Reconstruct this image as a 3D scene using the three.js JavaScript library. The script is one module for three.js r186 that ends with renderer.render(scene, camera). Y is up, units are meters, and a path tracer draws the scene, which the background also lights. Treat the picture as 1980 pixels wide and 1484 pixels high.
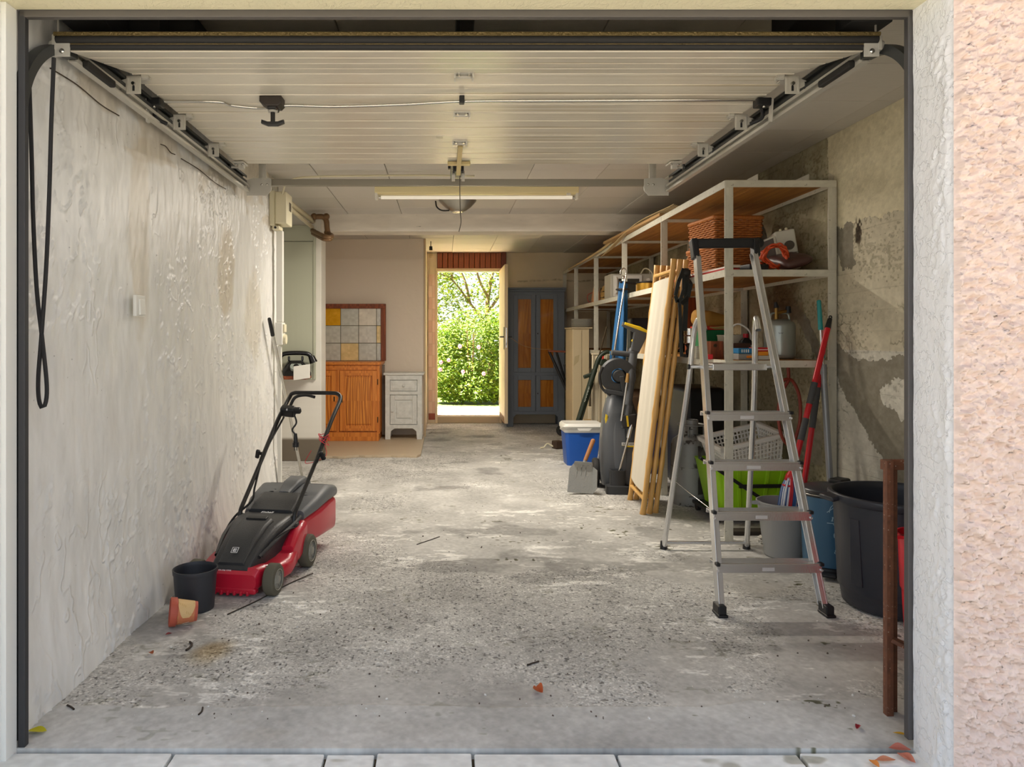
import * as THREE from 'three';
import { RoundedBoxGeometry } from 'three/addons/geometries/RoundedBoxGeometry.js';
import { mergeGeometries, mergeVertices, toCreasedNormals } from 'three/addons/utils/BufferGeometryUtils.js';

// ---------------------------------------------------------------- camera, sky, sun, exposure
const scene = new THREE.Scene();
const CAM = { f: 1400, cx: 860, cy: 655, h: 1.11, z: 1.96 };            // focal length and principal point for a 1980 x 1484 frame
const camera = new THREE.PerspectiveCamera(2 * Math.atan(742 / CAM.f) * 180 / Math.PI, 1980 / 1484, 0.05, 200);
camera.position.set(0, CAM.h, CAM.z);
camera.lookAt(0, CAM.h, -5);
camera.setViewOffset(1980, 1484, 990 - CAM.cx, 742 - CAM.cy, 1980, 1484);
const renderer = new THREE.WebGLRenderer({ antialias: true });
renderer.toneMapping = THREE.LinearToneMapping;
renderer.toneMappingExposure = 1.1;
renderer.shadowMap.enabled = true;
{ // pale summer sky: white haze at the horizon, light blue overhead
  const W = 64, H = 64, d = new Float32Array(W * H * 4);
  for (let j = 0; j < H; j++) {
    const el = Math.max(0, ((j + 0.5) / H - 0.5) * 2), k = Math.pow(el, 0.5);
    const c = [1.25 - 0.65 * k, 1.27 - 0.47 * k, 1.3 - 0.2 * k];
    for (let i = 0; i < W; i++) { const o = (j * W + i) * 4; d[o] = c[0]; d[o + 1] = c[1]; d[o + 2] = c[2]; d[o + 3] = 1; }
  }
  const t = new THREE.DataTexture(d, W, H, THREE.RGBAFormat, THREE.FloatType);
  t.mapping = THREE.EquirectangularReflectionMapping; t.magFilter = THREE.LinearFilter; t.needsUpdate = true;
  scene.background = t; scene.environment = t;
  scene.backgroundIntensity = 0.98; scene.environmentIntensity = 0.98;
}
const sun = new THREE.DirectionalLight(0xfff1dc, 80.0);
sun.position.set(-7, 12, -5.4); sun.target.position.set(0, 0, -3);
sun.name = 'sun'; sun.castShadow = true;
Object.assign(sun.shadow.camera, { left: -14, right: 14, top: 14, bottom: -14, near: 0.1, far: 50 });
sun.shadow.mapSize.set(4096, 4096);
scene.add(sun, sun.target);

// ---------------------------------------------------------------- helpers
const PI = Math.PI, V = (x, y, z) => new THREE.Vector3(x, y, z);
function rngOf(seed) { let s = seed >>> 0; return () => { s = (s + 0x6D2B79F5) >>> 0; let t = s; t = Math.imul(t ^ (t >>> 15), t | 1); t ^= t + Math.imul(t ^ (t >>> 7), t | 61); return ((t ^ (t >>> 14)) >>> 0) / 4294967296; }; }
const rnd = rngOf(20240611);
const rr = (a, b) => a + (b - a) * rnd();
const lerp = (a, b, t) => a + (b - a) * t, clamp = (x, a = 0, b = 1) => Math.min(b, Math.max(a, x));
const smooth = (a, b, x) => { const t = clamp((x - a) / (b - a)); return t * t * (3 - 2 * t); };
// a photo pixel at distance Z from the camera plane -> a point; the distance always comes from what the thing stands on or touches
const P = (px, py, Z) => V((px - CAM.cx) * Z / CAM.f, CAM.h - (py - CAM.cy) * Z / CAM.f, CAM.z - Z);
const floorZ = (py, y = 0) => (CAM.h - y) * CAM.f / (py - CAM.cy);
const F = (px, py, y = 0) => P(px, py, floorZ(py, y));
// noise
const PT = new Float64Array(512 * 512); { const r = rngOf(99); for (let i = 0; i < PT.length; i++) PT[i] = r(); }
function vnoise(x, y) {
  const xf = Math.floor(x), yf = Math.floor(y); let fx = x - xf, fy = y - yf;
  const x0 = xf & 511, x1 = (xf + 1) & 511, y0 = (yf & 511) << 9, y1 = ((yf + 1) & 511) << 9;
  fx = fx * fx * (3 - 2 * fx); fy = fy * fy * (3 - 2 * fy);
  const a = PT[y0 + x0], b = PT[y0 + x1], c = PT[y1 + x0], d = PT[y1 + x1];
  return a + (b - a) * fx + (c - a) * fy + (a - b - c + d) * fx * fy;
}
function pnoise(x, y, per) {                                                                    // tiles every per cells
  const xf = Math.floor(x), yf = Math.floor(y); let fx = x - xf, fy = y - yf;
  const x0 = ((xf % per) + per) % per, x1 = (x0 + 1) % per, yy = ((yf % per) + per) % per, y0 = yy << 9, y1 = ((yy + 1) % per) << 9;
  fx = fx * fx * (3 - 2 * fx); fy = fy * fy * (3 - 2 * fy);
  const a = PT[y0 + x0], b = PT[y0 + x1], c = PT[y1 + x0], d = PT[y1 + x1];
  return a + (b - a) * fx + (c - a) * fy + (a - b - c + d) * fx * fy;
}
function fbm(x, y, oct = 4, per = 0) { let s = 0, a = 1, n = 0; for (let o = 0; o < oct; o++) { s += a * (per && per <= 512 ? pnoise(x, y, per) : vnoise(x, y)); n += a; a *= 0.5; x = x * 2 + 17.3 * (per ? 0 : 1); y *= 2; per *= 2; } return s / n; }
// textures
function tex(w, h, fn, { srgb = true, repeat = null } = {}) {        // fn(u, v, x, y) -> [r, g, b] in 0..1 (sRGB for colour maps) or one number
  const d = new Uint8Array(w * h * 4);
  for (let j = 0; j < h; j++) for (let i = 0; i < w; i++) {
    const c = fn((i + 0.5) / w, (j + 0.5) / h, i, j), o = (j * w + i) * 4;
    if (typeof c === 'number') d[o] = d[o + 1] = d[o + 2] = clamp(c) * 255; else { d[o] = clamp(c[0]) * 255; d[o + 1] = clamp(c[1]) * 255; d[o + 2] = clamp(c[2]) * 255; }
    d[o + 3] = 255;
  }
  const t = new THREE.DataTexture(d, w, h, THREE.RGBAFormat); t.magFilter = t.minFilter = THREE.LinearFilter;
  t.colorSpace = srgb ? THREE.SRGBColorSpace : THREE.NoColorSpace;
  if (repeat) { t.wrapS = t.wrapT = THREE.RepeatWrapping; t.repeat.set(1 / repeat[0], 1 / (repeat[1] ?? repeat[0])); }
  t.needsUpdate = true; return t;
}
function canvasTex(w, h, draw, { srgb = true } = {}) {
  const c = document.createElement('canvas'); c.width = w; c.height = h; draw(c.getContext('2d'), w, h);
  const t = new THREE.CanvasTexture(c); t.colorSpace = srgb ? THREE.SRGBColorSpace : THREE.NoColorSpace; t.magFilter = THREE.LinearFilter; return t;
}
const rgb = (r, g, b) => new THREE.Color().setRGB(r / 255, g / 255, b / 255, THREE.SRGBColorSpace);
const M = {};
function mat(name, color, rough = 0.6, extra = {}) {
  const Cls = Object.keys(extra).some(k => /clearcoat|sheen|transmission|thickness|ior|attenuation|anisotropy|specular/.test(k)) ? THREE.MeshPhysicalMaterial : THREE.MeshStandardMaterial;
  const m = new Cls({ color: color instanceof THREE.Color ? color : rgb(...color), roughness: rough, ...extra }); m.name = name; M[name] = m; return m;
}
// geometry: every helper returns a non-indexed-or-indexed BufferGeometry with uv in metres (box projection)
function uvBox(g) {
  const n = g.attributes.normal, p = g.attributes.position, uv = new Float32Array(p.count * 2);
  for (let i = 0; i < p.count; i++) {
    const ax = Math.abs(n.getX(i)), ay = Math.abs(n.getY(i)), az = Math.abs(n.getZ(i));
    if (ax >= ay && ax >= az) { uv[2 * i] = p.getZ(i); uv[2 * i + 1] = p.getY(i); }
    else if (ay >= az) { uv[2 * i] = p.getX(i); uv[2 * i + 1] = p.getZ(i); }
    else { uv[2 * i] = p.getX(i); uv[2 * i + 1] = p.getY(i); }
  }
  g.setAttribute('uv', new THREE.BufferAttribute(uv, 2)); return g;
}
function place(g, pos = [0, 0, 0], rot) { if (rot) { const e = new THREE.Euler(...rot); g.applyMatrix4(new THREE.Matrix4().makeRotationFromEuler(e)); } g.translate(...(pos.isVector3 ? pos.toArray() : pos)); return g; }
function box(w, h, d, pos, rot) { return place(uvBox(new THREE.BoxGeometry(w, h, d)), pos, rot); }
function rbox(w, h, d, r, pos, rot, seg = 2) { r = Math.min(r, w / 2.01, h / 2.01, d / 2.01); return place(uvBox(new RoundedBoxGeometry(w, h, d, seg, r)), pos, rot); }
// a box given by its corners
const span = (x0, x1, y0, y1, z0, z1, r = 0) => r ? rbox(Math.abs(x1 - x0), Math.abs(y1 - y0), Math.abs(z1 - z0), r, [(x0 + x1) / 2, (y0 + y1) / 2, (z0 + z1) / 2]) : box(Math.abs(x1 - x0), Math.abs(y1 - y0), Math.abs(z1 - z0), [(x0 + x1) / 2, (y0 + y1) / 2, (z0 + z1) / 2]);
function alignTo(g, a, b, up) { // g built along +y, from 0 to its length, moved so that it runs from a towards b
  const d = b.clone().sub(a).normalize();
  if (up) { const x = new THREE.Vector3().crossVectors(d, up).normalize(), z = new THREE.Vector3().crossVectors(x, d).normalize(); g.applyMatrix4(new THREE.Matrix4().makeBasis(x, d, z)); }
  else g.applyQuaternion(new THREE.Quaternion().setFromUnitVectors(V(0, 1, 0), d));
  return g.translate(a.x, a.y, a.z);
}
const asV = (a) => a.isVector3 ? a : V(...a);
function cyl(a, b, r0, r1 = r0, seg = 16, open = false) { a = asV(a); b = asV(b); const L = a.distanceTo(b), g = new THREE.CylinderGeometry(r1, r0, L, seg, 1, open); g.translate(0, L / 2, 0); return alignTo(g, a, b); }
function bar(a, b, w, d, up = V(0, 0, 1), r = 0) { a = asV(a); b = asV(b); const L = a.distanceTo(b), g = r ? rbox(w, L, d, r, [0, L / 2, 0]) : box(w, L, d, [0, L / 2, 0]); return alignTo(g, a, b, up); }
function tube(pts, r, seg = 48, rad = 8, closed = false, tension = 0.5) { const c = new THREE.CatmullRomCurve3(pts.map(asV), closed, 'catmullrom', tension); return new THREE.TubeGeometry(c, seg, r, rad, closed); }
function pipe(pts, r, rad = 10) { // straight runs joined by small bends, with capped ends
  const v = pts.map(asV), path = new THREE.CurvePath();
  let prev = v[0];
  for (let i = 1; i < v.length; i++) {
    if (i < v.length - 1) { const a = v[i].clone().lerp(v[i - 1], Math.min(0.45, 3 * r / v[i].distanceTo(v[i - 1]))), b = v[i].clone().lerp(v[i + 1], Math.min(0.45, 3 * r / v[i].distanceTo(v[i + 1]))); path.add(new THREE.LineCurve3(prev, a)); path.add(new THREE.QuadraticBezierCurve3(a, v[i], b)); prev = b; }
    else path.add(new THREE.LineCurve3(prev, v[i]));
  }
  return new THREE.TubeGeometry(path, Math.max(12, v.length * 12), r, rad, false);
}
function lathe(prof, seg = 32, pos = [0, 0, 0], rot) { return place(new THREE.LatheGeometry(prof.map(p => new THREE.Vector2(p[0], p[1])), seg), pos, rot); }
function sphere(r, pos, s = [1, 1, 1], seg = 20) { const g = new THREE.SphereGeometry(r, seg, Math.max(8, seg * 0.7 | 0)); g.scale(...s); return place(g, pos); }
function torus(R, r, pos, rot, arc = 2 * PI, ts = 40, rs = 8) { return place(new THREE.TorusGeometry(R, r, rs, ts, arc), pos, rot); }
// outline in x,y (metres), thickness along z from 0 to depth
function extrude(pts, depth, bevel = 0, holes = [], curveSegments = 8) {
  const s = pts.isShape ? pts : new THREE.Shape(pts.map(p => new THREE.Vector2(p[0], p[1])));
  for (const h of holes) s.holes.push(h.isPath ? h : new THREE.Path(h.map(p => new THREE.Vector2(p[0], p[1]))));
  const g = new THREE.ExtrudeGeometry(s, { depth: depth - 2 * bevel, bevelEnabled: bevel > 0, bevelThickness: bevel, bevelSize: bevel, bevelOffset: -bevel, bevelSegments: 2, curveSegments });
  g.translate(0, 0, bevel); return uvBox(g);
}
// stacked cross-sections: rings = [[points...], ...] all of the same count; closed at both ends
function loft(rings, cap = true, crease = 0.9) {
  const n = rings[0].length, pos = [], idx = [];
  for (const r of rings) for (const p of r) pos.push(...(p.isVector3 ? p.toArray() : p));
  for (let k = 0; k < rings.length - 1; k++) for (let i = 0; i < n; i++) { const a = k * n + i, b = k * n + (i + 1) % n, c = a + n, d = b + n; idx.push(a, b, d, a, d, c); }
  if (cap) for (const k of [0, rings.length - 1]) { const c = pos.length / 3, ctr = [0, 0, 0]; for (let i = 0; i < n; i++) for (let j = 0; j < 3; j++) ctr[j] += pos[(k * n + i) * 3 + j] / n; pos.push(...ctr); for (let i = 0; i < n; i++) { const a = k * n + i, b = k * n + (i + 1) % n; k ? idx.push(a, b, c) : idx.push(b, a, c); } }
  let g = new THREE.BufferGeometry(); g.setAttribute('position', new THREE.Float32BufferAttribute(pos, 3)); g.setIndex(idx);
  g = toCreasedNormals(g, crease); return uvBox(g);
}
// a rounded-rectangle ring in the x,z plane at height y
function ring(y, w, d, r, n = 6, cx = 0, cz = 0) { const o = []; const c = [[1, 1], [-1, 1], [-1, -1], [1, -1]]; for (let q = 0; q < 4; q++) for (let k = 0; k <= n; k++) { const a = (q + k / n) * PI / 2; o.push([cx + c[q][0] * (w / 2 - r) + Math.cos(a) * r, y, cz + c[q][1] * (d / 2 - r) + Math.sin(a) * r]); } return o; }
function flipX(g, s) { if (s > 0) return g; g.applyMatrix4(new THREE.Matrix4().makeScale(-1, 1, 1)); if (g.index) { const x = g.index.array; for (let i = 0; i < x.length; i += 3) { const t = x[i]; x[i] = x[i + 1]; x[i + 1] = t; } } else for (const k of Object.keys(g.attributes)) { const a = g.attributes[k], n = a.itemSize, q = a.array; for (let i = 0; i < a.count; i += 3) for (let j = 0; j < n; j++) { const u = (i * n) + j, v = u + n, t = q[u]; q[u] = q[v]; q[v] = t; } } return g; }
function merged(list) { if (!Array.isArray(list)) return list; if (list.length === 1) return list[0]; return mergeGeometries(list.map(g => { const n = g.index ? g.toNonIndexed() : g; for (const k of Object.keys(n.attributes)) if (!['position', 'normal', 'uv'].includes(k)) n.deleteAttribute(k); if (!n.attributes.uv) uvBox(n); return n; })); }
// ---------------------------------------------------------------- things, parts, setting
const taken = {};
function numbered(n) { if (!(n in taken)) { taken[n] = 0; return n; } taken[n]++; return n + '_' + String(taken[n]).padStart(3, '0'); }
function tag(o, label, category, group) { o.userData.label = label; o.userData.category = category; if (group) o.userData.group = group; return o; }
function shade(o) { o.traverse(m => { if (m.isMesh) { m.castShadow = true; m.receiveShadow = true; } }); return o; }
// a thing whose parts are given in room coordinates: the Group stands at the base, the parts are moved back by as much
function thing(name, label, category, base = [0, 0, 0], group) { const o = new THREE.Group(); o.name = numbered(name); o.position.copy(asV(base)); o.userData.world = true; tag(o, label, category, group); scene.add(o); return o; }
// a thing whose parts are given in its own axes
function own(name, label, category, pos, turn = 0, group) { const o = new THREE.Group(); o.name = numbered(name); o.position.copy(asV(pos)); if (Array.isArray(turn)) o.rotation.set(...turn); else o.rotation.y = turn; tag(o, label, category, group); scene.add(o); return o; }
function part(parent, name, geos, m, label) { const o = new THREE.Mesh(merged(geos), m); o.name = name; o.castShadow = o.receiveShadow = true; if (parent.userData.world) o.position.copy(parent.position).negate(); if (label) o.userData.label = label; parent.add(o); return o; }
function parts(parent, name, list, m, label) { return list.map(g => part(parent, name, g, m, label)); }
function solo(name, label, category, geos, m, group) { const g = merged(geos); g.computeBoundingBox(); const b = g.boundingBox, c = V((b.min.x + b.max.x) / 2, b.min.y, (b.min.z + b.max.z) / 2); g.translate(-c.x, -c.y, -c.z); const o = new THREE.Mesh(g, m); o.name = numbered(name); o.position.copy(c); o.castShadow = o.receiveShadow = true; tag(o, label, category, group); scene.add(o); return o; }
function struct(name, geos, m, label, category) { const o = new THREE.Mesh(merged(geos), m); o.name = name; taken[name] ??= 0; o.castShadow = o.receiveShadow = true; o.userData.kind = 'structure'; if (label) o.userData.label = label; if (category) o.userData.category = category; scene.add(o); return o; }
function copyOf(root, pos, turn, label) { const r = root.clone(); r.name = numbered(root.name.replace(/_\d{3}$/, '')); if (pos) r.position.copy(asV(pos)); if (turn !== undefined) r.rotation.y = turn; r.userData = { ...root.userData }; if (label) r.userData.label = label; scene.add(r); return r; }
// ---------------------------------------------------------------- the setting
const XL = -1.2, XR = 2.15, CEIL = 2.25, OX0 = -1.154, OX1 = 1.268, OTOP = 2.0, REV = 0.16;   // left wall, right wall, ceiling, opening, reveal depth
const zOf = (Z) => CAM.z - Z, ZB = zOf(9.5), ZALC = zOf(5.2), ZPIL = zOf(6.55), ZPIL2 = zOf(6.8), ZPART = zOf(8.2);
const mix3 = (c, r, g, b, t) => { if (t) { c[0] += (r - c[0]) * t; c[1] += (g - c[1]) * t; c[2] += (b - c[2]) * t; } };
// a displaced wall sheet: origin + u*U + v*Vv, moved along n by fn(u, v) metres, closed to a slab by a back box elsewhere
function sheet(o, U, Vv, n, nu, nv, fn) {
  const g = new THREE.PlaneGeometry(1, 1, nu, nv), p = g.attributes.position, uv = g.attributes.uv, lu = U.length(), lv = Vv.length(), q = V(0, 0, 0);
  for (let i = 0; i < p.count; i++) {
    const u = uv.getX(i), v = uv.getY(i), h = fn(u * lu, v * lv);
    q.copy(o).addScaledVector(U, u).addScaledVector(Vv, v).addScaledVector(n, h);
    p.setXYZ(i, q.x, q.y, q.z); uv.setXY(i, u, v);
  }
  if (new THREE.Vector3().crossVectors(U, Vv).dot(n) < 0) { const x = g.index.array; for (let i = 0; i < x.length; i += 3) { const t = x[i]; x[i] = x[i + 1]; x[i + 1] = t; } }
  g.computeVertexNormals(); return g;
}
// --- floor: worn concrete of one colour, with patches of bare stones, scuffs and stains
const FX0 = -1.85, FX1 = 2.25;
function floorLook(x, z) {           // world metres -> [colour, height 0..1]
  const wob = 0.05 * (fbm(x * 3 + 9, z * 3, 3) - 0.5) + 0.02 * (vnoise(x * 14, z * 14) - 0.5);
  const strip = smooth(-0.235, -0.225, z + wob + (x > 0.65 ? (x - 0.65) * 0.06 : 0));                 // smooth mortar strip along the gate
  const big = fbm(x * 1.1 + 20, z * 1.1 + 5, 4), mid = fbm(x * 4.3, z * 4.3 + 40, 4), fine = fbm(x * 60, z * 60, 3);
  const trodden = smooth(0.47, 0.55, fbm(x * 1.5 + 60, z * 1.5 + 30, 5));                             // where the stones are rubbed smooth
  let c = [181, 179, 174];
  const right = smooth(0.52, 0.6, fbm(x * 0.9 + 14, z * 0.9 + 3, 3));
  let t = (big - 0.5) * 46 + (mid - 0.5) * 52 + (fine - 0.5) * 34;
  let h = 0.5 + (mid - 0.5) * 0.3 + (fine - 0.5) * 0.15;
  // bare stones
  const bare = (1 - strip) * smooth(0.42, 0.6, fbm(x * 1.7 + 3, z * 1.7 + 8, 3) + 0.1 - right * 0.16 - trodden * 0.1);
  const st = vnoise(x * 150, z * 150), st2 = vnoise(x * 100 + 31, z * 100 + 7), st3 = vnoise(x * 190 + 3, z * 190);
  if (bare > 0) {
    if (st2 > 0.8) { t -= 70 * bare * smooth(0.8, 0.9, st2); h -= 0.2 * bare; }
    if (st > 0.78) { t -= 46 * bare * smooth(0.78, 0.88, st); h -= 0.15 * bare; }
    if (st3 < 0.3) { t += 34 * bare; h += 0.12 * bare; }
  }
  // white scuffs and lime
  const sc = fbm(x * 17 + 4 * mid, z * 44 + 90, 3) * fbm(x * 4 + 70, z * 6, 4), w = 0.85 * smooth(0.33, 0.46, sc + 0.16 * (vnoise(x * 90, z * 150) - 0.5)) * (1 - strip) * (0.35 + 0.65 * smooth(0.45, 0.6, big));
  t += 50 * w; h += 0.1 * w;
  // dark damp spots and grit
  const dk = smooth(0.66, 0.74, fbm(x * 2.4 + 50, z * 3.2 + 11, 4)); t -= 30 * dk;
  const grit = vnoise(x * 45 + 11, z * 70) * vnoise(x * 7, z * 12 + 30), gr = smooth(0.58, 0.7, grit) * (0.3 + right); t -= 70 * gr;
    // mossy ochre stain and rusty strip
  const stain = smooth(0.1, 0.02, Math.hypot((x + 0.83), (z + 0.62) * 0.8) + (mid - 0.5) * 0.12) + 0.5 * strip * smooth(0.62, 0.72, fbm(x * 2 + 2, z * 9, 3)) * smooth(0.2, -0.6, x);
  mix3(c, 176, 154, 116, clamp(stain) * 0.7);
  if (strip > 0) { mix3(c, 190, 190, 187, strip * 0.8); h += 0.25 * strip; }
  return [(c[0] + t) / 255, (c[1] + t) / 255, (c[2] + t * 0.98 - 14 * gr) / 255, clamp(h)];
}
function floorPart(name, x0, x1, z0, z1, w, h) {
  const cache = new Float32Array(w * h), cm = tex(w, h, (u, v, i, j) => { const r = floorLook(lerp(x0, x1, u), lerp(z1, z0, v)); cache[j * w + i] = r[3]; return r; });
  const bm = tex(w, h, (u, v, i, j) => cache[j * w + i], { srgb: false });
  const m = mat(name + '_concrete', [255, 255, 255], 0.82, { map: cm, bumpMap: bm, bumpScale: 0.006 });
  const g = new THREE.BoxGeometry(x1 - x0, 0.2, z0 - z1); const uv = g.attributes.uv, p = g.attributes.position;
  for (let i = 0; i < p.count; i++) uv.setXY(i, p.getX(i) / (x1 - x0) + 0.5, 0.5 + p.getZ(i) / (z0 - z1));
  g.translate((x0 + x1) / 2, -0.1, (z0 + z1) / 2);
  return struct(name, g, m);
}
floorPart('floor', FX0, FX1, 0.0, -2.6, 1792, 1136);
floorPart('floor_rear', FX0, FX1, -2.6, ZB - 0.05, 896, 1094);
// raised tiled platform under the two cabinets
M_beige: { mat('screed', [186, 168, 142], 0.55, { bumpMap: tex(256, 256, (u, v) => fbm(u * 8, v * 8, 4, 8), { srgb: false, repeat: [0.8] }), bumpScale: 0.002 }); }
{ const pts = [[-1.3, -7.4], [-0.225, -7.4], [-0.225, zOf(6.83)]]; const r = rngOf(5); for (let x = -0.26; x > -1.28; x -= 0.06) pts.push([x, zOf(6.70) - (x < -0.9 ? 0.0 : 0.06) + r() * 0.035]); pts.push([-1.3, zOf(6.62)]);
  const g = extrude(pts.map(([x, z]) => [x, -z]), 0.022, 0.003); g.rotateX(-PI / 2); struct('floor_platform', uvBox(g), M.screed); }
// --- left wall: thick brushed plaster in white paint
function plasterH(u, v) { // u along depth, v up
  const s = fbm(u * 7 + 3, v * 3.2, 4), streak = fbm(u * 30, v * 9 + 2, 4), ridge = Math.abs(fbm(u * 22 + 4 * s, v * 10 + 7, 3) - 0.5);
  return 0.010 * (fbm(u * 0.9, v * 0.8 + 3, 2) - 0.5) + 0.009 * (s - 0.5) + 0.007 * (streak - 0.5) + 0.007 * smooth(0.035, 0.0, ridge) * smooth(0.45, 0.62, fbm(u * 3 + 40, v * 2.2, 3));
}
{
  const L = 3.24, W = 1024, H = 672;
  const spot = (u, v, cu, cv, ru, rv) => smooth(1.1, 0.7, Math.hypot((u - cu) / ru, (v - cv) / rv) + 0.5 * (fbm(u * 9 + cu, v * 9, 3) - 0.5));
  const cm = tex(W, H, (uu, vv) => {
    const u = uu * L, v = vv * CEIL;                                                     // depth from the gate, height
    let c = [229, 228, 224]; const n = fbm(u * 2.2 + 4, v * 1.3, 4), f = fbm(u * 26, v * 8, 3);
    const tan = clamp(spot(u, v, 2.02, 1.48, 0.16, 0.28) + 0.7 * spot(u, v, 0.9, 1.55, 0.10, 0.45) + 0.6 * spot(u, v, 2.6, 1.25, 0.2, 0.3) + 0.8 * smooth(1.83, 1.86, v + (n - 0.5) * 0.12) * smooth(0.45, 0.55, fbm(u * 3, v * 8 + 3, 3)));
    mix3(c, 190, 172, 142, tan * 0.45);
    const t = (n - 0.5) * 20 + (f - 0.5) * 26;
    if (vnoise(u * 70, v * 70) > 0.985) return c.map(a => (a - 60) / 255);
    return c.map(a => (a + t) / 255);
  });
  const bm = tex(1024, 1024, (u, v) => 0.5 * fbm(u * 70, v * 26, 4) + 0.5 * smooth(0.05, 0, Math.abs(fbm(u * 44, v * 17, 3) - 0.5)) * smooth(0.4, 0.6, fbm(u * 12, v * 6, 2)), { srgb: false });
  const m = mat('white_plaster', [255, 255, 255], 0.42, { map: cm, bumpMap: bm, bumpScale: 0.006 });
  const g = sheet(V(XL, 0, 0), V(0, 0, -L), V(0, CEIL, 0), V(1, 0, 0), 420, 280, (u, v) => plasterH(u, v) + 0.034 * smooth(0.35, 0, v) * (0.6 + 0.4 * vnoise(u * 5, 3)) );
  struct('wall_left', [g], m);
  struct('wall_left_core', [span(XL - 0.28, XL - 0.012, 0, CEIL, ZALC, 0), box(0.02, CEIL, 0.012, [XL - 0.002, CEIL / 2, ZALC + 0.004])], mat('plain_plaster', [222, 219, 212], 0.7));
  // cracks along the old ceiling line
  const dark = mat('crack', [70, 58, 44], 0.9);
  const crackAt = (a, b) => tube([a, a.clone().lerp(b, 0.35).add(V(0, 0.006, 0)), a.clone().lerp(b, 0.7).add(V(0, -0.005, 0)), b].map(p => V(XL + 0.008, p.y, p.z)), 0.0022, 20, 5);
  const onWall = (px, py) => { const Z = XL * CAM.f / (px - CAM.cx); return P(px, py, Z); };
  struct('wall_left_crack', [crackAt(onWall(92, 132), onWall(226, 224)), crackAt(onWall(307, 279), onWall(335, 299)), crackAt(onWall(347, 307), onWall(434, 366))], dark);
}
// --- alcove, pillar, beam
{
  const ap = M.plain_plaster;
  struct('wall_alcove', [span(-1.85, -1.62, 0, CEIL, ZPIL2, ZALC - 0.0), span(-1.62, XL - 0.28, 0, CEIL, ZALC - 0.001, ZALC + 0.1)], ap);
  const lowDirt = tex(256, 256, (u, v) => { const d = smooth(0.075, 0.06, v + 0.13 * (fbm(u * 9, v * 9, 5) - 0.5)); const n = fbm(u * 12, v * 12, 4), hole = vnoise(u * 22, v * 40) > 0.93 && v < 0.55; return [224, 220, 210].map((a, k) => (lerp(a + (n - 0.5) * 20, [112, 102, 88][k], d) - (hole ? 90 : 0)) / 255); });
  const pm = mat('pillar_plaster', [255, 255, 255], 0.75, { map: lowDirt });
  const pg = span(-1.85, -1.118, 0, CEIL, ZPIL2, ZPIL, 0.006); { const p = pg.attributes.position, uv = pg.attributes.uv; for (let i = 0; i < p.count; i++) uv.setXY(i, p.getX(i) + p.getZ(i), p.getY(i) / CEIL); }
  struct('wall_pillar', pg, pm);
  const bt = tex(512, 128, (u, v) => { const n = fbm(u * 20, v * 5, 4); return [226, 218, 206].map(a => (a + (n - 0.5) * 26 - (vnoise(u * 90, v * 14) > 0.985 ? 80 : 0)) / 255); }, { repeat: [1, 1] });
  const bg = span(-1.12, XR, 2.08, CEIL, ZPIL2, ZPIL, 0.008); { const p = bg.attributes.position, uv = bg.attributes.uv; for (let i = 0; i < p.count; i++) uv.setXY(i, (p.getX(i) + 1.2) / 3.4, (p.getY(i) - 2.06) / 0.2 + p.getZ(i) * 2); }
  struct('wall_beam', bg, mat('beam_plaster', [255, 255, 255], 0.8, { map: bt, bumpMap: bt, bumpScale: 0.003 }));
}
// --- niche behind the cabinets, corridor, back wall
{
  const wp = mat('pale_wall', [234, 220, 202], 0.75, { bumpMap: tex(256, 256, (u, v) => fbm(u * 24, v * 24, 3, 24), { srgb: false, repeat: [1.2] }), bumpScale: 0.0015 });
  struct('wall_partition', [span(-1.62, -0.235, 0, CEIL, ZPART - 0.06, ZPART), span(-1.62, -1.5, 0, CEIL, ZPART, ZPIL2)], wp);
  struct('trim_1', span(-0.237, -0.215, 0, CEIL, ZPART - 0.07, ZPART + 0.02, 0.002), mat('trim_paint', [202, 176, 140], 0.5));
  struct('wall_corridor', span(-0.36, -0.235, 0, CEIL, ZB - 0.2, ZPART - 0.06), wp);
  const dirty = tex(512, 512, (u, v) => { const x = u * 2.6 - 0.3, y = v * CEIL, n = fbm(x * 3, y * 3 + 4, 4), cr = Math.abs(y - 1.87 - 0.05 * (fbm(x * 4, 2, 3) - 0.5)) < 0.012 && x > 0.95; const d = smooth(0.5, 0.75, fbm(x * 1.6 + 8, y * 2, 4)); return [222, 206, 178].map((a, k) => (lerp(a, [170, 148, 116][k], d * 0.7) + (n - 0.5) * 30 - (cr ? 60 * vnoise(x * 40, y * 40) : 0)) / 255); });
  const bw = mat('back_plaster', [255, 255, 255], 0.8, { map: dirty, bumpMap: dirty, bumpScale: 0.004 });
  const setUV = (g) => { const p = g.attributes.position, uv = g.attributes.uv; for (let i = 0; i < p.count; i++) uv.setXY(i, (p.getX(i) + 0.3) / 2.6, p.getY(i) / CEIL); return g; };
  // opening x -0.095 .. 0.72, y 0.085 .. 2.0
  struct('wall_back', [setUV(span(-0.36, -0.1, 0, CEIL, ZB - 0.24, ZB)), setUV(span(0.735, XR, 0, CEIL, ZB - 0.24, ZB)), setUV(span(-0.1, 0.735, 2.0, CEIL, ZB - 0.24, ZB))], bw);
  struct('trim_2', [span(-0.1, 0.735, 0, 0.085, ZB - 0.3, ZB + 0.01, 0.006)], mat('door_sill', [176, 160, 136], 0.8, { bumpMap: tex(128, 128, (u, v) => fbm(u * 10, v * 10, 3, 10), { srgb: false, repeat: [0.5] }), bumpScale: 0.004 }));
}
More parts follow.
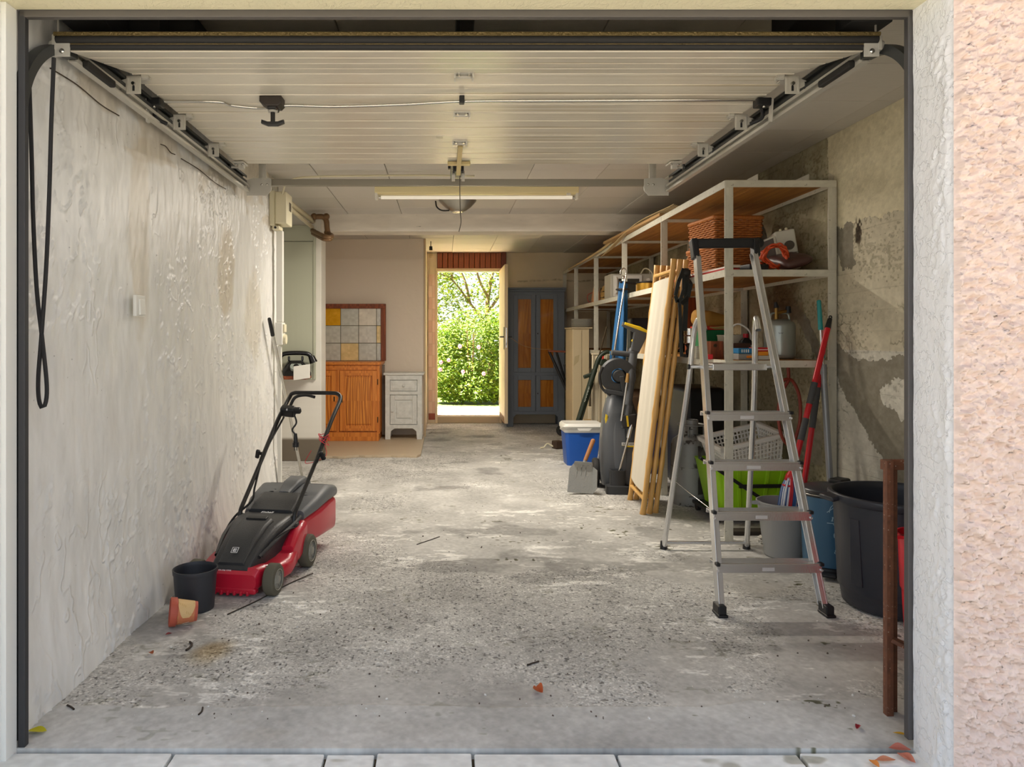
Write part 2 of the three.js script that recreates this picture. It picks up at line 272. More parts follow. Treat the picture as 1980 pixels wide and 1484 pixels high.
// --- right wall
const onRight = (px, py) => { const Z = XR * CAM.f / (px - CAM.cx); return [Z, CAM.h - (py - CAM.cy) * Z / CAM.f]; };
{
  const poly = (pts) => pts.map(p => onRight(...p));
  const inside = (pl, x, y) => { let c = false; for (let i = 0, j = pl.length - 1; i < pl.length; j = i++) { const [a, b] = pl[i], [d, e] = pl[j]; if ((b > y) !== (e > y) && x < (d - a) * (y - b) / (e - b) + a) c = !c; } return c; };
  const cream = poly([[1596, 255], [1603, 335], [1611, 345], [1614, 440], [1652, 432], [1700, 418], [1757, 407], [2300, 280], [2300, -200], [1757, 60]]);
  const patchA = poly([[1615, 442], [1650, 432], [1651, 510], [1645, 522], [1630, 520], [1616, 490]]);
  const patchB = poly([[1607, 660], [1640, 685], [1655, 700], [1720, 692], [1757, 686], [2300, 680], [2300, 1600], [1715, 1050], [1708, 890], [1690, 868], [1672, 835], [1655, 800], [1640, 775], [1620, 728], [1607, 722]]);
  const island = poly([[1698, 750], [1725, 735], [1757, 735], [2100, 735], [2100, 880], [1745, 812], [1730, 790], [1708, 782]]);
  const patchC = poly([[1497, 590], [1540, 585], [1560, 615], [1583, 660], [1590, 690], [1585, 705], [1556, 650], [1540, 620], [1505, 615]]);
  const patchD = poly([[1572, 800], [1592, 830], [1590, 900], [1560, 900], [1545, 860]]);
  const wallLook = (Z, Y) => {
    const jx = 0.05 * (fbm(Z * 14, Y * 14, 4) - 0.5) + 0.016 * (vnoise(Z * 90, Y * 90) - 0.5), jy = 0.05 * (fbm(Z * 14 + 50, Y * 14, 4) - 0.5) + 0.016 * (vnoise(Z * 90 + 9, Y * 90) - 0.5), x = Z + jx, y = Y + jy;
    const n = fbm(Z * 3, Y * 5 + 2, 4), f = fbm(Z * 40, Y * 50, 3), row = Math.floor(Y / 0.105 + 0.2 * vnoise(Z * 2, 1)), seam = Math.abs((Y / 0.105 + 0.2 * vnoise(Z * 2, 1)) - row - 0.5);
    let c = [206, 197, 172], h = 0.55, rough = 1;
    c = c.map(a => a + 8 * (vnoise(row * 3.3, 7) - 0.5)); 
    if (inside(cream, x, y)) { c = [226, 216, 184]; h = 0.62; rough = 0.3; }
    else if ((inside(patchB, x, y) && !inside(island, x, y)) || inside(patchA, x, y) || inside(patchC, x, y) || inside(patchD, x, y)) { c = [138, 131, 114]; h = 0.4; rough = 0.25; }
    else if (Z > 4.06) { const far = smooth(0.5, 0.62, fbm(Z * 1.7, Y * 1.7 + 6, 4)); c = [178, 170, 140].map((a, k) => lerp(a, [142, 134, 110][k], far)); }
    else if (inside(island, x, y) || (Y < 1.05)) c = [210, 205, 190];
    if (rough > 0.3) { const cut = smooth(0.47, 0.5, seam) * (0.3 + 0.7 * vnoise(Z * 8, row)); h -= 0.16 * cut; c = c.map(a => a - 17 * cut); const pit = smooth(0.66, 0.84, fbm(Z * 60, Y * 85, 2) * (0.3 + fbm(Z * 4.3 + 7, Y * 7, 3) * 1.25)) * 0.4 + 0.5 * smooth(0.025, 0, Math.abs(fbm(Z * 9 + 3, Y * 9, 4) - 0.5)) * smooth(0.52, 0.62, fbm(Z * 5, Y * 5 + 20, 2)); h -= 0.4 * pit * rough; c = c.map(a => a - 70 * pit * rough); }
    const [rz, ry] = onRight(1510, 578), rust = smooth(0.26, 0.03, Math.hypot((Z - rz) * 0.8, Y - ry) + 0.3 * (fbm(Z * 8, Y * 8, 3) - 0.5)); mix3(c, 92, 62, 30, rust * 0.85);
    const [bz, by] = onRight(1660, 448); const mark = smooth(0.05, 0.02, Math.hypot((Z - bz) * 1.6, (Y - by) * 0.6) + 0.05 * (vnoise(Z * 60, Y * 60) - 0.5)); mix3(c, 58, 44, 26, mark); h -= 0.3 * mark;
    const t = (n - 0.5) * 26 + (f - 0.5) * 30;
    return [(c[0] + t) / 255, (c[1] + t) / 255, (c[2] + t) / 255, clamp(h + (n - 0.5) * 0.2 + (f - 0.5) * 0.2)];
  };
  const wallPart = (name, Za, Zb, W, H, nu) => {
    const hc = new Float32Array(W * H), cm = tex(W, H, (u, v, i, j) => { const r = wallLook(lerp(Za, Zb, u), v * CEIL); hc[j * W + i] = r[3]; return r; }), bm = tex(W, H, (u, v, i, j) => hc[j * W + i], { srgb: false });
    struct(name, sheet(V(XR, 0, zOf(Za)), V(0, 0, Za - Zb), V(0, CEIL, 0), V(-1, 0, 0), nu, 60, (u, v) => 0.006 * (fbm((Za + u) * 2, v * 2, 3) - 0.5)), mat(name + '_concrete', [255, 255, 255], 0.8, { map: cm, bumpMap: bm, bumpScale: 0.016 }));
  };
  wallPart('wall_right', 1.96, 4.12, 1024, 1072, 60); wallPart('wall_right_rear', 4.12, 9.56, 1024, 424, 120);
  struct('wall_right_core', span(XR + 0.005, XR + 0.25, -0.05, CEIL, ZB - 0.24, 0.0), M.plain_plaster);
}
// --- ceiling: square white tiles under a slab
{
  const ceiling = struct('ceiling', span(-1.9, XR + 0.25, CEIL, CEIL + 0.12, ZB - 0.24, 0.0), mat('slab', [170, 166, 158], 0.9));
  const tm = [0, 1, 2].map(k => mat('ceiling_tile_paint_' + k, [[208, 203, 194], [203, 198, 188], [212, 207, 199]][k], 0.62, { bumpMap: k ? M.ceiling_tile_paint_0.bumpMap : tex(256, 256, (u, v) => fbm(u * 10, v * 70, 4), { srgb: false, repeat: [0.5] }), bumpScale: 0.0012 }));
  const geoCache = {};
  for (let i = 0; i < 9; i++) for (let j = 0; j < 16; j++) {
    const x0 = Math.max(-1.86, -1.845 + i * 0.485), x1 = Math.min(XR, -1.845 + (i + 1) * 0.485), z0 = -0.06 - j * 0.47, z1 = Math.max(ZB, z0 - 0.47);
    if (x1 - x0 < 0.03) continue;
    if (x1 < XL && z0 > ZALC) continue;
    const w = x1 - x0 - 0.003, d = z0 - z1 - 0.003, key = w.toFixed(3) + d.toFixed(3);
    const t = new THREE.Mesh(geoCache[key] ??= rbox(w, 0.014, d, 0.0035), tm[(i * 7 + j * 3 + (i * j) % 5) % 3]); t.name = 'ceiling_tile'; t.position.set((x0 + x1) / 2, CEIL - 0.004 - 0.002 * ((i * 5 + j * 3) % 3), (z0 + z1) / 2); t.castShadow = t.receiveShadow = true; ceiling.add(t);
  }
}
// --- facade: reveal, lintel, roughcast
{
  const wh = mat('reveal_paint', [240, 242, 243], 0.55, { bumpMap: tex(512, 512, (u, v) => { const r = Math.abs(fbm(u * 22, v * 18, 4, 22) - 0.5); return 0.6 * fbm(u * 64, v * 48, 3, 64) + 0.5 * smooth(0.03, 0, r); }, { srgb: false, repeat: [0.5, 0.5] }), bumpScale: 0.003 });
  const cream = mat('lintel_paint', [238, 230, 196], 0.5, { bumpMap: wh.bumpMap, bumpScale: 0.002 });
  const z1 = REV, z0 = 0.0;
  struct('wall_front', [span(-4.6, OX0 - 0.03, -0.3, 2.78, z0 - 0.05, z1 - 0.012), span(OX1 + 0.03, 4.8, -0.3, 2.78, z0 - 0.05, z1 - 0.012), span(OX0 - 0.03, OX1 + 0.03, OTOP + 0.03, 2.78, z0 - 0.05, z1 - 0.012)], M.plain_plaster);
  // reveals: right one rough, its outer half flaking; left one a board with a stepped edge; soffit above
  const rg = sheet(V(OX1, -0.02, z0), V(0, 0, z1 - z0), V(0, OTOP + 0.02, 0), V(-1, 0, 0), 40, 420, (u, v) => 0.004 * (fbm(u * 20, v * 14, 4) - 0.5) + smooth(0.04, 0.1, u) * (0.004 * smooth(0.46, 0.52, fbm(u * 70, v * 56, 3)) * smooth(0.42, 0.52, fbm(u * 12 + 4, v * 7, 3))) - smooth(0.13, 0.16, u) * 0.01);
  { const uv = rg.attributes.uv; for (let i = 0; i < uv.count; i++) uv.setXY(i, uv.getX(i) * 0.16, uv.getY(i) * 2.02); }
  struct('wall_front_reveal', [rg, span(OX1 + 0.014, OX1 + 0.05, -0.05, OTOP, z0, z1 - 0.014)], wh);
  struct('trim_3', [span(OX0 - 0.05, OX0 - 0.004, -0.05, OTOP, z0, 0.05, 0.002), span(OX0 - 0.05, OX0 - 0.016, -0.05, OTOP, 0.05, z1, 0.002)], mat('jamb_board', [238, 238, 232], 0.45));
  struct('trim_4', [span(OX0 - 0.05, OX1 + 0.05, OTOP, OTOP + 0.05, z0, z1, 0.003)], cream);
  // roughcast: pushed-out lumps
  const lump = (u, v) => { const a = fbm(u * 52, v * 74, 3), r = 1 - Math.abs(2 * fbm(u * 80 + 5, v * 110, 3) - 1); const s = fbm(u * 120, v * 150, 2); return 0.013 * smooth(0.35, 0.68, a) + 0.009 * r * r + 0.006 * smooth(0.45, 0.7, s); };
  const sc = tex(512, 512, (u, v) => { const n = fbm(u * 30, v * 40, 4, 30), s = vnoise(u * 120, v * 140); return [232, 211, 199].map((a, k) => (a + (n - 0.5) * 22 - (s > 0.9 ? [34, 36, 38][k] : 0)) / 255); }, { repeat: [1, 1] });
  const uvFix = (g, lu, lv) => { const uv = g.attributes.uv; for (let i = 0; i < uv.count; i++) uv.setXY(i, uv.getX(i) * lu, uv.getY(i) * lv); return g; };
  const sm = mat('pink_roughcast', [255, 255, 255], 0.85, { map: sc, bumpMap: tex(512, 512, (u, v) => fbm(u * 60, v * 80, 4, 60), { srgb: false, repeat: [1] }), bumpScale: 0.008 });
  struct('wall_front_stucco', [uvFix(sheet(V(OX1 + 0.0, -0.25, z1 - 0.004), V(0.75, 0, 0), V(0, 2.6, 0), V(0, 0, 1), 210, 700, (u, v) => lump(u, v) * smooth(0, 0.012, u)), 0.75, 2.6), uvFix(sheet(V(OX1 + 0.75, -0.25, z1 - 0.004), V(2.8, 0, 0), V(0, 2.6, 0), V(0, 0, 1), 120, 120, lump), 2.8, 2.6), uvFix(sheet(V(-4.6, OTOP + 0.2, z1 - 0.003), V(9.4, 0, 0), V(0, 0.58, 0), V(0, 0, 1), 100, 20, lump), 9.4, 0.58), uvFix(sheet(V(-4.6, -0.25, z1 - 0.004), V(4.6 + OX0 - 0.16, 0, 0), V(0, 2.6, 0), V(0, 0, 1), 100, 100, lump), 3.3, 2.6)], sm);
  // dark steel frame round the gate
  const steel = mat('frame_steel', [84, 82, 82], 0.45, { metalness: 0.3 });
  struct('trim_5', [span(OX0 - 0.004, OX0 + 0.016, 0, OTOP, -0.022, -0.002, 0.003)], mat('seal_black', [52, 52, 54], 0.6));
  struct('trim_6', [span(OX1 - 0.012, OX1 + 0.004, 0.02, OTOP, -0.022, -0.002, 0.003)], steel);
  struct('trim_7', [span(OX0, OX1, OTOP - 0.018, OTOP + 0.01, -0.022, -0.002, 0.003)], mat('frame_steel_top', [92, 88, 84], 0.5, { metalness: 0.2 }));
}
// --- house body around and above: a low wing with a tiled roof with eaves on the garden side; unseen gate eave added to shade the facade
struct('roof', [span(-4.9, 5.1, 2.78, 2.9, ZB - 0.75, 1.05)], mat('roof_tiles', [150, 92, 70], 0.8));
struct('wall_house', [span(-4.6, 4.8, CEIL + 0.13, 2.78, ZB - 0.24, -0.06), span(-4.6, -1.95, -0.3, CEIL + 0.13, ZB - 0.24, -0.06), span(XR + 0.26, 4.8, -0.3, CEIL + 0.13, ZB - 0.24, -0.06), span(-1.95, -0.36, -0.3, CEIL + 0.13, ZB - 0.24, ZPART - 0.07), span(-1.95, -1.85, -0.1, CEIL + 0.13, ZPART - 0.1, -0.06)], mat('house_render', [222, 196, 172], 0.85));
// --- apron of cast blocks in front, then the drive
{
  const am = tex(1024, 256, (u, v) => { const x = u * 4, z = v * 0.9, n = fbm(x * 5, z * 5, 4), f = fbm(x * 60, z * 60, 3), b = smooth(0.72, 0.8, vnoise(x * 26, z * 26) * 0.6 + n * 0.5); return [230, 232, 229].map((a, k) => (a + (n - 0.5) * 40 + (f - 0.5) * 36 - b * [50, 52, 60][k]) / 255); });
  const m = mat('apron_concrete', [255, 255, 255], 0.8, { map: am, bumpMap: am, bumpScale: 0.004 });
  const apron = struct('ground_apron', span(-3, 3, -0.3, -0.03, 0.0, 0.62), mat('apron_bed', [96, 84, 66], 0.95));
  const cuts = [-3, -2.4, -1.85, -1.3, -0.73, -0.32, -0.185, 0.075, 0.46, 0.95, 1.6, 2.2, 3];
  for (let k = 0; k < cuts.length - 1; k++) { const g = span(cuts[k] + 0.004, cuts[k + 1] - 0.004, -0.08, -0.006 - 0.002 * (k % 3), 0.012, 0.62, 0.004); const p = g.attributes.position, uv = g.attributes.uv; for (let i = 0; i < p.count; i++) uv.setXY(i, (p.getX(i) + 3) / 6, p.getZ(i) / 0.9); const b = new THREE.Mesh(g, m); b.name = 'block'; b.castShadow = b.receiveShadow = true; apron.add(b); }
  const lip = []; for (let x = OX0 - 0.02; x < OX1; x += 0.12) lip.push([x, 0.006 + 0.004 * vnoise(x * 9, 4)]);
  struct('ground_drive', span(-14, 14, -0.35, -0.035, 0.62, 16), mat('drive_gravel', [84, 83, 80], 0.9));
}
// ---------------------------------------------------------------- the garden behind the house
{
  const G = 0.075;                                                     // level of the terrace outside the back door
  struct('ground_garden', span(-20, 20, -0.4, G - 0.02, -32, ZB - 0.24), mat('lawn', [84, 106, 36], 0.95, { bumpMap: tex(256, 256, (u, v) => fbm(u * 60, v * 60, 3, 60), { srgb: false, repeat: [1] }), bumpScale: 0.03 }));
  // terrace of irregular flagstones
  const terrace = struct('ground_terrace', span(-3.2, 3.2, -0.2, G - 0.012, zOf(11.05), ZB - 0.24), mat('terrace_bed', [170, 150, 122], 0.95));
  const fm = [0, 1, 2].map(k => mat('flagstone_' + k, [[214, 200, 176], [204, 186, 158], [222, 212, 192]][k], 0.85));
  const r = rngOf(12);
  for (let i = 0; i < 13; i++) for (let j = 0; j < 4; j++) {
    const x = -3.1 + i * 0.48 + (j % 2) * 0.2, z = zOf(11.0) + 0.02 + j * 0.31, w = 0.44 + r() * 0.03, d = 0.27 + r() * 0.03, n = 6 + (r() * 2 | 0), pts = [];
    for (let k = 0; k < 8; k++) { const a = k / 8 * 2 * PI + 0.4, sx = Math.sign(Math.cos(a)) * Math.pow(Math.abs(Math.cos(a)), 0.55), sy = Math.sign(Math.sin(a)) * Math.pow(Math.abs(Math.sin(a)), 0.55); pts.push([sx * w / 2 * (0.92 + 0.1 * r()), sy * d / 2 * (0.92 + 0.1 * r())]); }
    const g = extrude(pts, 0.016, 0.003); g.rotateX(-PI / 2); const s = new THREE.Mesh(uvBox(g), fm[(i * 3 + j * 5) % 3]); s.name = 'flagstone'; s.position.set(x + 0.24, G - 0.014, z + 0.13); s.castShadow = s.receiveShadow = true; terrace.add(s);
  }
  // leaves: bent blades gathered into crowns
  function leafGeo(len, wid) { const g = new THREE.BufferGeometry(); g.setAttribute('position', new THREE.Float32BufferAttribute([0, 0, 0, -wid / 2, wid * 0.25, len * 0.45, wid / 2, wid * 0.25, len * 0.45, 0, -wid * 0.1, len, 0, 0, len * 0.5], 3)); g.setIndex([0, 4, 1, 0, 2, 4, 1, 4, 3, 4, 2, 3]); g.setAttribute('uv', new THREE.Float32BufferAttribute([0, 0, 0, 0, 0, 0, 0, 0, 0, 0], 2)); g.computeVertexNormals(); return g; }
  const leafy = (n, c) => { const m = mat(n, c, 0.6, { transmission: 0.45, thickness: 0, vertexColors: true, specularIntensity: 0.4 }); m.side = THREE.DoubleSide; return m; };
  const leafA = leafy('shrub_leaf', [104, 128, 34]), leafB = leafy('tree_leaf', [122, 136, 36]), leafC = leafy('hedge_leaf', [104, 120, 40]);
  function crown(count, place3, len, wid, seed, palette) {
    const q = rngOf(seed), base = leafGeo(len, wid), bp = base.attributes.position, bi = base.index.array, pos = new Float32Array(count * 15), col = new Float32Array(count * 15), idx = new Uint32Array(count * 12), m = new THREE.Matrix4(), e = new THREE.Euler(), qq = new THREE.Quaternion(), s = V(1, 1, 1), t = V(0, 0, 0);
    for (let k = 0; k < count; k++) {
      const p = place3(q), sc = 0.7 + 0.6 * q(); e.set((q() - 0.35) * 1.6, q() * 2 * PI, (q() - 0.5) * 1.4); qq.setFromEuler(e); m.compose(p, qq, s.set(sc, sc, sc));
      const c = palette[(q() * palette.length) | 0], f = 0.75 + 0.5 * q();
      for (let i = 0; i < 5; i++) { t.fromBufferAttribute(bp, i).applyMatrix4(m); pos.set([t.x, t.y, t.z], (k * 5 + i) * 3); col.set([c[0] * f, c[1] * f, c[2] * f], (k * 5 + i) * 3); }
      for (let i = 0; i < 12; i++) idx[k * 12 + i] = bi[i] + k * 5;
    }
    const g = new THREE.BufferGeometry(); g.setAttribute('position', new THREE.BufferAttribute(pos, 3)); g.setAttribute('color', new THREE.BufferAttribute(col, 3)); g.setAttribute('uv', new THREE.BufferAttribute(new Float32Array(count * 10), 2)); g.setIndex(new THREE.BufferAttribute(idx, 1)); g.computeVertexNormals(); return g;
  }
  function foliage(parent, g, m) { const o = new THREE.Mesh(g, m); o.name = 'foliage'; o.userData.kind = 'stuff'; o.castShadow = o.receiveShadow = true; parent.add(o); return o; }
  const pal = [[1, 1, 1], [0.8, 0.95, 0.7], [1.25, 1.15, 0.7], [0.65, 0.85, 0.6]];
  const inBlob = (q, c, rx, ry, rz, hollow = 0.25) => { for (;;) { const x = q() * 2 - 1, y = q() * 2 - 1, z = q() * 2 - 1, d = x * x + y * y + z * z; if (d < 1 && d > hollow * hollow) return V(c[0] + x * rx, c[1] + y * ry, c[2] + z * rz); } };
  const bark = mat('garden_bark', [112, 92, 66], 0.9);
  // the flowering shrub right of the way out
  const shrub = own('flowering_shrub', 'leafy green shrub with pink blossoms beyond the garden doorway', 'shrub', [0.42, G, zOf(12.0)]);
  const blobs = [[0, 0.75, 0, 0.62, 0.7, 0.5], [0.15, 1.1, -0.1, 0.6, 0.5, 0.45], [-0.42, 0.5, 0.1, 0.42, 0.42, 0.35], [0.5, 0.5, 0.05, 0.45, 0.5, 0.4], [-0.35, 0.9, -0.1, 0.4, 0.4, 0.35], [0.55, 1.05, -0.2, 0.45, 0.5, 0.4], [0.1, 0.22, 0.3, 0.5, 0.26, 0.3], [-0.3, 0.2, 0.25, 0.35, 0.22, 0.25], [0.5, 0.25, 0.3, 0.35, 0.28, 0.25]];
  foliage(shrub, crown(15000, q => { const b = blobs[(q() * blobs.length) | 0]; const p = inBlob(q, b.slice(0, 3), b[3], b[4], b[5], 0.35); p.y = Math.max(p.y, 0.03); return p; }, 0.058, 0.03, 3, pal), leafA);
  { const q = rngOf(9); for (let k = 0; k < 9; k++) { const a = k * 0.7, x = Math.cos(a) * 0.35 * q(), z = Math.sin(a) * 0.25; part(shrub, 'stem', tube([V(x * 0.2, 0, z * 0.2), V(x * 0.6, 0.4, z * 0.6), V(x * 1.2, 0.9 + 0.3 * q(), z)], 0.007, 12, 6), bark); } }
  { const pet = mat('pink_petal', [236, 158, 200], 0.7, { transmission: 0.3, thickness: 0 }); pet.side = THREE.DoubleSide; const eye = mat('blossom_eye', [150, 30, 60], 0.7);
    const petal = extrude([[0, 0], [0.022, 0.014], [0.028, 0.036], [0.012, 0.05], [-0.012, 0.05], [-0.028, 0.036], [-0.022, 0.014]], 0.002); petal.scale(0.72, 0.72, 1); petal.rotateX(-0.5);
    const bg = merged([0, 1, 2, 3, 4].map(k => { const g = petal.clone(); g.rotateZ(k * 2 * PI / 5); return g; })), ey = sphere(0.009, [0, 0, 0.008], [1, 1, 1.6], 8), o = shrub.position;
    for (const [px, py, Z] of [[889, 670, 11.42], [925, 672, 11.42], [852, 701, 11.5], [867, 697, 11.5], [896, 719, 11.38], [936, 723, 11.36], [852, 715, 11.5]]) { const p = P(px, py, Z), f = part(shrub, 'blossom', bg.clone(), pet, 'pink blossom'); f.position.set(p.x - o.x, p.y - o.y, p.z - o.z); f.rotation.set(0.2 * Math.sin(px), 0.4 * Math.sin(py * 3), px); part(f, 'blossom_eye', ey.clone(), eye); } }
  // a tree with bare grey limbs behind it
  const tree = own('garden_tree', 'light leafed tree with forking grey limbs behind the pink flowering shrub', 'tree', [0.9, G, zOf(14.6)]);
  const limb = (pts, r) => { const c = new THREE.CatmullRomCurve3(pts.map(asV)), g = new THREE.TubeGeometry(c, 24, r, 7); const p = g.attributes.position, q = V(0, 0, 0); for (let i = 0; i < p.count; i++) { const t = Math.floor(i / 8) / 24, ctr = c.getPoint(t); q.fromBufferAttribute(p, i).sub(ctr).multiplyScalar(1 - 0.7 * t).add(ctr); p.setXYZ(i, q.x, q.y, q.z); } g.computeVertexNormals(); return g; };
  part(tree, 'trunk', limb([[0, 0, 0], [0.05, 0.8, 0], [-0.05, 1.6, 0.05], [0.1, 2.6, 0]], 0.09), bark);
  for (const l of [[[-0.03, 1.3, 0], [-0.4, 1.75, 0.1], [-0.75, 2.2, 0.2], [-1.05, 2.35, 0.2]], [[-0.4, 1.75, 0.1], [-0.5, 2.2, 0.1], [-0.75, 2.7, 0]], [[0, 1.6, 0], [0.3, 2.1, 0.1], [0.5, 2.9, 0.1]], [[-0.03, 1.1, 0], [-0.45, 1.5, 0.3], [-0.6, 1.6, 0.35]], [[-0.75, 2.2, 0.2], [-0.8, 2.5, 0.3], [-0.95, 2.9, 0.3]], [[0.0, 1.8, 0], [-0.25, 2.3, 0.3], [-0.3, 2.9, 0.4]]]) part(tree, 'limb', limb(l, 0.032), bark);
  foliage(tree, crown(5200, q => { const b = [[-0.3, 2.55, 0, 1.3, 0.85, 0.7], [0.3, 1.7, 0, 0.8, 0.8, 0.6], [-0.95, 1.75, 0.1, 0.55, 0.7, 0.4], [-0.5, 2.9, 0, 1.5, 0.7, 0.8]][(q() * 4) | 0]; return inBlob(q, b.slice(0, 3), b[3], b[4], b[5], 0.5); }, 0.07, 0.035, 21, pal), leafB);
  // hedges and trees further off
  const far = (name, label, x, Z, blobs2, n, seed, len, m = leafC) => { const t = own(name, label, name.includes('tree') ? 'tree' : 'hedge', [x, G, zOf(Z)]); part(t, 'trunk', limb([[0, 0, 0], [0.05, 0.6, 0], [0, 1.5, 0]], 0.1), bark); foliage(t, crown(n, q => { const b = blobs2[(q() * blobs2.length) | 0]; const p = inBlob(q, b.slice(0, 3), b[3], b[4], b[5], 0.6); p.y = Math.max(0.02, p.y); return p; }, len, len * 0.5, seed, pal), m); return t; };
  far('weeping_tree', 'yellow-green feathery tree at the left edge of the garden doorway', -0.9, 17, [[0, 1.5, 0, 0.8, 0.8, 0.7], [0.2, 2.6, 0, 1.1, 1.3, 0.8], [-0.6, 3.2, 0, 1.0, 1.0, 0.8]], 6000, 5, 0.1, leafB);
  far('boundary_hedge', 'long clipped green hedge closing off the far garden', 1.2, 23, [[-3, 0.8, 0, 2.2, 0.9, 0.8], [0, 0.8, 0, 2.2, 0.95, 0.8], [3, 0.9, 0, 2.2, 0.9, 0.8]], 9000, 6, 0.12);
  far('tall_tree', 'tall broad tree rising over the far hedge', 5.2, 25, [[0, 3.2, 0, 2.4, 2.0, 1.4], [-1.2, 4.6, 0, 1.8, 1.6, 1.2]], 7000, 7, 0.16);
  // coral garden chair and pale path that show through at the left
  const path = solo('garden_path', 'pale lilac gravel path crossing the lawn', 'path', box(5, 0.012, 0.9, [-1.4, G - 0.012, zOf(14.2)]), mat('lilac_gravel', [214, 196, 204], 0.95));
  const chair = own('garden_chair', 'coral fabric sling chair on the lawn', 'chair', [-0.42, G, zOf(13.3)], 0.5); const coral = mat('coral_fabric', [214, 92, 84], 0.8), cf = mat('garden_chair_frame', [180, 180, 178], 0.4, { metalness: 0.7 });
  part(chair, 'backrest', bar([0, 0.25, -0.05], [-0.02, 0.78, -0.3], 0.5, 0.012, V(0, 0, 1), 0.004), coral); part(chair, 'seat', box(0.5, 0.012, 0.42, [0, 0.28, 0.14], [0.12, 0, 0]), coral);
  for (const s of [-0.26, 0.26]) { part(chair, 'leg', pipe([[s, 0, 0.3], [s, 0.34, 0.2], [s, 0.25, -0.06], [s, 0.8, -0.32]], 0.011), cf); part(chair, 'leg', cyl([s, 0, -0.2], [s, 0.3, 0.18], 0.01), cf); }
}
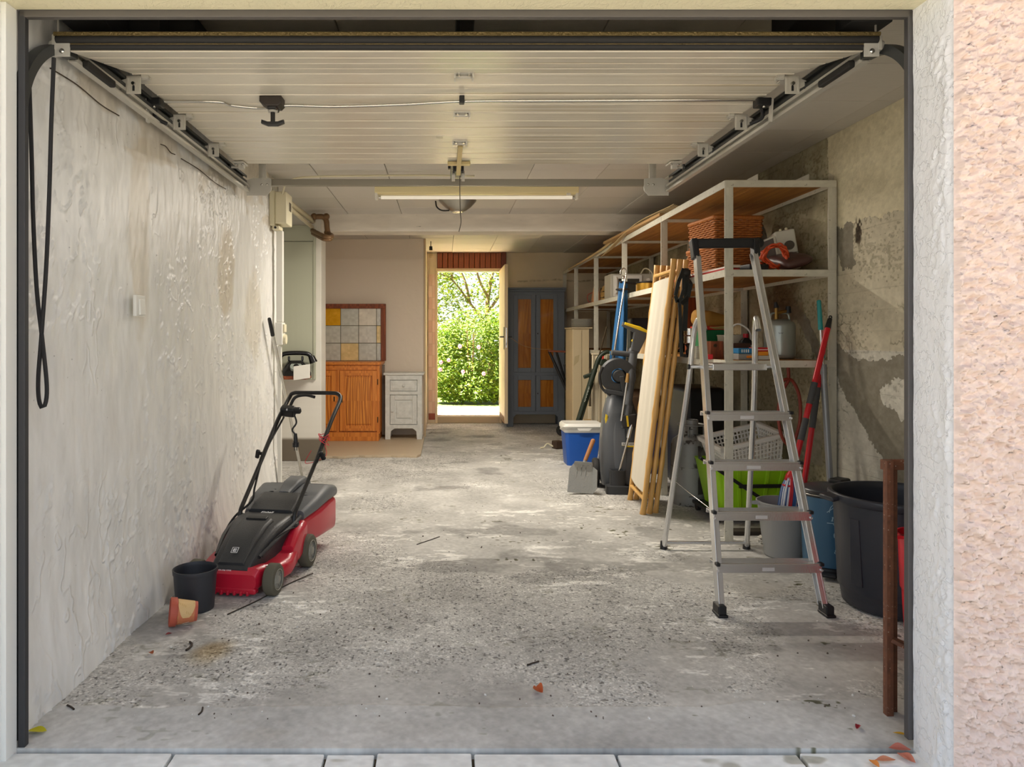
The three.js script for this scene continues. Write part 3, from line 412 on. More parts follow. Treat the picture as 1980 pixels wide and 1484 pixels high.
// ---------------------------------------------------------------- the sectional gate under the ceiling, its rails and fittings
const galv = mat('galvanised', [206, 203, 194], 0.42, { metalness: 0.35, bumpMap: tex(128, 128, (u, v) => fbm(u * 12, v * 12, 3, 12), { srgb: false, repeat: [0.1] }), bumpScale: 0.0006 });
const darkSteel = mat('dark_track', [78, 80, 80], 0.42, { metalness: 0.6 });
const black = mat('black_plastic', [26, 26, 28], 0.45);
const rubber = mat('black_rubber', [34, 33, 32], 0.75);
const chrome = mat('chrome', [210, 208, 202], 0.22, { metalness: 1 });
const DY = 2.05;
{
  const door = thing('sectional_gate', 'raised white ribbed sectional garage gate lying open under the ceiling', 'garage gate', [0.065, DY, zOf(3.0)]);
  const emb = tex(512, 512, (u, v) => fbm(u * 40, v * 40, 3, 40), { srgb: false, repeat: [0.25] });
  const grime = tex(1024, 256, (u, v) => { const n = fbm(u * 14, v * 6, 4), s = fbm(u * 3, v * 30 + 8, 3), d = smooth(0.62, 0.8, s); return [228, 221, 204].map((a, k) => (a + (n - 0.5) * 16 - d * [26, 30, 38][k]) / 255); });
  const panelM = mat('gate_panel', [255, 255, 255], 0.27, { map: grime, bumpMap: emb, bumpScale: 0.00035 });
  const X0 = -1.112, X1 = 1.242, ribs = 4;
  const section = (Z0, Y0, Z1, Y1) => {                                            // underside with V-grooves, ribs running along x
    const L = Math.hypot(Z1 - Z0, Y1 - Y0), pts = [[0, 0.04], [0, 0.004], [0.004, 0]];
    for (let k = 1; k < ribs; k++) { const c = k * L / ribs; pts.push([c - 0.006, 0], [c - 0.001, 0.006], [c + 0.002, 0.006], [c + 0.004, 0]); }
    pts.push([L - 0.004, 0], [L, 0.004], [L, 0.04]);
    const g = extrude(pts, X1 - X0); const p = g.attributes.position, a = Math.atan2(Y1 - Y0, Z1 - Z0), uv = g.attributes.uv;
    for (let i = 0; i < p.count; i++) { const s = p.getX(i), h = p.getY(i), x = p.getZ(i); uv.setXY(i, x / (X1 - X0), s / 0.46); p.setXYZ(i, X0 + x, Y0 + s * Math.sin(a) + h * Math.cos(a), zOf(Z0) - (s * Math.cos(a) - h * Math.sin(a))); }
    g.computeVertexNormals(); return toCreasedNormals(g, 0.3);
  };
  const ZS = [2.57, 3.015, 3.46, 3.9];
  part(door, 'panel', section(2.15, DY - 0.088, ZS[0] - 0.004, DY), panelM);
  for (let k = 0; k < 3; k++) part(door, 'panel', section(ZS[k], DY, ZS[k + 1] - 0.004, DY), panelM);
  // bottom rail with its rubber seal
  part(door, 'bottom_rail', [span(-1.14, 1.27, DY - 0.058, DY - 0.046, zOf(2.15), zOf(2.105), 0.003), span(-1.14, 1.27, DY - 0.085, DY - 0.058, zOf(2.15), zOf(2.118), 0.002)], mat('olive_rail', [116, 100, 62], 0.5, { metalness: 0.4, bumpMap: emb, bumpScale: 0.004 }));
  part(door, 'rubber_seal', [cyl([-1.135, DY - 0.066, zOf(2.116)], [1.265, DY - 0.066, zOf(2.116)], 0.011, 0.011, 12), cyl([-1.135, DY - 0.083, zOf(2.126)], [1.265, DY - 0.083, zOf(2.126)], 0.009, 0.009, 12)], rubber);
  // middle hinges
  for (const [px, Z] of [[897, 2.575], [893, 3.02], [889, 3.46]]) { const x = (px - 860) * Z / 1400, z = zOf(Z); const h = part(door, 'hinge', [span(x - 0.034, x + 0.034, DY - 0.004, DY, z - 0.028, z + 0.028, 0.001), cyl([x - 0.03, DY - 0.009, z], [x + 0.03, DY - 0.009, z], 0.006, 0.006, 10), span(x - 0.035, x - 0.029, DY - 0.02, DY, z - 0.02, z + 0.02), span(x + 0.029, x + 0.035, DY - 0.02, DY, z - 0.02, z + 0.02)], galv); parts(h, 'bolt', [-1, 1].map(s => cyl([x + s * 0.018, DY - 0.012, z + 0.016], [x + s * 0.018, DY, z + 0.016], 0.005, 0.005, 8)), chrome); }
  // roller brackets: ribbed plates with an arm out to the wheel in the rail
  for (const s of [-1, 1]) for (const Z of [2.59, 3.035, 3.48]) {
    const x = s < 0 ? -1.108 : 1.238, z = zOf(Z) + 0.012, y = DY - 0.006;
    const b = part(door, 'roller_bracket', [span(x - 0.026, x + 0.026, y - 0.062, y, z - 0.003, z, 0.001), span(x - 0.023, x - 0.017, y - 0.055, y - 0.006, z, z + 0.004, 0.001), span(x + 0.017, x + 0.023, y - 0.055, y - 0.006, z, z + 0.004, 0.001), span(x - 0.026, x + 0.026, y - 0.003, y + 0.002, z - 0.07, z, 0.001), flipX(extrude([[0, 0], [0.032, 0.018], [0.032, 0.03], [0, 0.04]], 0.014, 0.002), s).translate(x + s * 0.024, y - 0.045, z - 0.016)], galv);
    part(b, 'bolt', cyl([x, y - 0.026, z + 0.001], [x, y - 0.026, z + 0.008], 0.008, 0.006, 10), chrome); part(b, 'slot', span(x - 0.004, x + 0.004, y - 0.052, y - 0.034, z + 0.0005, z + 0.0015), black);
    part(b, 'wheel', [cyl([x + s * 0.05, y - 0.028, z - 0.01], [x + s * 0.058, y - 0.028, z - 0.01], 0.017, 0.017, 18), cyl([x + s * 0.044, y - 0.028, z - 0.01], [x + s * 0.05, y - 0.028, z - 0.01], 0.013, 0.013, 18)], darkSteel);
    part(b, 'edge_hinge', [span(x - s * 0.04 - 0.012, x - s * 0.04 + 0.012, DY - 0.012, DY, z - 0.03, z + 0.004, 0.002), cyl([x - s * 0.04 - 0.014, DY - 0.01, z - 0.012], [x - s * 0.04 + 0.014, DY - 0.01, z - 0.012], 0.005, 0.005, 8)], galv);
  }
  for (const s of [-1, 1]) { // top roller carriers and corner brackets at the bottom edge
    const x = s < 0 ? -1.09 : 1.22, z = zOf(3.86); const t = part(door, 'top_roller_carrier', [span(x - 0.03, x + 0.03, DY - 0.012, DY - 0.004, z - 0.045, z + 0.045, 0.002), span(x - 0.01, x + 0.02, DY - 0.036, DY - 0.01, z - 0.02, z + 0.005, 0.002), cyl([x, DY - 0.024, z - 0.01], [x + s * 0.05, DY - 0.024, z - 0.01], 0.006, 0.006, 8)], galv); parts(t, 'bolt', [-1, 1].map(k => sphere(0.007, [x + k * 0.018, DY - 0.016, z + 0.02], [1, 0.7, 1], 8)), chrome); part(t, 'wheel', cyl([x + s * 0.05, DY - 0.024, z - 0.01], [x + s * 0.06, DY - 0.024, z - 0.01], 0.017, 0.017, 16), darkSteel);
    const cx = s < 0 ? -1.118 : 1.248, cz = zOf(2.118); const c = part(door, 'corner_bracket', [span(cx - 0.022, cx + 0.022, DY - 0.115, DY - 0.045, cz - 0.002, cz + 0.003, 0.001), span(cx - s * 0.02, cx - s * 0.055, DY - 0.062, DY - 0.05, cz - 0.1, cz, 0.002), span(cx + s * 0.018, cx + s * 0.03, DY - 0.095, DY - 0.05, cz - 0.04, cz + 0.004, 0.002)], galv);
    part(c, 'wheel', [cyl([cx + s * 0.026, DY - 0.075, cz - 0.02], [cx + s * 0.036, DY - 0.075, cz - 0.02], 0.018, 0.018, 18), cyl([cx + s * 0.036, DY - 0.075, cz - 0.02], [cx + s * 0.044, DY - 0.075, cz - 0.02], 0.014, 0.014, 18)], galv); part(c, 'bolt', sphere(0.008, [cx, DY - 0.1, cz + 0.004], [1, 1, 0.6], 10), chrome);
    part(c, 'lift_cable', cyl([cx + s * 0.012, DY - 0.06, cz], [cx + s * 0.026, DY + 0.08, cz - 0.02], 0.003, 0.003, 6), galv);
  }
  // lock: T-handle on a housing, rods to a latch at either edge
  { const x = -0.672, z = zOf(2.83); const h = part(door, 'lock_handle', [span(x - 0.016, x + 0.02, DY - 0.05, DY - 0.03, z - 0.03, z + 0.03, 0.006), extrude([[-0.043, 0.02], [-0.045, 0.006], [-0.02, -0.004], [0.02, -0.004], [0.045, 0.006], [0.043, 0.02], [0.02, 0.012], [-0.02, 0.012]], 0.022, 0.004).translate(x, DY - 0.105, z - 0.011), cyl([x, DY - 0.1, z], [x, DY - 0.03, z], 0.009, 0.009, 12)], black); part(h, 'lock_housing', extrude([[-0.045, 0], [-0.045, -0.022], [-0.02, -0.04], [0.028, -0.04], [0.04, -0.028], [0.04, 0]], 0.07, 0.004).translate(x, DY, z - 0.035), mat('lock_brown', [46, 38, 34], 0.5)); part(h, 'collar', lathe([[0, -0.016], [0.018, -0.016], [0.02, -0.006], [0.014, 0], [0, 0]], 16, [x, DY - 0.04, z]), galv);
    const R = (px, py, d = 0.018) => { const Z = (DY - d - CAM.h) * 1400 / (655 - py); return P(px, py, Z); };
    part(door, 'lock_rod', tube([R(318, 196), R(420, 197), R(448, 204), R(500, 209), V(x, DY - 0.03, z - 0.01)], 0.006, 40, 7), chrome); part(door, 'lock_rod', tube([V(x, DY - 0.03, z - 0.01), R(560, 204), R(650, 206), R(780, 202), R(900, 196), R(1100, 194.5), R(1460, 193)], 0.006, 60, 7), chrome);
    const gz = R(893, 195); part(door, 'rod_guide', [span(gz.x - 0.01, gz.x + 0.01, DY - 0.03, DY, gz.z - 0.014, gz.z + 0.014, 0.003)], black);
    for (const [px, s] of [[300, -1], [1475, 1]]) { const p = R(px, 198); const l = part(door, 'latch', [span(p.x - 0.028, p.x + 0.028, DY - 0.035, DY - 0.004, p.z - 0.03, p.z + 0.02, 0.005), tube([V(p.x, DY - 0.02, p.z - 0.02), V(p.x + s * 0.02, DY - 0.06, p.z - 0.05), V(p.x - s * 0.01, DY - 0.075, p.z - 0.09)], 0.008, 16, 8)], black); part(l, 'strike', bar([p.x + s * 0.03, DY - 0.01, p.z + 0.01], [p.x + s * 0.024, DY - 0.1, p.z + 0.01], 0.008, 0.02), galv); part(l, 'bolt', sphere(0.006, [p.x, DY - 0.037, p.z + 0.01], [1, 1, 1], 8), chrome); }
  }
  part(door, 'sticker', span(-0.04, -0.008, DY - 0.0012, DY, zOf(3.40), zOf(3.365)), mat('sticker_paper', [226, 220, 196], 0.6));
  // draw arm on the top panel
  const x = 0.075; part(door, 'draw_arm', [bar([x, DY - 0.012, zOf(3.5)], [x, DY - 0.03, zOf(4.02)], 0.024, 0.01, V(0, 1, 0), 0.002), span(x - 0.06, x + 0.06, DY - 0.02, DY - 0.004, zOf(3.86), zOf(3.82), 0.003)], mat('arm_cream', [200, 182, 132], 0.45, { metalness: 0.3 })); 
  parts(door, 'arm_pulley', [-1, 1].map(s => cyl([x + s * 0.018, DY - 0.03, zOf(4.05)], [x + s * 0.036, DY - 0.03, zOf(4.05)], 0.03, 0.03, 20)), galv);
}
// --- side rails
for (const s of [-1, 1]) {
  const X = s < 0 ? -1.150 : 1.300, rail = thing('gate_rail', s < 0 ? 'steel rail for the gate along the white plaster wall' : 'steel rail for the gate on the side of the shelving', 'rail', [X, 1.97, zOf(3.2)]);
  const w = 0.026, Y0 = 1.965, Y1 = 2.045, zA = zOf(2.235), zB = zOf(4.22);
  // C-channel: web to the wall, two lips
  const prof = [[0, 0], [w, 0], [w, 0.012], [w - 0.004, 0.012], [w - 0.004, 0.004], [0.004, 0.004], [0.004, 0.036], [w - 0.004, 0.036], [w - 0.004, 0.028], [w, 0.028], [w, 0.040], [0, 0.040]];
  const ch = extrude(prof, zA - zB); flipX(ch, -s); ch.translate(X + s * w / 2, Y0, zB); part(rail, 'lower_channel', toCreasedNormals(ch, 0.3), galv);
  const ch2 = extrude(prof, zA - zB - 0.06); flipX(ch2, -s); ch2.translate(X + s * w / 2, Y0 + 0.042, zB + 0.06); part(rail, 'upper_channel', toCreasedNormals(ch2, 0.3), darkSteel);
  // curved end and upright
  const arc = []; for (let k = 0; k <= 12; k++) { const a = k / 12 * PI / 2; arc.push(V(X + s * 0.024 * k / 12, Y0 + 0.02 - 0.24 * (1 - Math.cos(a)), zA + 0.24 * Math.sin(a))); }
  const sh = new THREE.Shape([[-0.018, -0.014], [0.018, -0.014], [0.018, 0.014], [-0.018, 0.014]].map(p => new THREE.Vector2(...p)));
  part(rail, 'curve', toCreasedNormals(new THREE.ExtrudeGeometry(sh, { steps: 24, bevelEnabled: false, extrudePath: new THREE.CatmullRomCurve3(arc) }), 0.5), darkSteel);
  part(rail, 'upright', span(X + s * 0.024 - 0.014, X + s * 0.024 + 0.014, 0.01, Y0 - 0.22, zA + 0.222, zA + 0.258, 0.003), darkSteel);
  // black end stop and the plate at the far end
  part(rail, 'end_stop', span(X - s * 0.012, X - s * 0.034, Y0 - 0.004, Y0 + 0.02, zOf(2.46), zOf(2.27), 0.006), rubber);
  const pl = part(rail, 'end_plate', [flipX(extrude([[-0.02, -0.03], [0.1, -0.03], [0.125, 0.0], [0.125, 0.07], [0.02, 0.075], [-0.02, 0.06]], 0.004, 0.001), -s).translate(X - s * 0.012, Y0 + 0.01, zB - 0.012)], galv);
  parts(pl, 'bolt', [0.07, 0.1].map(d => sphere(0.007, [X - s * (0.012 + d), Y0 + 0.045, zB - 0.006], [1, 1, 0.6], 8)), chrome);
  parts(rail, 'hanger', [span(X - s * 0.09 - 0.012, X - s * 0.09 + 0.012, Y0 + 0.03, CEIL, zB - 0.03, zB - 0.02), span(X - s * 0.07 - 0.016, X - s * 0.07 + 0.016, Y0 + 0.01, CEIL, zB - 0.052, zB - 0.046)], galv);
}
solo('rail_cross_bar', 'grey steel bar joining the two gate rails at the rear', 'steel bar', [span(-1.07, 1.23, 2.01, 2.05, zOf(4.29), zOf(4.262), 0.003)], mat('bar_steel', [158, 152, 138], 0.45, { metalness: 0.5 }));
{ const t = thing('draw_rail', 'dark steel draw rail for the gate along the ceiling centre', 'rail', [0.06, 2.2, zOf(3)]); part(t, 'channel', [span(0.035, 0.095, 2.12, 2.16, zOf(4.6), zOf(2.1), 0.004), span(0.05, 0.08, 2.108, 2.12, zOf(4.6), zOf(2.1))], darkSteel); parts(t, 'hanger', [span(0.02, 0.11, 2.16, CEIL, zOf(4.5), zOf(4.47)), span(0.03, 0.1, 2.12, CEIL, zOf(2.11), zOf(2.07))], darkSteel); part(t, 'carriage', [span(0.045, 0.105, 2.03, 2.115, zOf(4.14), zOf(3.98), 0.006)], black);
  part(t, 'release_cord', tube([V(0.085, 2.04, zOf(4.1)), V(0.085, 1.95, zOf(4.1)), V(0.088, 1.83, zOf(4.1)), V(0.092, 1.77, zOf(4.1)), V(0.08, 1.715, zOf(4.1))], 0.0028, 24, 6), mat('grey_cord', [92, 86, 76], 0.8)); }
{ const t = thing('spring_bracket', 'black spring bracket beside the lintel above the pull rope', 'bracket', [-1.05, 2.1, zOf(2.3)]); part(t, 'housing', span(-1.09, -0.93, 2.1, 2.19, zOf(2.44), zOf(2.36), 0.004), rubber); part(t, 'mount', span(-1.16, -1.03, 2.07, 2.23, zOf(2.36), zOf(2.1), 0.003), rubber); part(t, 'arm', span(-0.99, -0.84, 2.13, 2.2, zOf(2.64), zOf(2.44), 0.004), rubber); }
{ const t = thing('spring_housing', 'black spring housing above the gate rail end on the shelving side', 'bracket', [1.2, 2.1, zOf(2.3)]); part(t, 'housing', span(1.1, 1.27, 2.1, 2.2, zOf(2.44), zOf(2.18), 0.004), rubber); part(t, 'mount', span(1.18, 1.3, 2.03, 2.23, zOf(2.19), zOf(2.1), 0.003), rubber); }
// --- pull rope looped down beside the gate
{ const R = (px, py, Z) => P(px, py, Z); solo('pull_rope', 'black pull rope hanging in a long loop beside the white wall', 'rope', tube([R(56, 150, 2.045), R(61, 300, 2.045), R(64, 420, 2.045), R(71, 560, 2.045), R(82, 660, 2.045), R(90, 740, 2.045), R(89, 775, 2.045), R(82, 790, 2.045), R(75, 772, 2.045), R(74, 730, 2.045), R(80, 650, 2.045), R(89, 520, 2.045), R(95, 380, 2.045), R(99, 240, 2.045), R(104, 112, 2.045)], 0.0058, 160, 9), mat('rope_black', [36, 35, 36], 0.8, { bumpMap: tex(64, 64, (u, v) => 0.5 + 0.5 * Math.sin((u * 4 + v * 8) * 2 * PI), { srgb: false }), bumpScale: 0.001 })); }
// --- strip light: its unlit tube is given light to brighten the dark interior
{
  const Z = 5.36, x0 = -0.517, x1 = 0.988, t = thing('strip_light', 'fluorescent strip light in a cream ceiling fitting', 'ceiling light', [0.235, CEIL, zOf(Z)]);
  const cr = mat('fitting_cream', [238, 224, 176], 0.4), wcap = mat('white_cap', [236, 232, 222], 0.4);
  part(t, 'housing', [span(x0, x1, 2.185, CEIL - 0.011, zOf(Z + 0.03), zOf(Z - 0.03), 0.006), span(x0 + 0.02, x1 - 0.02, 2.176, 2.187, zOf(Z + 0.02), zOf(Z - 0.02))], cr);
  parts(t, 'end_cap', [x0 + 0.006, x1 - 0.006].map(x => rbox(0.022, 0.058, 0.04, 0.008, [x + (x < 0 ? 0.006 : -0.006), 2.165, zOf(Z)])), wcap);
  part(t, 'tube', cyl([x0 + 0.04, 2.155, zOf(Z)], [x1 - 0.04, 2.155, zOf(Z)], 0.013, 0.013, 16), mat('tube_glass', [236, 234, 226], 0.3, { emissive: rgb(255, 240, 214), emissiveIntensity: 0.35 }), 'white glass tube');  // faint glow added, the tube itself is off
  parts(t, 'tube_ferrule', [[x0 + 0.03, x0 + 0.045], [x1 - 0.045, x1 - 0.03]].map(([a, b]) => cyl([a, 2.155, zOf(Z)], [b, 2.155, zOf(Z)], 0.0135, 0.0135, 16)), chrome); part(t, 'starter', cyl([x1 - 0.09, 2.175, zOf(Z - 0.02)], [x1 - 0.06, 2.175, zOf(Z - 0.02)], 0.01), wcap);
  const L = new THREE.RectAreaLight(rgb(255, 245, 230), 250, x1 - x0 - 0.1, 0.05); L.name = 'strip_light_fill'; L.position.set((x0 + x1) / 2, 2.135, zOf(Z)); L.lookAt((x0 + x1) / 2, 0, zOf(Z)); scene.add(L);  // added fill: area light below the unlit tube, brightens the room
}
{ const Z = 5.9, c = P(885, 398, Z), t = thing('dome_lamp', 'silver dome ceiling lamp behind the strip light', 'ceiling light', [c.x, CEIL - 0.012, c.z]); part(t, 'bowl', lathe([[0.155, 0], [0.15, -0.012], [0.11, -0.055], [0.07, -0.085], [0.03, -0.1], [0, -0.103]], 36, [c.x, CEIL - 0.012, c.z]), mat('brushed_silver', [178, 174, 164], 0.3, { metalness: 0.85 })); part(t, 'ring', torus(0.04, 0.006, [c.x, CEIL - 0.105, c.z], [PI / 2, 0, 0]), chrome); part(t, 'cable', tube([V(c.x - 0.18, CEIL - 0.02, c.z), V(c.x - 0.17, CEIL - 0.07, c.z + 0.02), V(c.x - 0.13, CEIL - 0.1, c.z + 0.03), V(c.x - 0.07, CEIL - 0.1, c.z + 0.02)], 0.006, 20, 7), black); }
// --- bulb in the corridor
{ const c = P(833, 455, 8.4), t = thing('bare_bulb', 'bare clear glass bulb on a short black socket by the partition edge', 'light bulb', [c.x, CEIL - 0.01, c.z]); part(t, 'socket', [cyl([c.x, CEIL - 0.01, c.z], [c.x, CEIL - 0.075, c.z], 0.005), lathe([[0, 0], [0.018, 0], [0.02, -0.045], [0, -0.045]], 16, [c.x, CEIL - 0.07, c.z])], black); part(t, 'bulb', lathe([[0.012, 0], [0.015, -0.02], [0.03, -0.05], [0.031, -0.065], [0.022, -0.085], [0, -0.094]], 20, [c.x, CEIL - 0.115, c.z]), mat('bulb_glass', [250, 245, 235], 0.05, { transmission: 1, thickness: 0 })); part(t, 'filament', torus(0.009, 0.0015, [c.x, CEIL - 0.17, c.z], [0, 0, 0], 2 * PI, 16, 5), mat('filament_wire', [180, 150, 100], 0.4, { metalness: 0.8 })); }
// ---------------------------------------------------------------- left wall fittings, alcove, cabinets, back door
function woodTex(c0, c1, seed, rx = 0.6, ry = 0.9, knots = 3) { // grain along v
  const r = rngOf(seed), kn = [...Array(knots)].map(() => [r(), r(), 0.02 + 0.03 * r()]);
  return tex(256, 512, (u, v) => { let k = 0, du = 0; for (const [a, b, s] of kn) { const d = Math.hypot((u - a), (v - b) * 0.45) / s; k = Math.max(k, smooth(1, 0.5, d)); du += 0.03 * Math.exp(-d * d * 0.3) * Math.sign(u - a); } const x = (u + du) * 9 + 0.9 * fbm(u * 3 + seed, v * 1.6, 3), g = 0.5 + 0.5 * Math.sin(x * 6.28 + 2.2 * fbm(u * 6 + seed, v * 2, 3) * 6), f = fbm(u * 90 + seed, v * 5, 3), t = clamp(0.55 * g + 0.7 * (f - 0.35)); return [0, 1, 2].map(i => (lerp(c0[i], c1[i], t) * (1 - 0.55 * k)) / 255); }, { repeat: [rx, ry] });
}
const pine = mat('orange_pine', [255, 255, 255], 0.42, { map: woodTex([226, 142, 58], [186, 100, 32], 4, 0.6, 0.9, 0) });
const brownWood = mat('brown_wood', [255, 255, 255], 0.6, { map: woodTex([150, 78, 42], [104, 50, 26], 8) });
const brass = mat('dark_brass', [70, 56, 36], 0.4, { metalness: 0.6 });
const cream = mat('cream_plastic', [226, 218, 188], 0.45), whiteP = mat('white_plastic', [232, 230, 222], 0.4);
const wallX = (px, py) => P(px, py, (XL + 0.02) * 1400 / (px - 860));
function decal(parent, name, w, h, pos, rot, draw, label, res = 2048) { const s = Math.min(512 / w, 512 / h), t = canvasTex(Math.max(8, Math.round(w * s)), Math.max(8, Math.round(h * s)), draw); const m = new THREE.MeshStandardMaterial({ map: t, roughness: 0.5, transparent: true }); m.name = name + '_print'; m.alphaTest = 0.5; m.transparent = false; const g = place(new THREE.PlaneGeometry(w, h), pos, rot); return part(parent, name, g, m, label); }
// light switch
{ const p = wallX(268, 592), t = thing('light_switch', 'white light switch on the left plaster wall', 'light switch', p); part(t, 'plate', rbox(0.014, 0.082, 0.082, 0.003, [p.x + 0.002, p.y, p.z]), whiteP); part(t, 'rocker', rbox(0.008, 0.062, 0.05, 0.003, [p.x + 0.011, p.y - 0.004, p.z - 0.006], [0, 0, 0.06]), whiteP); }
// meter box with its duct and socket
{ const zc = zOf(5.04), t = thing('fuse_box', 'cream fuse box at the top of the wall corner', 'fuse box', [-1.14, 1.89, zc]);
  part(t, 'back_plate', span(-1.2, -1.165, 1.885, 2.125, zOf(5.125), zOf(4.95), 0.004), cream); part(t, 'cover', span(-1.166, -1.085, 1.9, 2.12, zOf(5.15), zOf(4.965), 0.008), cream); part(t, 'window', span(-1.086, -1.083, 2.0, 2.06, zOf(5.11), zOf(5.05)), mat('smoked_window', [70, 66, 52], 0.2)); part(t, 'cable_gland', span(-1.19, -1.14, 1.862, 1.888, zOf(5.1), zOf(4.98), 0.004), cream); part(t, 'knockout', cyl([-1.165, 1.874, zOf(4.978)], [-1.165, 1.874, zOf(4.972)], 0.008), black);
  const d = thing('cable_duct', 'white cable duct running down the wall corner', 'cable duct', [-1.15, 0, zOf(5.08)]); part(d, 'duct', span(-1.178, -1.135, 1.225, 1.866, zOf(5.11), zOf(5.06), 0.004), whiteP); part(d, 'lower_duct', span(-1.174, -1.148, 0.05, 1.06, zOf(5.11), zOf(5.08), 0.003), whiteP);
  const s = thing('socket_box', 'white socket box with a yellowed outlet at the wall corner', 'socket', [-1.15, 1.06, zOf(5.08)]); part(s, 'box', span(-1.18, -1.13, 1.065, 1.222, zOf(5.13), zOf(5.03), 0.006), whiteP); part(s, 'outlet', [cyl([-1.13, 1.105, zOf(5.085)], [-1.112, 1.105, zOf(5.085)], 0.036, 0.034, 24)], cream); part(s, 'switch', span(-1.13, -1.118, 1.155, 1.21, zOf(5.12), zOf(5.055), 0.003), cream);
}
// alcove boarding, shelf, telephone
{ const gm = mat('grey_green_board', [178, 180, 160], 0.55, { bumpMap: tex(256, 256, (u, v) => 0.5 + 0.4 * Math.sin(u * 2 * PI * 12) * 0.3 + 0.3 * fbm(u * 20, v * 4, 3), { srgb: false, repeat: [0.6] }), bumpScale: 0.001 });
  const b = thing('wall_boarding', 'grey-green boarding lining the alcove above the telephone', 'panel', [-1.38, 0.74, ZPIL + 0.02]); part(b, 'board', span(-1.6, -1.186, 0.74, 1.985, ZPIL + 0.001, ZPIL + 0.022, 0.003), gm); part(b, 'top_board', span(-1.6, -1.186, 1.99, 2.13, ZPIL + 0.001, ZPIL + 0.03, 0.003), gm); part(b, 'batten', span(-1.186, -1.165, 0.74, 2.1, ZPIL + 0.001, ZPIL + 0.03, 0.003), gm);
  const sh = thing('phone_shelf', 'small brown shelf with a white bracket in the alcove', 'shelf', [-1.35, 0.75, ZPIL + 0.15]); part(sh, 'board', span(-1.6, -1.2, 0.755, 0.785, ZPIL + 0.03, ZPIL + 0.3, 0.003), brownWood); part(sh, 'bracket', [extrude([[0, 0], [0.14, 0.02], [0.14, 0.14], [0, 0.12]], 0.02, 0.003).translate(-1.3, 0.75, ZPIL + 0.31)], whiteP);
  const bk = mat('bakelite', [20, 20, 22], 0.18), t = own('rotary_telephone', 'black rotary telephone with its handset on the cradle', 'telephone', [-1.315, 0.785, ZPIL + 0.16], 0.25); t.scale.setScalar(1.3);
  part(t, 'body', loft([ring(0, 0.2, 0.17, 0.03), ring(0.02, 0.2, 0.17, 0.03), ring(0.06, 0.15, 0.14, 0.035, 6, 0, -0.01), ring(0.1, 0.1, 0.09, 0.03, 6, 0, -0.02)]), bk); part(t, 'cradle', [-1, 1].map(s => rbox(0.015, 0.03, 0.05, 0.005, [s * 0.045, 0.115, -0.02]))[0], bk); part(t, 'cradle', rbox(0.015, 0.03, 0.05, 0.005, [0.045, 0.115, -0.02]), bk);
  const hs = part(t, 'handset', tube([[-0.11, 0.115, -0.02], [-0.08, 0.145, -0.02], [0, 0.152, -0.02], [0.08, 0.145, -0.02], [0.11, 0.115, -0.02]], 0.015, 30, 12), bk); parts(hs, 'handset_cup', [-1, 1].map(s => cyl([s * 0.105, 0.128, -0.02], [s * 0.122, 0.085, -0.02], 0.021, 0.028, 18)), bk);
  part(t, 'dial', cyl([0, 0.052, 0.055], [0, 0.064, 0.064], 0.042, 0.04, 28), mat('dial_grey', [150, 158, 150], 0.35)); part(t, 'dial_centre', cyl([0, 0.062, 0.062], [0, 0.068, 0.067], 0.018, 0.018, 20), bk);
}
// pipes under the ceiling
{ const pm = mat('pipe_brown', [126, 96, 66], 0.4, { metalness: 0.3 }), t = thing('ceiling_pipe', 'brown painted pipe with elbows under the beam end', 'pipe', P(620, 440, 6.4)); part(t, 'pipe', pipe([P(604, 428, 6.5), P(607, 419, 6.35), P(631, 419, 6.35), P(633, 450, 6.35), P(640, 459, 6.3)], 0.024), pm); parts(t, 'elbow', [P(607, 419, 6.35), P(631, 419, 6.35), P(633, 450, 6.35)].map(p => sphere(0.03, p, [1, 1, 1], 14)), pm);
  const t2 = thing('gas_pipe', 'bent brown pipe run below the elbowed ceiling pipe', 'pipe', P(620, 455, 6.2)); part(t2, 'pipe', pipe([P(604, 446, 6.5), P(628, 458, 6.1), P(640, 460, 6.1), P(643, 456, 6.2), P(634, 452, 6.3)], 0.02), pm); part(t2, 'lower_pipe', pipe([P(604, 452, 6.5), P(626, 464, 6.1), P(640, 464, 6.1), P(642, 460, 6.2)], 0.014), pm);
  solo('conduit_pair', 'cream conduits running from the fuse box towards the beam', 'conduit', [cyl(V(-1.13, 2.095, zOf(5.12)), P(606, 428, 6.52), 0.022), cyl(V(-1.13, 2.06, zOf(5.12)), P(604, 440, 6.52), 0.016)], mat('conduit_cream', [196, 186, 158], 0.45));
  solo('loose_cable', 'pale cable sagging along the ceiling behind the rail bar', 'cable', tube([V(-1.11, 2.1, zOf(4.95)), V(-1.06, 2.17, zOf(4.9)), V(-0.9, 2.205, zOf(4.9)), V(-0.2, 2.215, zOf(4.9)), V(0.2, 2.21, zOf(4.9))], 0.007, 50, 7), cream); }
// pole leaning in the corner
{ const top = wallX(515, 612).add(V(0.016, 0, 0)), foot = F(586, 928), t = thing('broom_handle', 'chrome broom handle with a black tip leaning on the wall corner', 'pole', foot), d = top.clone().sub(foot); part(t, 'pole', cyl(foot, foot.clone().addScaledVector(d, 0.9), 0.0115), chrome); part(t, 'grip', [cyl(foot.clone().addScaledVector(d, 0.9), foot.clone().addScaledVector(d, 0.985), 0.014, 0.012), sphere(0.012, foot.clone().addScaledVector(d, 0.985))], black); }
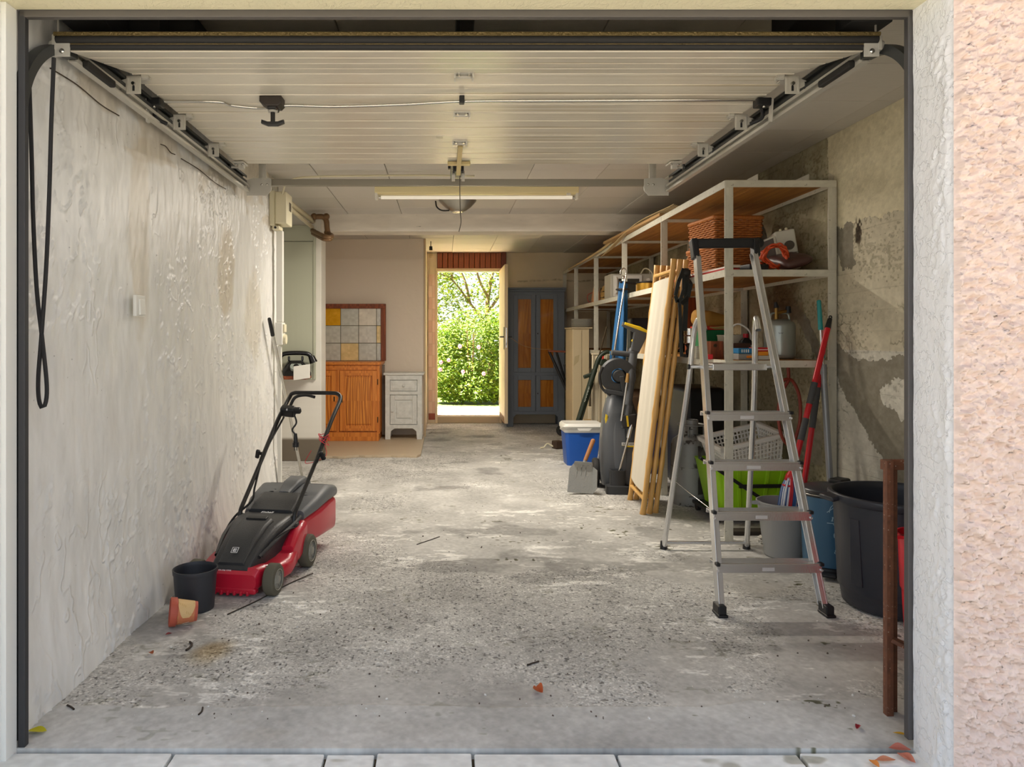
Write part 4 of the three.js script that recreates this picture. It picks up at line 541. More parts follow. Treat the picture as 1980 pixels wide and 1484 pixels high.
// pine cabinet
function panelDoor(parent, x0, x1, y0, y1, z, m, mp, rail = 0.055) { // frame and fielded panel, front face towards +z
  const d = part(parent, 'door', [span(x0, x0 + rail, y0, y1, z, z + 0.02, 0.003), span(x1 - rail, x1, y0, y1, z, z + 0.02, 0.003), span(x0 + rail, x1 - rail, y0, y0 + rail, z, z + 0.02, 0.002), span(x0 + rail, x1 - rail, y1 - rail, y1, z, z + 0.02, 0.002)], m);
  part(d, 'door_panel', [span(x0 + rail, x1 - rail, y0 + rail, y1 - rail, z + 0.002, z + 0.009), span(x0 + rail + 0.016, x1 - rail - 0.016, y0 + rail + 0.016, y1 - rail - 0.016, z + 0.006, z + 0.018, 0.005)], mp ?? m); return d;
}
{ const z = zOf(7.69), xr = -0.69, t = thing('pine_cabinet', 'orange pine cabinet with two panelled doors', 'cabinet', [-1.09, 0.022, z - 0.25]), stripe = mat('pine_stripes', [255, 255, 255], 0.38, { map: woodTex([236, 156, 62], [150, 72, 20], 15, 0.25, 1.4, 1) });
  part(t, 'body', [span(-1.49, xr, 0.1, 0.83, z - 0.46, z - 0.001)], pine); part(t, 'plinth', span(-1.49, xr - 0.01, 0.022, 0.115, z - 0.42, z + 0.012, 0.003), pine); part(t, 'worktop', span(-1.5, xr + 0.015, 0.83, 0.86, z - 0.46, z + 0.03, 0.006), pine); part(t, 'face_frame', [span(-1.49, xr, 0.775, 0.83, z - 0.01, z + 0.006, 0.002), span(-1.14, -1.118, 0.115, 0.78, z - 0.01, z + 0.006, 0.002), span(xr - 0.03, xr, 0.115, 0.78, z - 0.01, z + 0.006, 0.002)], pine);
  const a = panelDoor(t, -1.112, xr - 0.024, 0.13, 0.77, z + 0.006, pine, stripe), b = panelDoor(t, -1.48, -1.146, 0.13, 0.77, z + 0.006, pine, stripe);
  part(a, 'keyhole_plate', rbox(0.014, 0.075, 0.004, 0.002, [-1.088, 0.47, z + 0.028]), brass); part(b, 'keyhole_plate', rbox(0.014, 0.05, 0.004, 0.002, [-1.17, 0.47, z + 0.028]), brass); parts(a, 'hinge', [0.25, 0.65].map(y => cyl([xr - 0.02, y - 0.03, z + 0.026], [xr - 0.02, y + 0.03, z + 0.026], 0.005)), brass);
  part(t, 'back_board', span(xr + 0.0, xr + 0.028, 0.05, 0.82, z - 0.3, z - 0.28), mat('grey_back_board', [120, 110, 98], 0.7));
}
// tiled panel in a wooden frame standing on the cabinet
{ const z = zOf(8.1), X = px => (px - 860) * 8.1 / 1400, Y = py => 1.11 - (py - 655) * 8.1 / 1400, t = thing('framed_tile_display', 'wood-framed panel of grey, yellow and cream tiles above the pine cabinet', 'tile panel', [-1.05, 0.86, z]);
  part(t, 'frame', [span(X(605), X(746), Y(597), Y(588), z - 0.04, z + 0.03, 0.003), span(X(737), X(746), 0.86, Y(597), z - 0.04, z + 0.03, 0.003), span(X(605), X(737), 0.86, Y(698), z - 0.04, z + 0.012)], brownWood); part(t, 'backing', span(X(605), X(738), 0.86, Y(596), z - 0.04, z - 0.004), mat('grout', [120, 116, 100], 0.9));
  const col = { y: [232, 172, 36], g: [206, 208, 198], w: [232, 224, 208], c: [236, 210, 150], h: [216, 214, 204] }, tm = {}; for (const k in col) tm[k] = mat('glazed_tile_' + k, [255, 255, 255], 0.18, { map: tex(128, 128, (u, v) => { const n = fbm(u * 5 + k.charCodeAt(0), v * 5, 4); return col[k].map(a => (a + (n - 0.5) * 34) / 255); }, { repeat: [0.2] }) });
  const xs = [605, 623, 658.8, 693.5, 728, 737], ys = [596, 630, 664, 698], rows = ['wygwh', 'ggghc', 'hgcgg'];
  for (let r = 0; r < 3; r++) for (let c = 0; c < 5; c++) part(t, 'tile', span(X(xs[c]) + 0.003, X(xs[c + 1]) - 0.003, Y(ys[r + 1]) + 0.003, Y(ys[r]) - 0.003, z - 0.006, z + 0.004, 0.003), tm[rows[r][c]]);
}
// white bedside cabinet
{ const z = zOf(7.81), x0 = -0.642, x1 = -0.245, wm = mat('worn_white_paint', [255, 255, 255], 0.6, { map: tex(256, 256, (u, v) => { const n = fbm(u * 14, v * 14, 4); return [214, 214, 208].map(a => (a + (n - 0.5) * 34) / 255); }, { repeat: [0.5] }) }), t = thing('bedside_cabinet', 'small worn white bedside cabinet with a drawer', 'cabinet', [(x0 + x1) / 2, 0.022, z - 0.15]);
  part(t, 'top', span(x0 - 0.02, x1 + 0.02, 0.715, 0.74, z - 0.31, z + 0.03, 0.008), wm); part(t, 'body', [span(x0 + 0.01, x1 - 0.01, 0.15, 0.715, z - 0.3, z - 0.004)], wm);
  const fr = extrude([[x0, 0.022], [x0 + 0.055, 0.022], [x0 + 0.062, 0.11], [x0 + 0.1, 0.14], [x1 - 0.1, 0.14], [x1 - 0.062, 0.11], [x1 - 0.055, 0.022], [x1, 0.022], [x1, 0.715], [x0, 0.715]], 0.02, 0.003, [[[x0 + 0.05, 0.18], [x0 + 0.05, 0.505], [x1 - 0.05, 0.505], [x1 - 0.05, 0.18]], [[x0 + 0.05, 0.54], [x0 + 0.05, 0.665], [x1 - 0.05, 0.665], [x1 - 0.05, 0.54]]]); fr.translate(0, 0, z - 0.004); part(t, 'front_frame', fr, wm); parts(t, 'leg', [x0, x1].map(x => span(x === x0 ? x : x - 0.05, x === x0 ? x + 0.05 : x, 0.022, 0.15, z - 0.3, z - 0.24, 0.003)), wm);
  const dr = part(t, 'drawer', [span(x0 + 0.056, x1 - 0.056, 0.546, 0.659, z - 0.01, z + 0.012, 0.003), span(x0 + 0.075, x1 - 0.075, 0.565, 0.64, z + 0.01, z + 0.018, 0.003)], wm); part(dr, 'knob', lathe([[0, 0.018], [0.012, 0.017], [0.014, 0.01], [0.007, 0.004], [0.006, 0]], 18, [(x0 + x1) / 2, 0.602, z + 0.016], [PI / 2, 0, 0]), wm);
  const d = panelDoor(t, x0 + 0.056, x1 - 0.056, 0.186, 0.499, z - 0.004, wm, wm, 0.05); part(d, 'knob', lathe([[0, 0.018], [0.012, 0.017], [0.014, 0.01], [0.007, 0.004], [0.006, 0]], 18, [x0 + 0.078, 0.33, z + 0.014], [PI / 2, 0, 0]), wm); parts(d, 'hinge', [0.24, 0.45].map(y => cyl([x1 - 0.05, y - 0.02, z + 0.018], [x1 - 0.05, y + 0.02, z + 0.018], 0.005)), wm);
}
// back doorway: slatted box, frame, tiles, leaf
{ const z = ZB; const sl = thing('shutter_box', 'brown slatted wooden shutter box over the garden doorway', 'shutter box', [0.34, 2.02, z + 0.03]); const n = 12, x0 = -0.1, x1 = 0.74;
  for (let k = 0; k < n; k++) part(sl, 'slat', span(x0 + k * (x1 - x0) / n + 0.003, x0 + (k + 1) * (x1 - x0) / n - 0.003, 2.03, CEIL - 0.012, z + 0.005, z + 0.034 + 0.002 * (k % 3), 0.006), brownWood); part(sl, 'end_post', span(x1 + 0.002, x1 + 0.06, 2.0, CEIL - 0.012, z + 0.001, z + 0.06, 0.004), mat('dark_red_wood', [92, 38, 24], 0.6)); part(sl, 'backing', span(x0, x1, 2.03, CEIL - 0.012, z + 0.001, z + 0.006), mat('slat_gap', [48, 24, 14], 0.9));
  const fm = mat('door_frame_paint', [226, 206, 172], 0.5); struct('door_1_frame', [span(-0.125, -0.095, 0.0, 2.0, z - 0.1, z + 0.02, 0.004), span(0.72, 0.75, 0.0, 2.0, z - 0.1, z + 0.02, 0.004), span(-0.125, 0.75, 2.0, 2.03, z - 0.1, z + 0.02, 0.004)], fm);
  const leaf = thing('door_leaf', 'beige garden door standing open into the garage', 'door', [0.735, 0.09, zOf(9.1)]); part(leaf, 'panel', span(0.716, 0.756, 0.09, 2.0, zOf(9.44), zOf(8.66), 0.004), mat('door_leaf_paint', [222, 200, 164], 0.5)); const es = part(leaf, 'escutcheon', span(0.728, 0.744, 1.0, 1.24, zOf(8.658), zOf(8.655), 0.001), chrome); part(es, 'keyhole', span(0.733, 0.739, 1.03, 1.06, zOf(8.655), zOf(8.653)), black); for (const s of [-1, 1]) part(leaf, 'lever_handle', [cyl([0.736 + s * 0.02, 1.13, zOf(8.71)], [0.736 + s * 0.065, 1.13, zOf(8.71)], 0.008), cyl([0.736 + s * 0.065, 1.13, zOf(8.71)], [0.736 + s * 0.065, 1.13, zOf(8.83)], 0.008), span(0.736 + s * 0.02, 0.736 + s * 0.026, 0.98, 1.25, zOf(8.735), zOf(8.685), 0.002)], black); part(leaf, 'foot_guard', span(0.712, 0.717, 0.09, 0.16, zOf(9.4), zOf(8.7), 0.001), mat('worn_foot', [150, 120, 84], 0.7)); parts(leaf, 'hinge', [0.3, 1.05, 1.8].map(y => cyl([0.714, y - 0.04, zOf(9.44)], [0.714, y + 0.04, zOf(9.44)], 0.008)), chrome);
  // pink wall tiles beside the doorway
  const tl = thing('tile_strip', 'pink glazed tile strip on the wall beside the garden doorway', 'tiles', [-0.165, 0, z]), pt = [mat('pink_tile', [226, 190, 166], 0.22), mat('pink_tile_pale', [234, 204, 182], 0.22)], rt = mat('red_skirting_tile', [152, 74, 48], 0.35);
  for (let r = 0; r < 12; r++) for (const [a, b] of [[-0.213, -0.165], [-0.163, -0.128]]) part(tl, 'tile', span(a, b, 0.13 + r * 0.152, 0.13 + r * 0.152 + 0.1495, z + 0.001, z + 0.009, 0.002), pt[(r * 3 + (a < -0.2 ? 1 : 0)) % 2]); parts(tl, 'skirting_tile', [span(-0.213, -0.128, 0.045, 0.128, z + 0.001, z + 0.012, 0.003)], rt);
}
// blue cupboard
{ const z = zOf(9.1), x0 = 0.78, x1 = 1.505, H = 1.75, bm = mat('slate_blue_paint', [100, 106, 114], 0.5), am = mat('amber_panel', [255, 255, 255], 0.14, { map: woodTex([176, 112, 40], [140, 78, 22], 31, 0.5, 0.9, 0), clearcoat: 0.6 }), t = thing('blue_cupboard', 'slate blue cupboard with four amber panels beside the garden door', 'cupboard', [(x0 + x1) / 2, 0, z - 0.17]);
  part(t, 'carcass', [span(x0 + 0.012, x1 - 0.012, 0.17, H - 0.03, z - 0.36, z - 0.022)], bm); part(t, 'cornice', [span(x0 - 0.02, x1 + 0.018, H - 0.025, H, z - 0.36, z + 0.03, 0.006), span(x0 - 0.012, x1 + 0.012, H - 0.05, H - 0.025, z - 0.36, z + 0.014, 0.004)], bm);
  const fr = extrude([[x0, 0], [x0 + 0.08, 0], [x0 + 0.085, 0.12], [x0 + 0.12, 0.155], [x1 - 0.12, 0.155], [x1 - 0.085, 0.12], [x1 - 0.08, 0], [x1, 0], [x1, H - 0.05], [x0, H - 0.05]], 0.025, 0.003, [[[x0 + 0.09, 0.2], [x0 + 0.09, 0.64], [x1 - 0.09, 0.64], [x1 - 0.09, 0.2]], [[x0 + 0.09, 0.69], [x0 + 0.09, 1.655], [x1 - 0.09, 1.655], [x1 - 0.09, 0.69]]]); fr.translate(0, 0, z - 0.022); part(t, 'front_frame', fr, bm); parts(t, 'leg', [x0 + 0.03, x1 - 0.03].map(x => span(x - 0.03, x + 0.03, 0, 0.17, z - 0.36, z - 0.3)), bm);
  const xm = (x0 + x1) / 2; for (const [a, b] of [[x0 + 0.085, xm - 0.003], [xm + 0.003, x1 - 0.085]]) for (const [c, d] of [[0.195, 0.645], [0.685, 1.66]]) { const r = 0.056, dr = part(t, 'door', [span(a, a + r, c, d, z - 0.01, z + 0.01, 0.004), span(b - r, b, c, d, z - 0.01, z + 0.01, 0.004), span(a + r, b - r, c, c + r, z - 0.01, z + 0.01, 0.003), span(a + r, b - r, d - r, d, z - 0.01, z + 0.01, 0.003)], bm); part(dr, 'amber_pane', span(a + r, b - r, c + r, d - r, z - 0.008, z - 0.002), am, 'amber pane'); if (a > xm) part(dr, 'keyhole', cyl([a + 0.022, (c + d) / 2, z + 0.009], [a + 0.022, (c + d) / 2, z + 0.014], 0.009), black); }
}
// ---------------------------------------------------------------- lawn mower and flower pots
{
  const t = own('lawn_mower', 'red and black electric lawn mower with a grass box', 'lawn mower', [-0.885, 0, zOf(3.36)], -0.166);
  const red = mat('mower_red', [196, 26, 52], 0.35, { clearcoat: 0.3 }), gb = mat('mower_black', [50, 51, 53], 0.42, { bumpMap: tex(128, 128, (u, v) => fbm(u * 30, v * 30, 3, 30), { srgb: false, repeat: [0.1] }), bumpScale: 0.0006 }), grey = mat('mower_grey', [104, 106, 108], 0.5), tyre = mat('mower_tyre', [92, 88, 74], 0.85), hub = mat('mower_hub', [150, 148, 138], 0.5);
  // cross-section of half-width w, from y0 up to a crowned y1
  const sec = (z, w, y0, y1, r = 0.03, cx = 0) => { const o = [], n = 5; const c = [[1, 1], [-1, 1], [-1, -1], [1, -1]]; const h = (y1 - y0) / 2, cy = (y0 + y1) / 2; r = Math.min(r, h * 0.95, w * 0.95); for (let q = 0; q < 4; q++) for (let k = 0; k <= n; k++) { const a = (q + k / n) * PI / 2; o.push([cx + c[q][0] * (w - r) + Math.cos(a) * r, cy + c[q][1] * (h - r) + Math.sin(a) * r, z]); } return o; };
  // deck: narrow nose, wide skirt in the middle
  part(t, 'deck', loft([sec(-0.22, 0.15, 0.07, 0.19, 0.04), sec(-0.14, 0.165, 0.055, 0.18, 0.04), sec(-0.06, 0.19, 0.04, 0.14, 0.035), sec(0.04, 0.205, 0.035, 0.115, 0.03), sec(0.12, 0.19, 0.035, 0.11, 0.03), sec(0.17, 0.14, 0.035, 0.12, 0.03), sec(0.24, 0.135, 0.032, 0.125, 0.025), sec(0.262, 0.125, 0.04, 0.10, 0.02)], true, 0.7), red);
  part(t, 'bumper', [rbox(0.25, 0.028, 0.04, 0.01, [0, 0.03, 0.245])], red); parts(t, 'bumper_tooth', [-3, -2, -1, 0, 1, 2, 3].map(k => rbox(0.012, 0.02, 0.02, 0.004, [k * 0.03, 0.022, 0.262])), red);
  part(t, 'fender', [loft([sec(-0.02, 0.03, 0.05, 0.15, 0.02, 0.155), sec(-0.1, 0.035, 0.06, 0.21, 0.03, 0.158), sec(-0.2, 0.03, 0.09, 0.225, 0.03, 0.155)])], red); part(t, 'fender', [loft([sec(-0.02, 0.03, 0.05, 0.15, 0.02, -0.155), sec(-0.1, 0.035, 0.06, 0.21, 0.03, -0.158), sec(-0.2, 0.03, 0.09, 0.225, 0.03, -0.155)])], red);
  // motor hood: a rising wedge with a raised spine
  const hood = part(t, 'motor_hood', [loft([sec(0.25, 0.085, 0.09, 0.118, 0.012), sec(0.22, 0.092, 0.08, 0.145, 0.02), sec(0.12, 0.105, 0.08, 0.2, 0.03), sec(0.0, 0.125, 0.08, 0.245, 0.035), sec(-0.1, 0.14, 0.1, 0.262, 0.03), sec(-0.2, 0.14, 0.12, 0.258, 0.03)], true, 0.6)], gb);
  part(hood, 'raised_spine', [loft([sec(0.236, 0.06, 0.12, 0.142, 0.01), sec(0.13, 0.068, 0.17, 0.214, 0.02), sec(0.03, 0.075, 0.2, 0.254, 0.025), sec(-0.04, 0.08, 0.22, 0.268, 0.02)], true, 0.6)], gb); part(hood, 'vent_slot', rbox(0.1, 0.012, 0.03, 0.004, [0, 0.268, -0.035], [0.15, 0, 0]), black);
  parts(hood, 'side_rib', [-1, 1].map(s => tube([[s * 0.1, 0.15, 0.17], [s * 0.135, 0.2, 0.03], [s * 0.15, 0.225, -0.1], [s * 0.15, 0.24, -0.2]], 0.009, 20, 8)), gb);
  const sticker = (draw, w, h, pos, rot, label) => decal(t, 'lettering', w, h, pos, rot, draw, label);
  sticker((c, w, h) => { c.clearRect(0, 0, w, h); c.fillStyle = '#eeeeee'; c.fillRect(0, 0, w, h); c.fillStyle = '#15171a'; c.fillRect(w * 0.08, h * 0.08, w * 0.84, h * 0.84); c.fillStyle = '#eeeeee'; for (const y of [0.24, 0.45, 0.66]) c.fillRect(w * 0.24, h * y, w * 0.52, h * 0.13); c.fillRect(w * 0.24, h * 0.24, w * 0.14, h * 0.55); }, 0.03, 0.03, [0, 0.185, 0.197], [-0.97, 0, 0], 'square white logo');
  sticker((c, w, h) => { c.clearRect(0, 0, w, h); c.fillStyle = '#f4f4f4'; c.font = 'italic bold ' + Math.round(h * 0.86) + 'px sans-serif'; c.textAlign = 'center'; c.textBaseline = 'middle'; c.fillText('Einhell', w / 2, h / 2, w * 0.98); }, 0.085, 0.022, [0.01, 0.2745, -0.125], [-1.25, 0, 0], 'white maker name lettering');
  sticker((c, w, h) => { c.clearRect(0, 0, w, h); c.fillStyle = '#f4f4f4'; c.font = 'bold ' + Math.round(h * 0.9) + 'px sans-serif'; c.textAlign = 'center'; c.textBaseline = 'middle'; c.fillText('GE-EM 1233', w / 2, h / 2, w * 0.98); }, 0.06, 0.012, [-0.02, 0.112, 0.2525], [-0.25, 0, 0], 'white type lettering');
  // rear flap and grass box
  part(t, 'rear_flap', [loft([sec(-0.19, 0.115, 0.2, 0.272, 0.02), sec(-0.26, 0.12, 0.24, 0.3, 0.02), sec(-0.34, 0.11, 0.27, 0.325, 0.02), sec(-0.37, 0.1, 0.29, 0.318, 0.012)], true, 0.6)], gb);
  const bx = part(t, 'grass_box', [loft([sec(-0.23, 0.15, 0.09, 0.22, 0.03), sec(-0.4, 0.185, 0.085, 0.24, 0.03), sec(-0.6, 0.195, 0.08, 0.26, 0.03), sec(-0.64, 0.185, 0.09, 0.25, 0.03)], true, 0.6)], red, 'red grass box');
  part(bx, 'grass_box_lid', [loft([sec(-0.235, 0.155, 0.21, 0.26, 0.02), sec(-0.36, 0.188, 0.23, 0.3, 0.03), sec(-0.52, 0.2, 0.245, 0.335, 0.04), sec(-0.62, 0.2, 0.25, 0.315, 0.035), sec(-0.66, 0.18, 0.255, 0.28, 0.012)], true, 0.6)], grey, 'dark grey lid'); part(bx, 'lid_handle', [loft([sec(-0.36, 0.03, 0.3, 0.325, 0.01), sec(-0.46, 0.045, 0.325, 0.36, 0.015), sec(-0.56, 0.05, 0.33, 0.368, 0.015), sec(-0.63, 0.045, 0.3, 0.335, 0.012)], true, 0.6)], grey);
  for (const s of [-1, 1]) for (let k = 0; k < 6; k++) part(bx, 'lid_rib', bar([s * 0.075, 0.308 + k * 0.004, -0.37 - k * 0.035], [s * 0.16, 0.296 + k * 0.005, -0.40 - k * 0.035], 0.004, 0.008, V(0, 1, 0), 0.001), gb);
  // wheels
  const wheel = (x, z, r, w) => { const s = Math.sign(x), g = part(t, 'wheel', [lathe([[r * 0.55, -w / 2], [r * 0.9, -w / 2], [r, -w / 2 + 0.008], [r, w / 2 - 0.008], [r * 0.9, w / 2], [r * 0.55, w / 2]], 32, [0, 0, 0], [0, 0, PI / 2])], tyre); g.position.set(x, r, z); part(g, 'hub', [lathe([[0, 0.012], [r * 0.2, 0.014], [r * 0.28, 0.004], [r * 0.56, 0.002], [r * 0.62, 0.012], [r * 0.66, 0.012], [r * 0.66, -0.01], [0, -0.01]], 28, [0, 0, 0], [0, 0, -s * PI / 2]).translate(s * w * 0.3, 0, 0)], hub); parts(g, 'spoke', [0, 1, 2, 3, 4].map(k => place(box(0.006, r * 0.4, 0.008, [s * w * 0.36, r * 0.4, 0]), [0, 0, 0], [k * 2 * PI / 5, 0, 0])), hub); return g; };
  wheel(0.178, 0.2, 0.068, 0.05); wheel(-0.178, 0.2, 0.068, 0.05); wheel(0.185, -0.2, 0.078, 0.05); wheel(-0.185, -0.2, 0.078, 0.05);
  // handle
  const hb = mat('handle_black', [30, 30, 31], 0.4);
  const top = [0.79, -0.86], side = (s) => [[s * 0.135, 0.17, -0.12], [s * 0.14, 0.27, -0.15], [s * 0.15, 0.5, -0.46]];
  for (const s of [-1, 1]) { part(t, 'lower_bar', pipe(side(s), 0.0105, 12), hb); part(t, 'bar_mount', [rbox(0.03, 0.06, 0.04, 0.008, [s * 0.15, 0.2, -0.13])], black); part(t, 'clamp_lever', [rbox(0.022, 0.05, 0.018, 0.006, [s * 0.178, 0.5, -0.44], [0.4, 0, s * 0.3]), cyl([s * 0.15, 0.5, -0.46], [s * 0.185, 0.5, -0.46], 0.009)], black); }
  const up = []; up.push([-0.15, 0.47, -0.42], [-0.155, 0.66, -0.66], [-0.155, 0.745, -0.79]); for (let k = 0; k <= 6; k++) { const a = PI - k / 6 * PI / 2; up.push([-0.115 + 0.04 * Math.cos(a), 0.775 + 0.02 * Math.sin(a), -0.84]); } up.push([0.115, 0.795, -0.84], [0.15, 0.775, -0.83], [0.157, 0.745, -0.79], [0.155, 0.66, -0.66], [0.15, 0.47, -0.42]);
  part(t, 'handlebar', tube(up, 0.0115, 120, 12, false, 0.3), hb); part(t, 'grip_lever', tube([[-0.13, 0.72, -0.77], [-0.11, 0.77, -0.8], [-0.05, 0.785, -0.8], [0.01, 0.775, -0.795]], 0.009, 24, 10), hb);
  const sb = part(t, 'switch_box', [rbox(0.085, 0.06, 0.05, 0.014, [-0.12, 0.7, -0.72], [0.5, 0, -0.1]), rbox(0.05, 0.035, 0.03, 0.01, [-0.066, 0.705, -0.71], [0.5, 0, 0])], black); decal(sb, 'lettering', 0.018, 0.018, [-0.115, 0.712, -0.688], [-0.5, 0.2, 0], (c, w, h) => { c.clearRect(0, 0, w, h); c.fillStyle = '#dddddd'; c.font = 'bold ' + Math.round(h) + 'px sans-serif'; c.textAlign = 'center'; c.textBaseline = 'middle'; c.fillText('6', w / 2, h / 2); });
  part(t, 'cable', tube([[-0.08, 0.69, -0.7], [-0.06, 0.64, -0.69], [-0.08, 0.6, -0.68], [-0.062, 0.575, -0.68]], 0.005, 24, 7), black); part(t, 'plug', [cyl([-0.062, 0.58, -0.68], [-0.06, 0.53, -0.68], 0.009, 0.013), cyl([-0.06, 0.53, -0.68], [-0.06, 0.505, -0.68], 0.018, 0.018), cyl([-0.067, 0.505, -0.68], [-0.067, 0.485, -0.68], 0.0025), cyl([-0.053, 0.505, -0.68], [-0.053, 0.485, -0.68], 0.0025)], black);
  part(t, 'motor_cable', tube([[-0.13, 0.67, -0.68], [-0.145, 0.5, -0.45], [-0.13, 0.36, -0.3], [-0.12, 0.3, -0.24], [-0.17, 0.24, -0.16], [-0.19, 0.18, -0.1], [-0.16, 0.16, -0.06]], 0.0055, 60, 8), black); part(t, 'brake_cable', tube([[0.16, 0.2, -0.18], [0.15, 0.22, -0.02], [0.12, 0.19, 0.08], [0.11, 0.15, 0.16]], 0.004, 40, 6), black);
  const q = rngOf(31), loop = []; for (let k = 0; k < 26; k++) { const a = k * 0.9; loop.push([0.15 + 0.028 * Math.cos(a) + 0.008 * q(), 0.57 + 0.03 * (q() - 0.5) + 0.02 * Math.sin(a * 0.4), -0.54 + 0.028 * Math.sin(a)]); } loop.push([0.18, 0.5, -0.5], [0.12, 0.46, -0.5], [0.04, 0.44, -0.56], [0.06, 0.5, -0.6]); part(t, 'red_twine', tube(loop, 0.0018, 200, 5), mat('twine_red', [214, 60, 72], 0.8), 'tangle of red twine');
}
// pots
{ const c = F(366, 1190), t = thing('nursery_pot', 'black plastic nursery pot on the floor before the mower', 'flower pot', [c.x - 0.002, 0, c.z - 0.075]), p = V(c.x - 0.002, 0, c.z - 0.075), r = 0.088; part(t, 'pot', lathe([[0, 0.003], [r * 0.82, 0.003], [r * 0.84, 0], [r * 0.86, 0.01], [r * 0.97, 0.145], [r, 0.147], [r * 1.02, 0.165], [r * 0.98, 0.167], [r * 0.94, 0.15], [r * 0.8, 0.012], [0, 0.012]], 40, p), mat('pot_black', [44, 46, 52], 0.5)); }
{ const c = F(350, 1213), t = own('terracotta_pot', 'small terracotta coloured pot with a paper label lying tipped on the floor', 'flower pot', [c.x, 0, c.z - 0.03], 0), tc = mat('terracotta', [186, 88, 66], 0.6), tilt = [0.25, 0.35, 1.38];
  const g = lathe([[0, 0.003], [0.034, 0.003], [0.036, 0.0], [0.047, 0.075], [0.053, 0.076], [0.054, 0.1], [0.05, 0.101], [0.045, 0.08], [0.032, 0.01], [0, 0.01]], 36); const off = [0.052, 0.05, 0]; part(t, 'pot', place(g, off, tilt), tc);
  const lab = new THREE.CylinderGeometry(0.0478, 0.0385, 0.062, 36, 1, true); const prof = place(lab.translate(0, 0.042, 0), off, tilt); const lm = new THREE.MeshStandardMaterial({ roughness: 0.7, side: THREE.DoubleSide, map: canvasTex(256, 128, (x, w, h) => { x.fillStyle = '#c87850'; x.fillRect(0, 0, w, h); x.fillStyle = '#dcb880'; x.beginPath(); x.ellipse(w * 0.4, h * 0.5, w * 0.42, h * 0.6, 0, 0, 7); x.fill(); x.fillStyle = '#c8a060'; for (let i = 0; i < 40; i++) x.fillRect((i * 37) % w, (i * 53) % h, 9, 4); x.strokeStyle = '#f4e6d8'; x.lineWidth = 4; x.beginPath(); x.moveTo(w * 0.78, h * 0.3); x.lineTo(w * 0.8, h * 0.7); x.lineTo(w * 0.88, h * 0.35); x.lineTo(w * 0.9, h * 0.72); x.stroke(); }) }); lm.name = 'pot_label_print'; part(t, 'paper_label', prof, lm, 'yellowed paper label'); }
// ---------------------------------------------------------------- shelving along the right wall and what lies on it
const SX0 = 1.55, SX1 = 2.115, SZ = [3.955, 5.12, 6.25, 7.42, 8.55, 9.36], YT = 1.974, YM = 1.486, YL = 0.99;
const greyPaint = mat('shelf_paint', [255, 255, 255], 0.5, { map: tex(256, 256, (u, v) => { const n = fbm(u * 9, v * 9, 4), s = vnoise(u * 40, v * 40) > 0.93; return [206, 202, 186].map(a => (a + (n - 0.5) * 22 - (s ? 40 : 0)) / 255); }, { repeat: [0.4] }) });
const board = mat('shelf_board', [255, 255, 255], 0.65, { map: woodTex([182, 128, 60], [144, 94, 40], 41, 0.8, 1.6, 2) });
{
  const t = thing('shelving_unit', 'long grey steel shelving with brown boards along the right wall', 'shelving', [1.83, 0, zOf(6.6)]);
  const post = (x, Z, s) => part(t, 'post', [span(x - 0.022, x + 0.022, 0, YT, zOf(Z) - 0.003, zOf(Z) + 0.003, 0.001), span(x + s * 0.022 - 0.003, x + s * 0.022 + 0.003, 0, YT, zOf(Z) - 0.044, zOf(Z) + 0.003, 0.001)], greyPaint);
  for (const Z of SZ) { post(SX0, Z, 1); post(SX1, Z, 1); }
  for (const [Y, zEnd] of [[YT, 5], [YM, 5], [YL, 5]]) {
    part(t, 'front_rail', span(SX0 - 0.02, SX0 - 0.014, Y - 0.038, Y + 0.002, zOf(SZ[5]), zOf(SZ[0]) - 0.004, 0.001), greyPaint); part(t, 'end_rail', span(SX0 - 0.02, SX1 + 0.02, Y - 0.038, Y, zOf(SZ[0]) + 0.003, zOf(SZ[0]) + 0.009, 0.001), greyPaint); part(t, 'rear_rail', span(SX1 - 0.006, SX1, Y - 0.038, Y, zOf(SZ[5]), zOf(SZ[0]) - 0.004), greyPaint);
    for (let k = 0; k < 5; k++) for (let j = 0; j < 3; j++) { const a = lerp(SX0 - 0.012, SX1 - 0.008, j / 3), b = lerp(SX0 - 0.012, SX1 - 0.008, (j + 1) / 3); part(t, 'shelf_board', span(a + 0.002, b - 0.002, Y - 0.018, Y - 0.001, zOf(SZ[k + 1]) + 0.003, zOf(SZ[k]) - 0.002 - 0.02 * ((j + k) % 2), 0.002), board); }
    for (let k = 1; k < 5; k++) part(t, 'cross_rail', span(SX0 + 0.01, SX1 - 0.01, Y - 0.04, Y - 0.02, zOf(SZ[k]) - 0.02, zOf(SZ[k]) + 0.006, 0.001), greyPaint);
  }
}
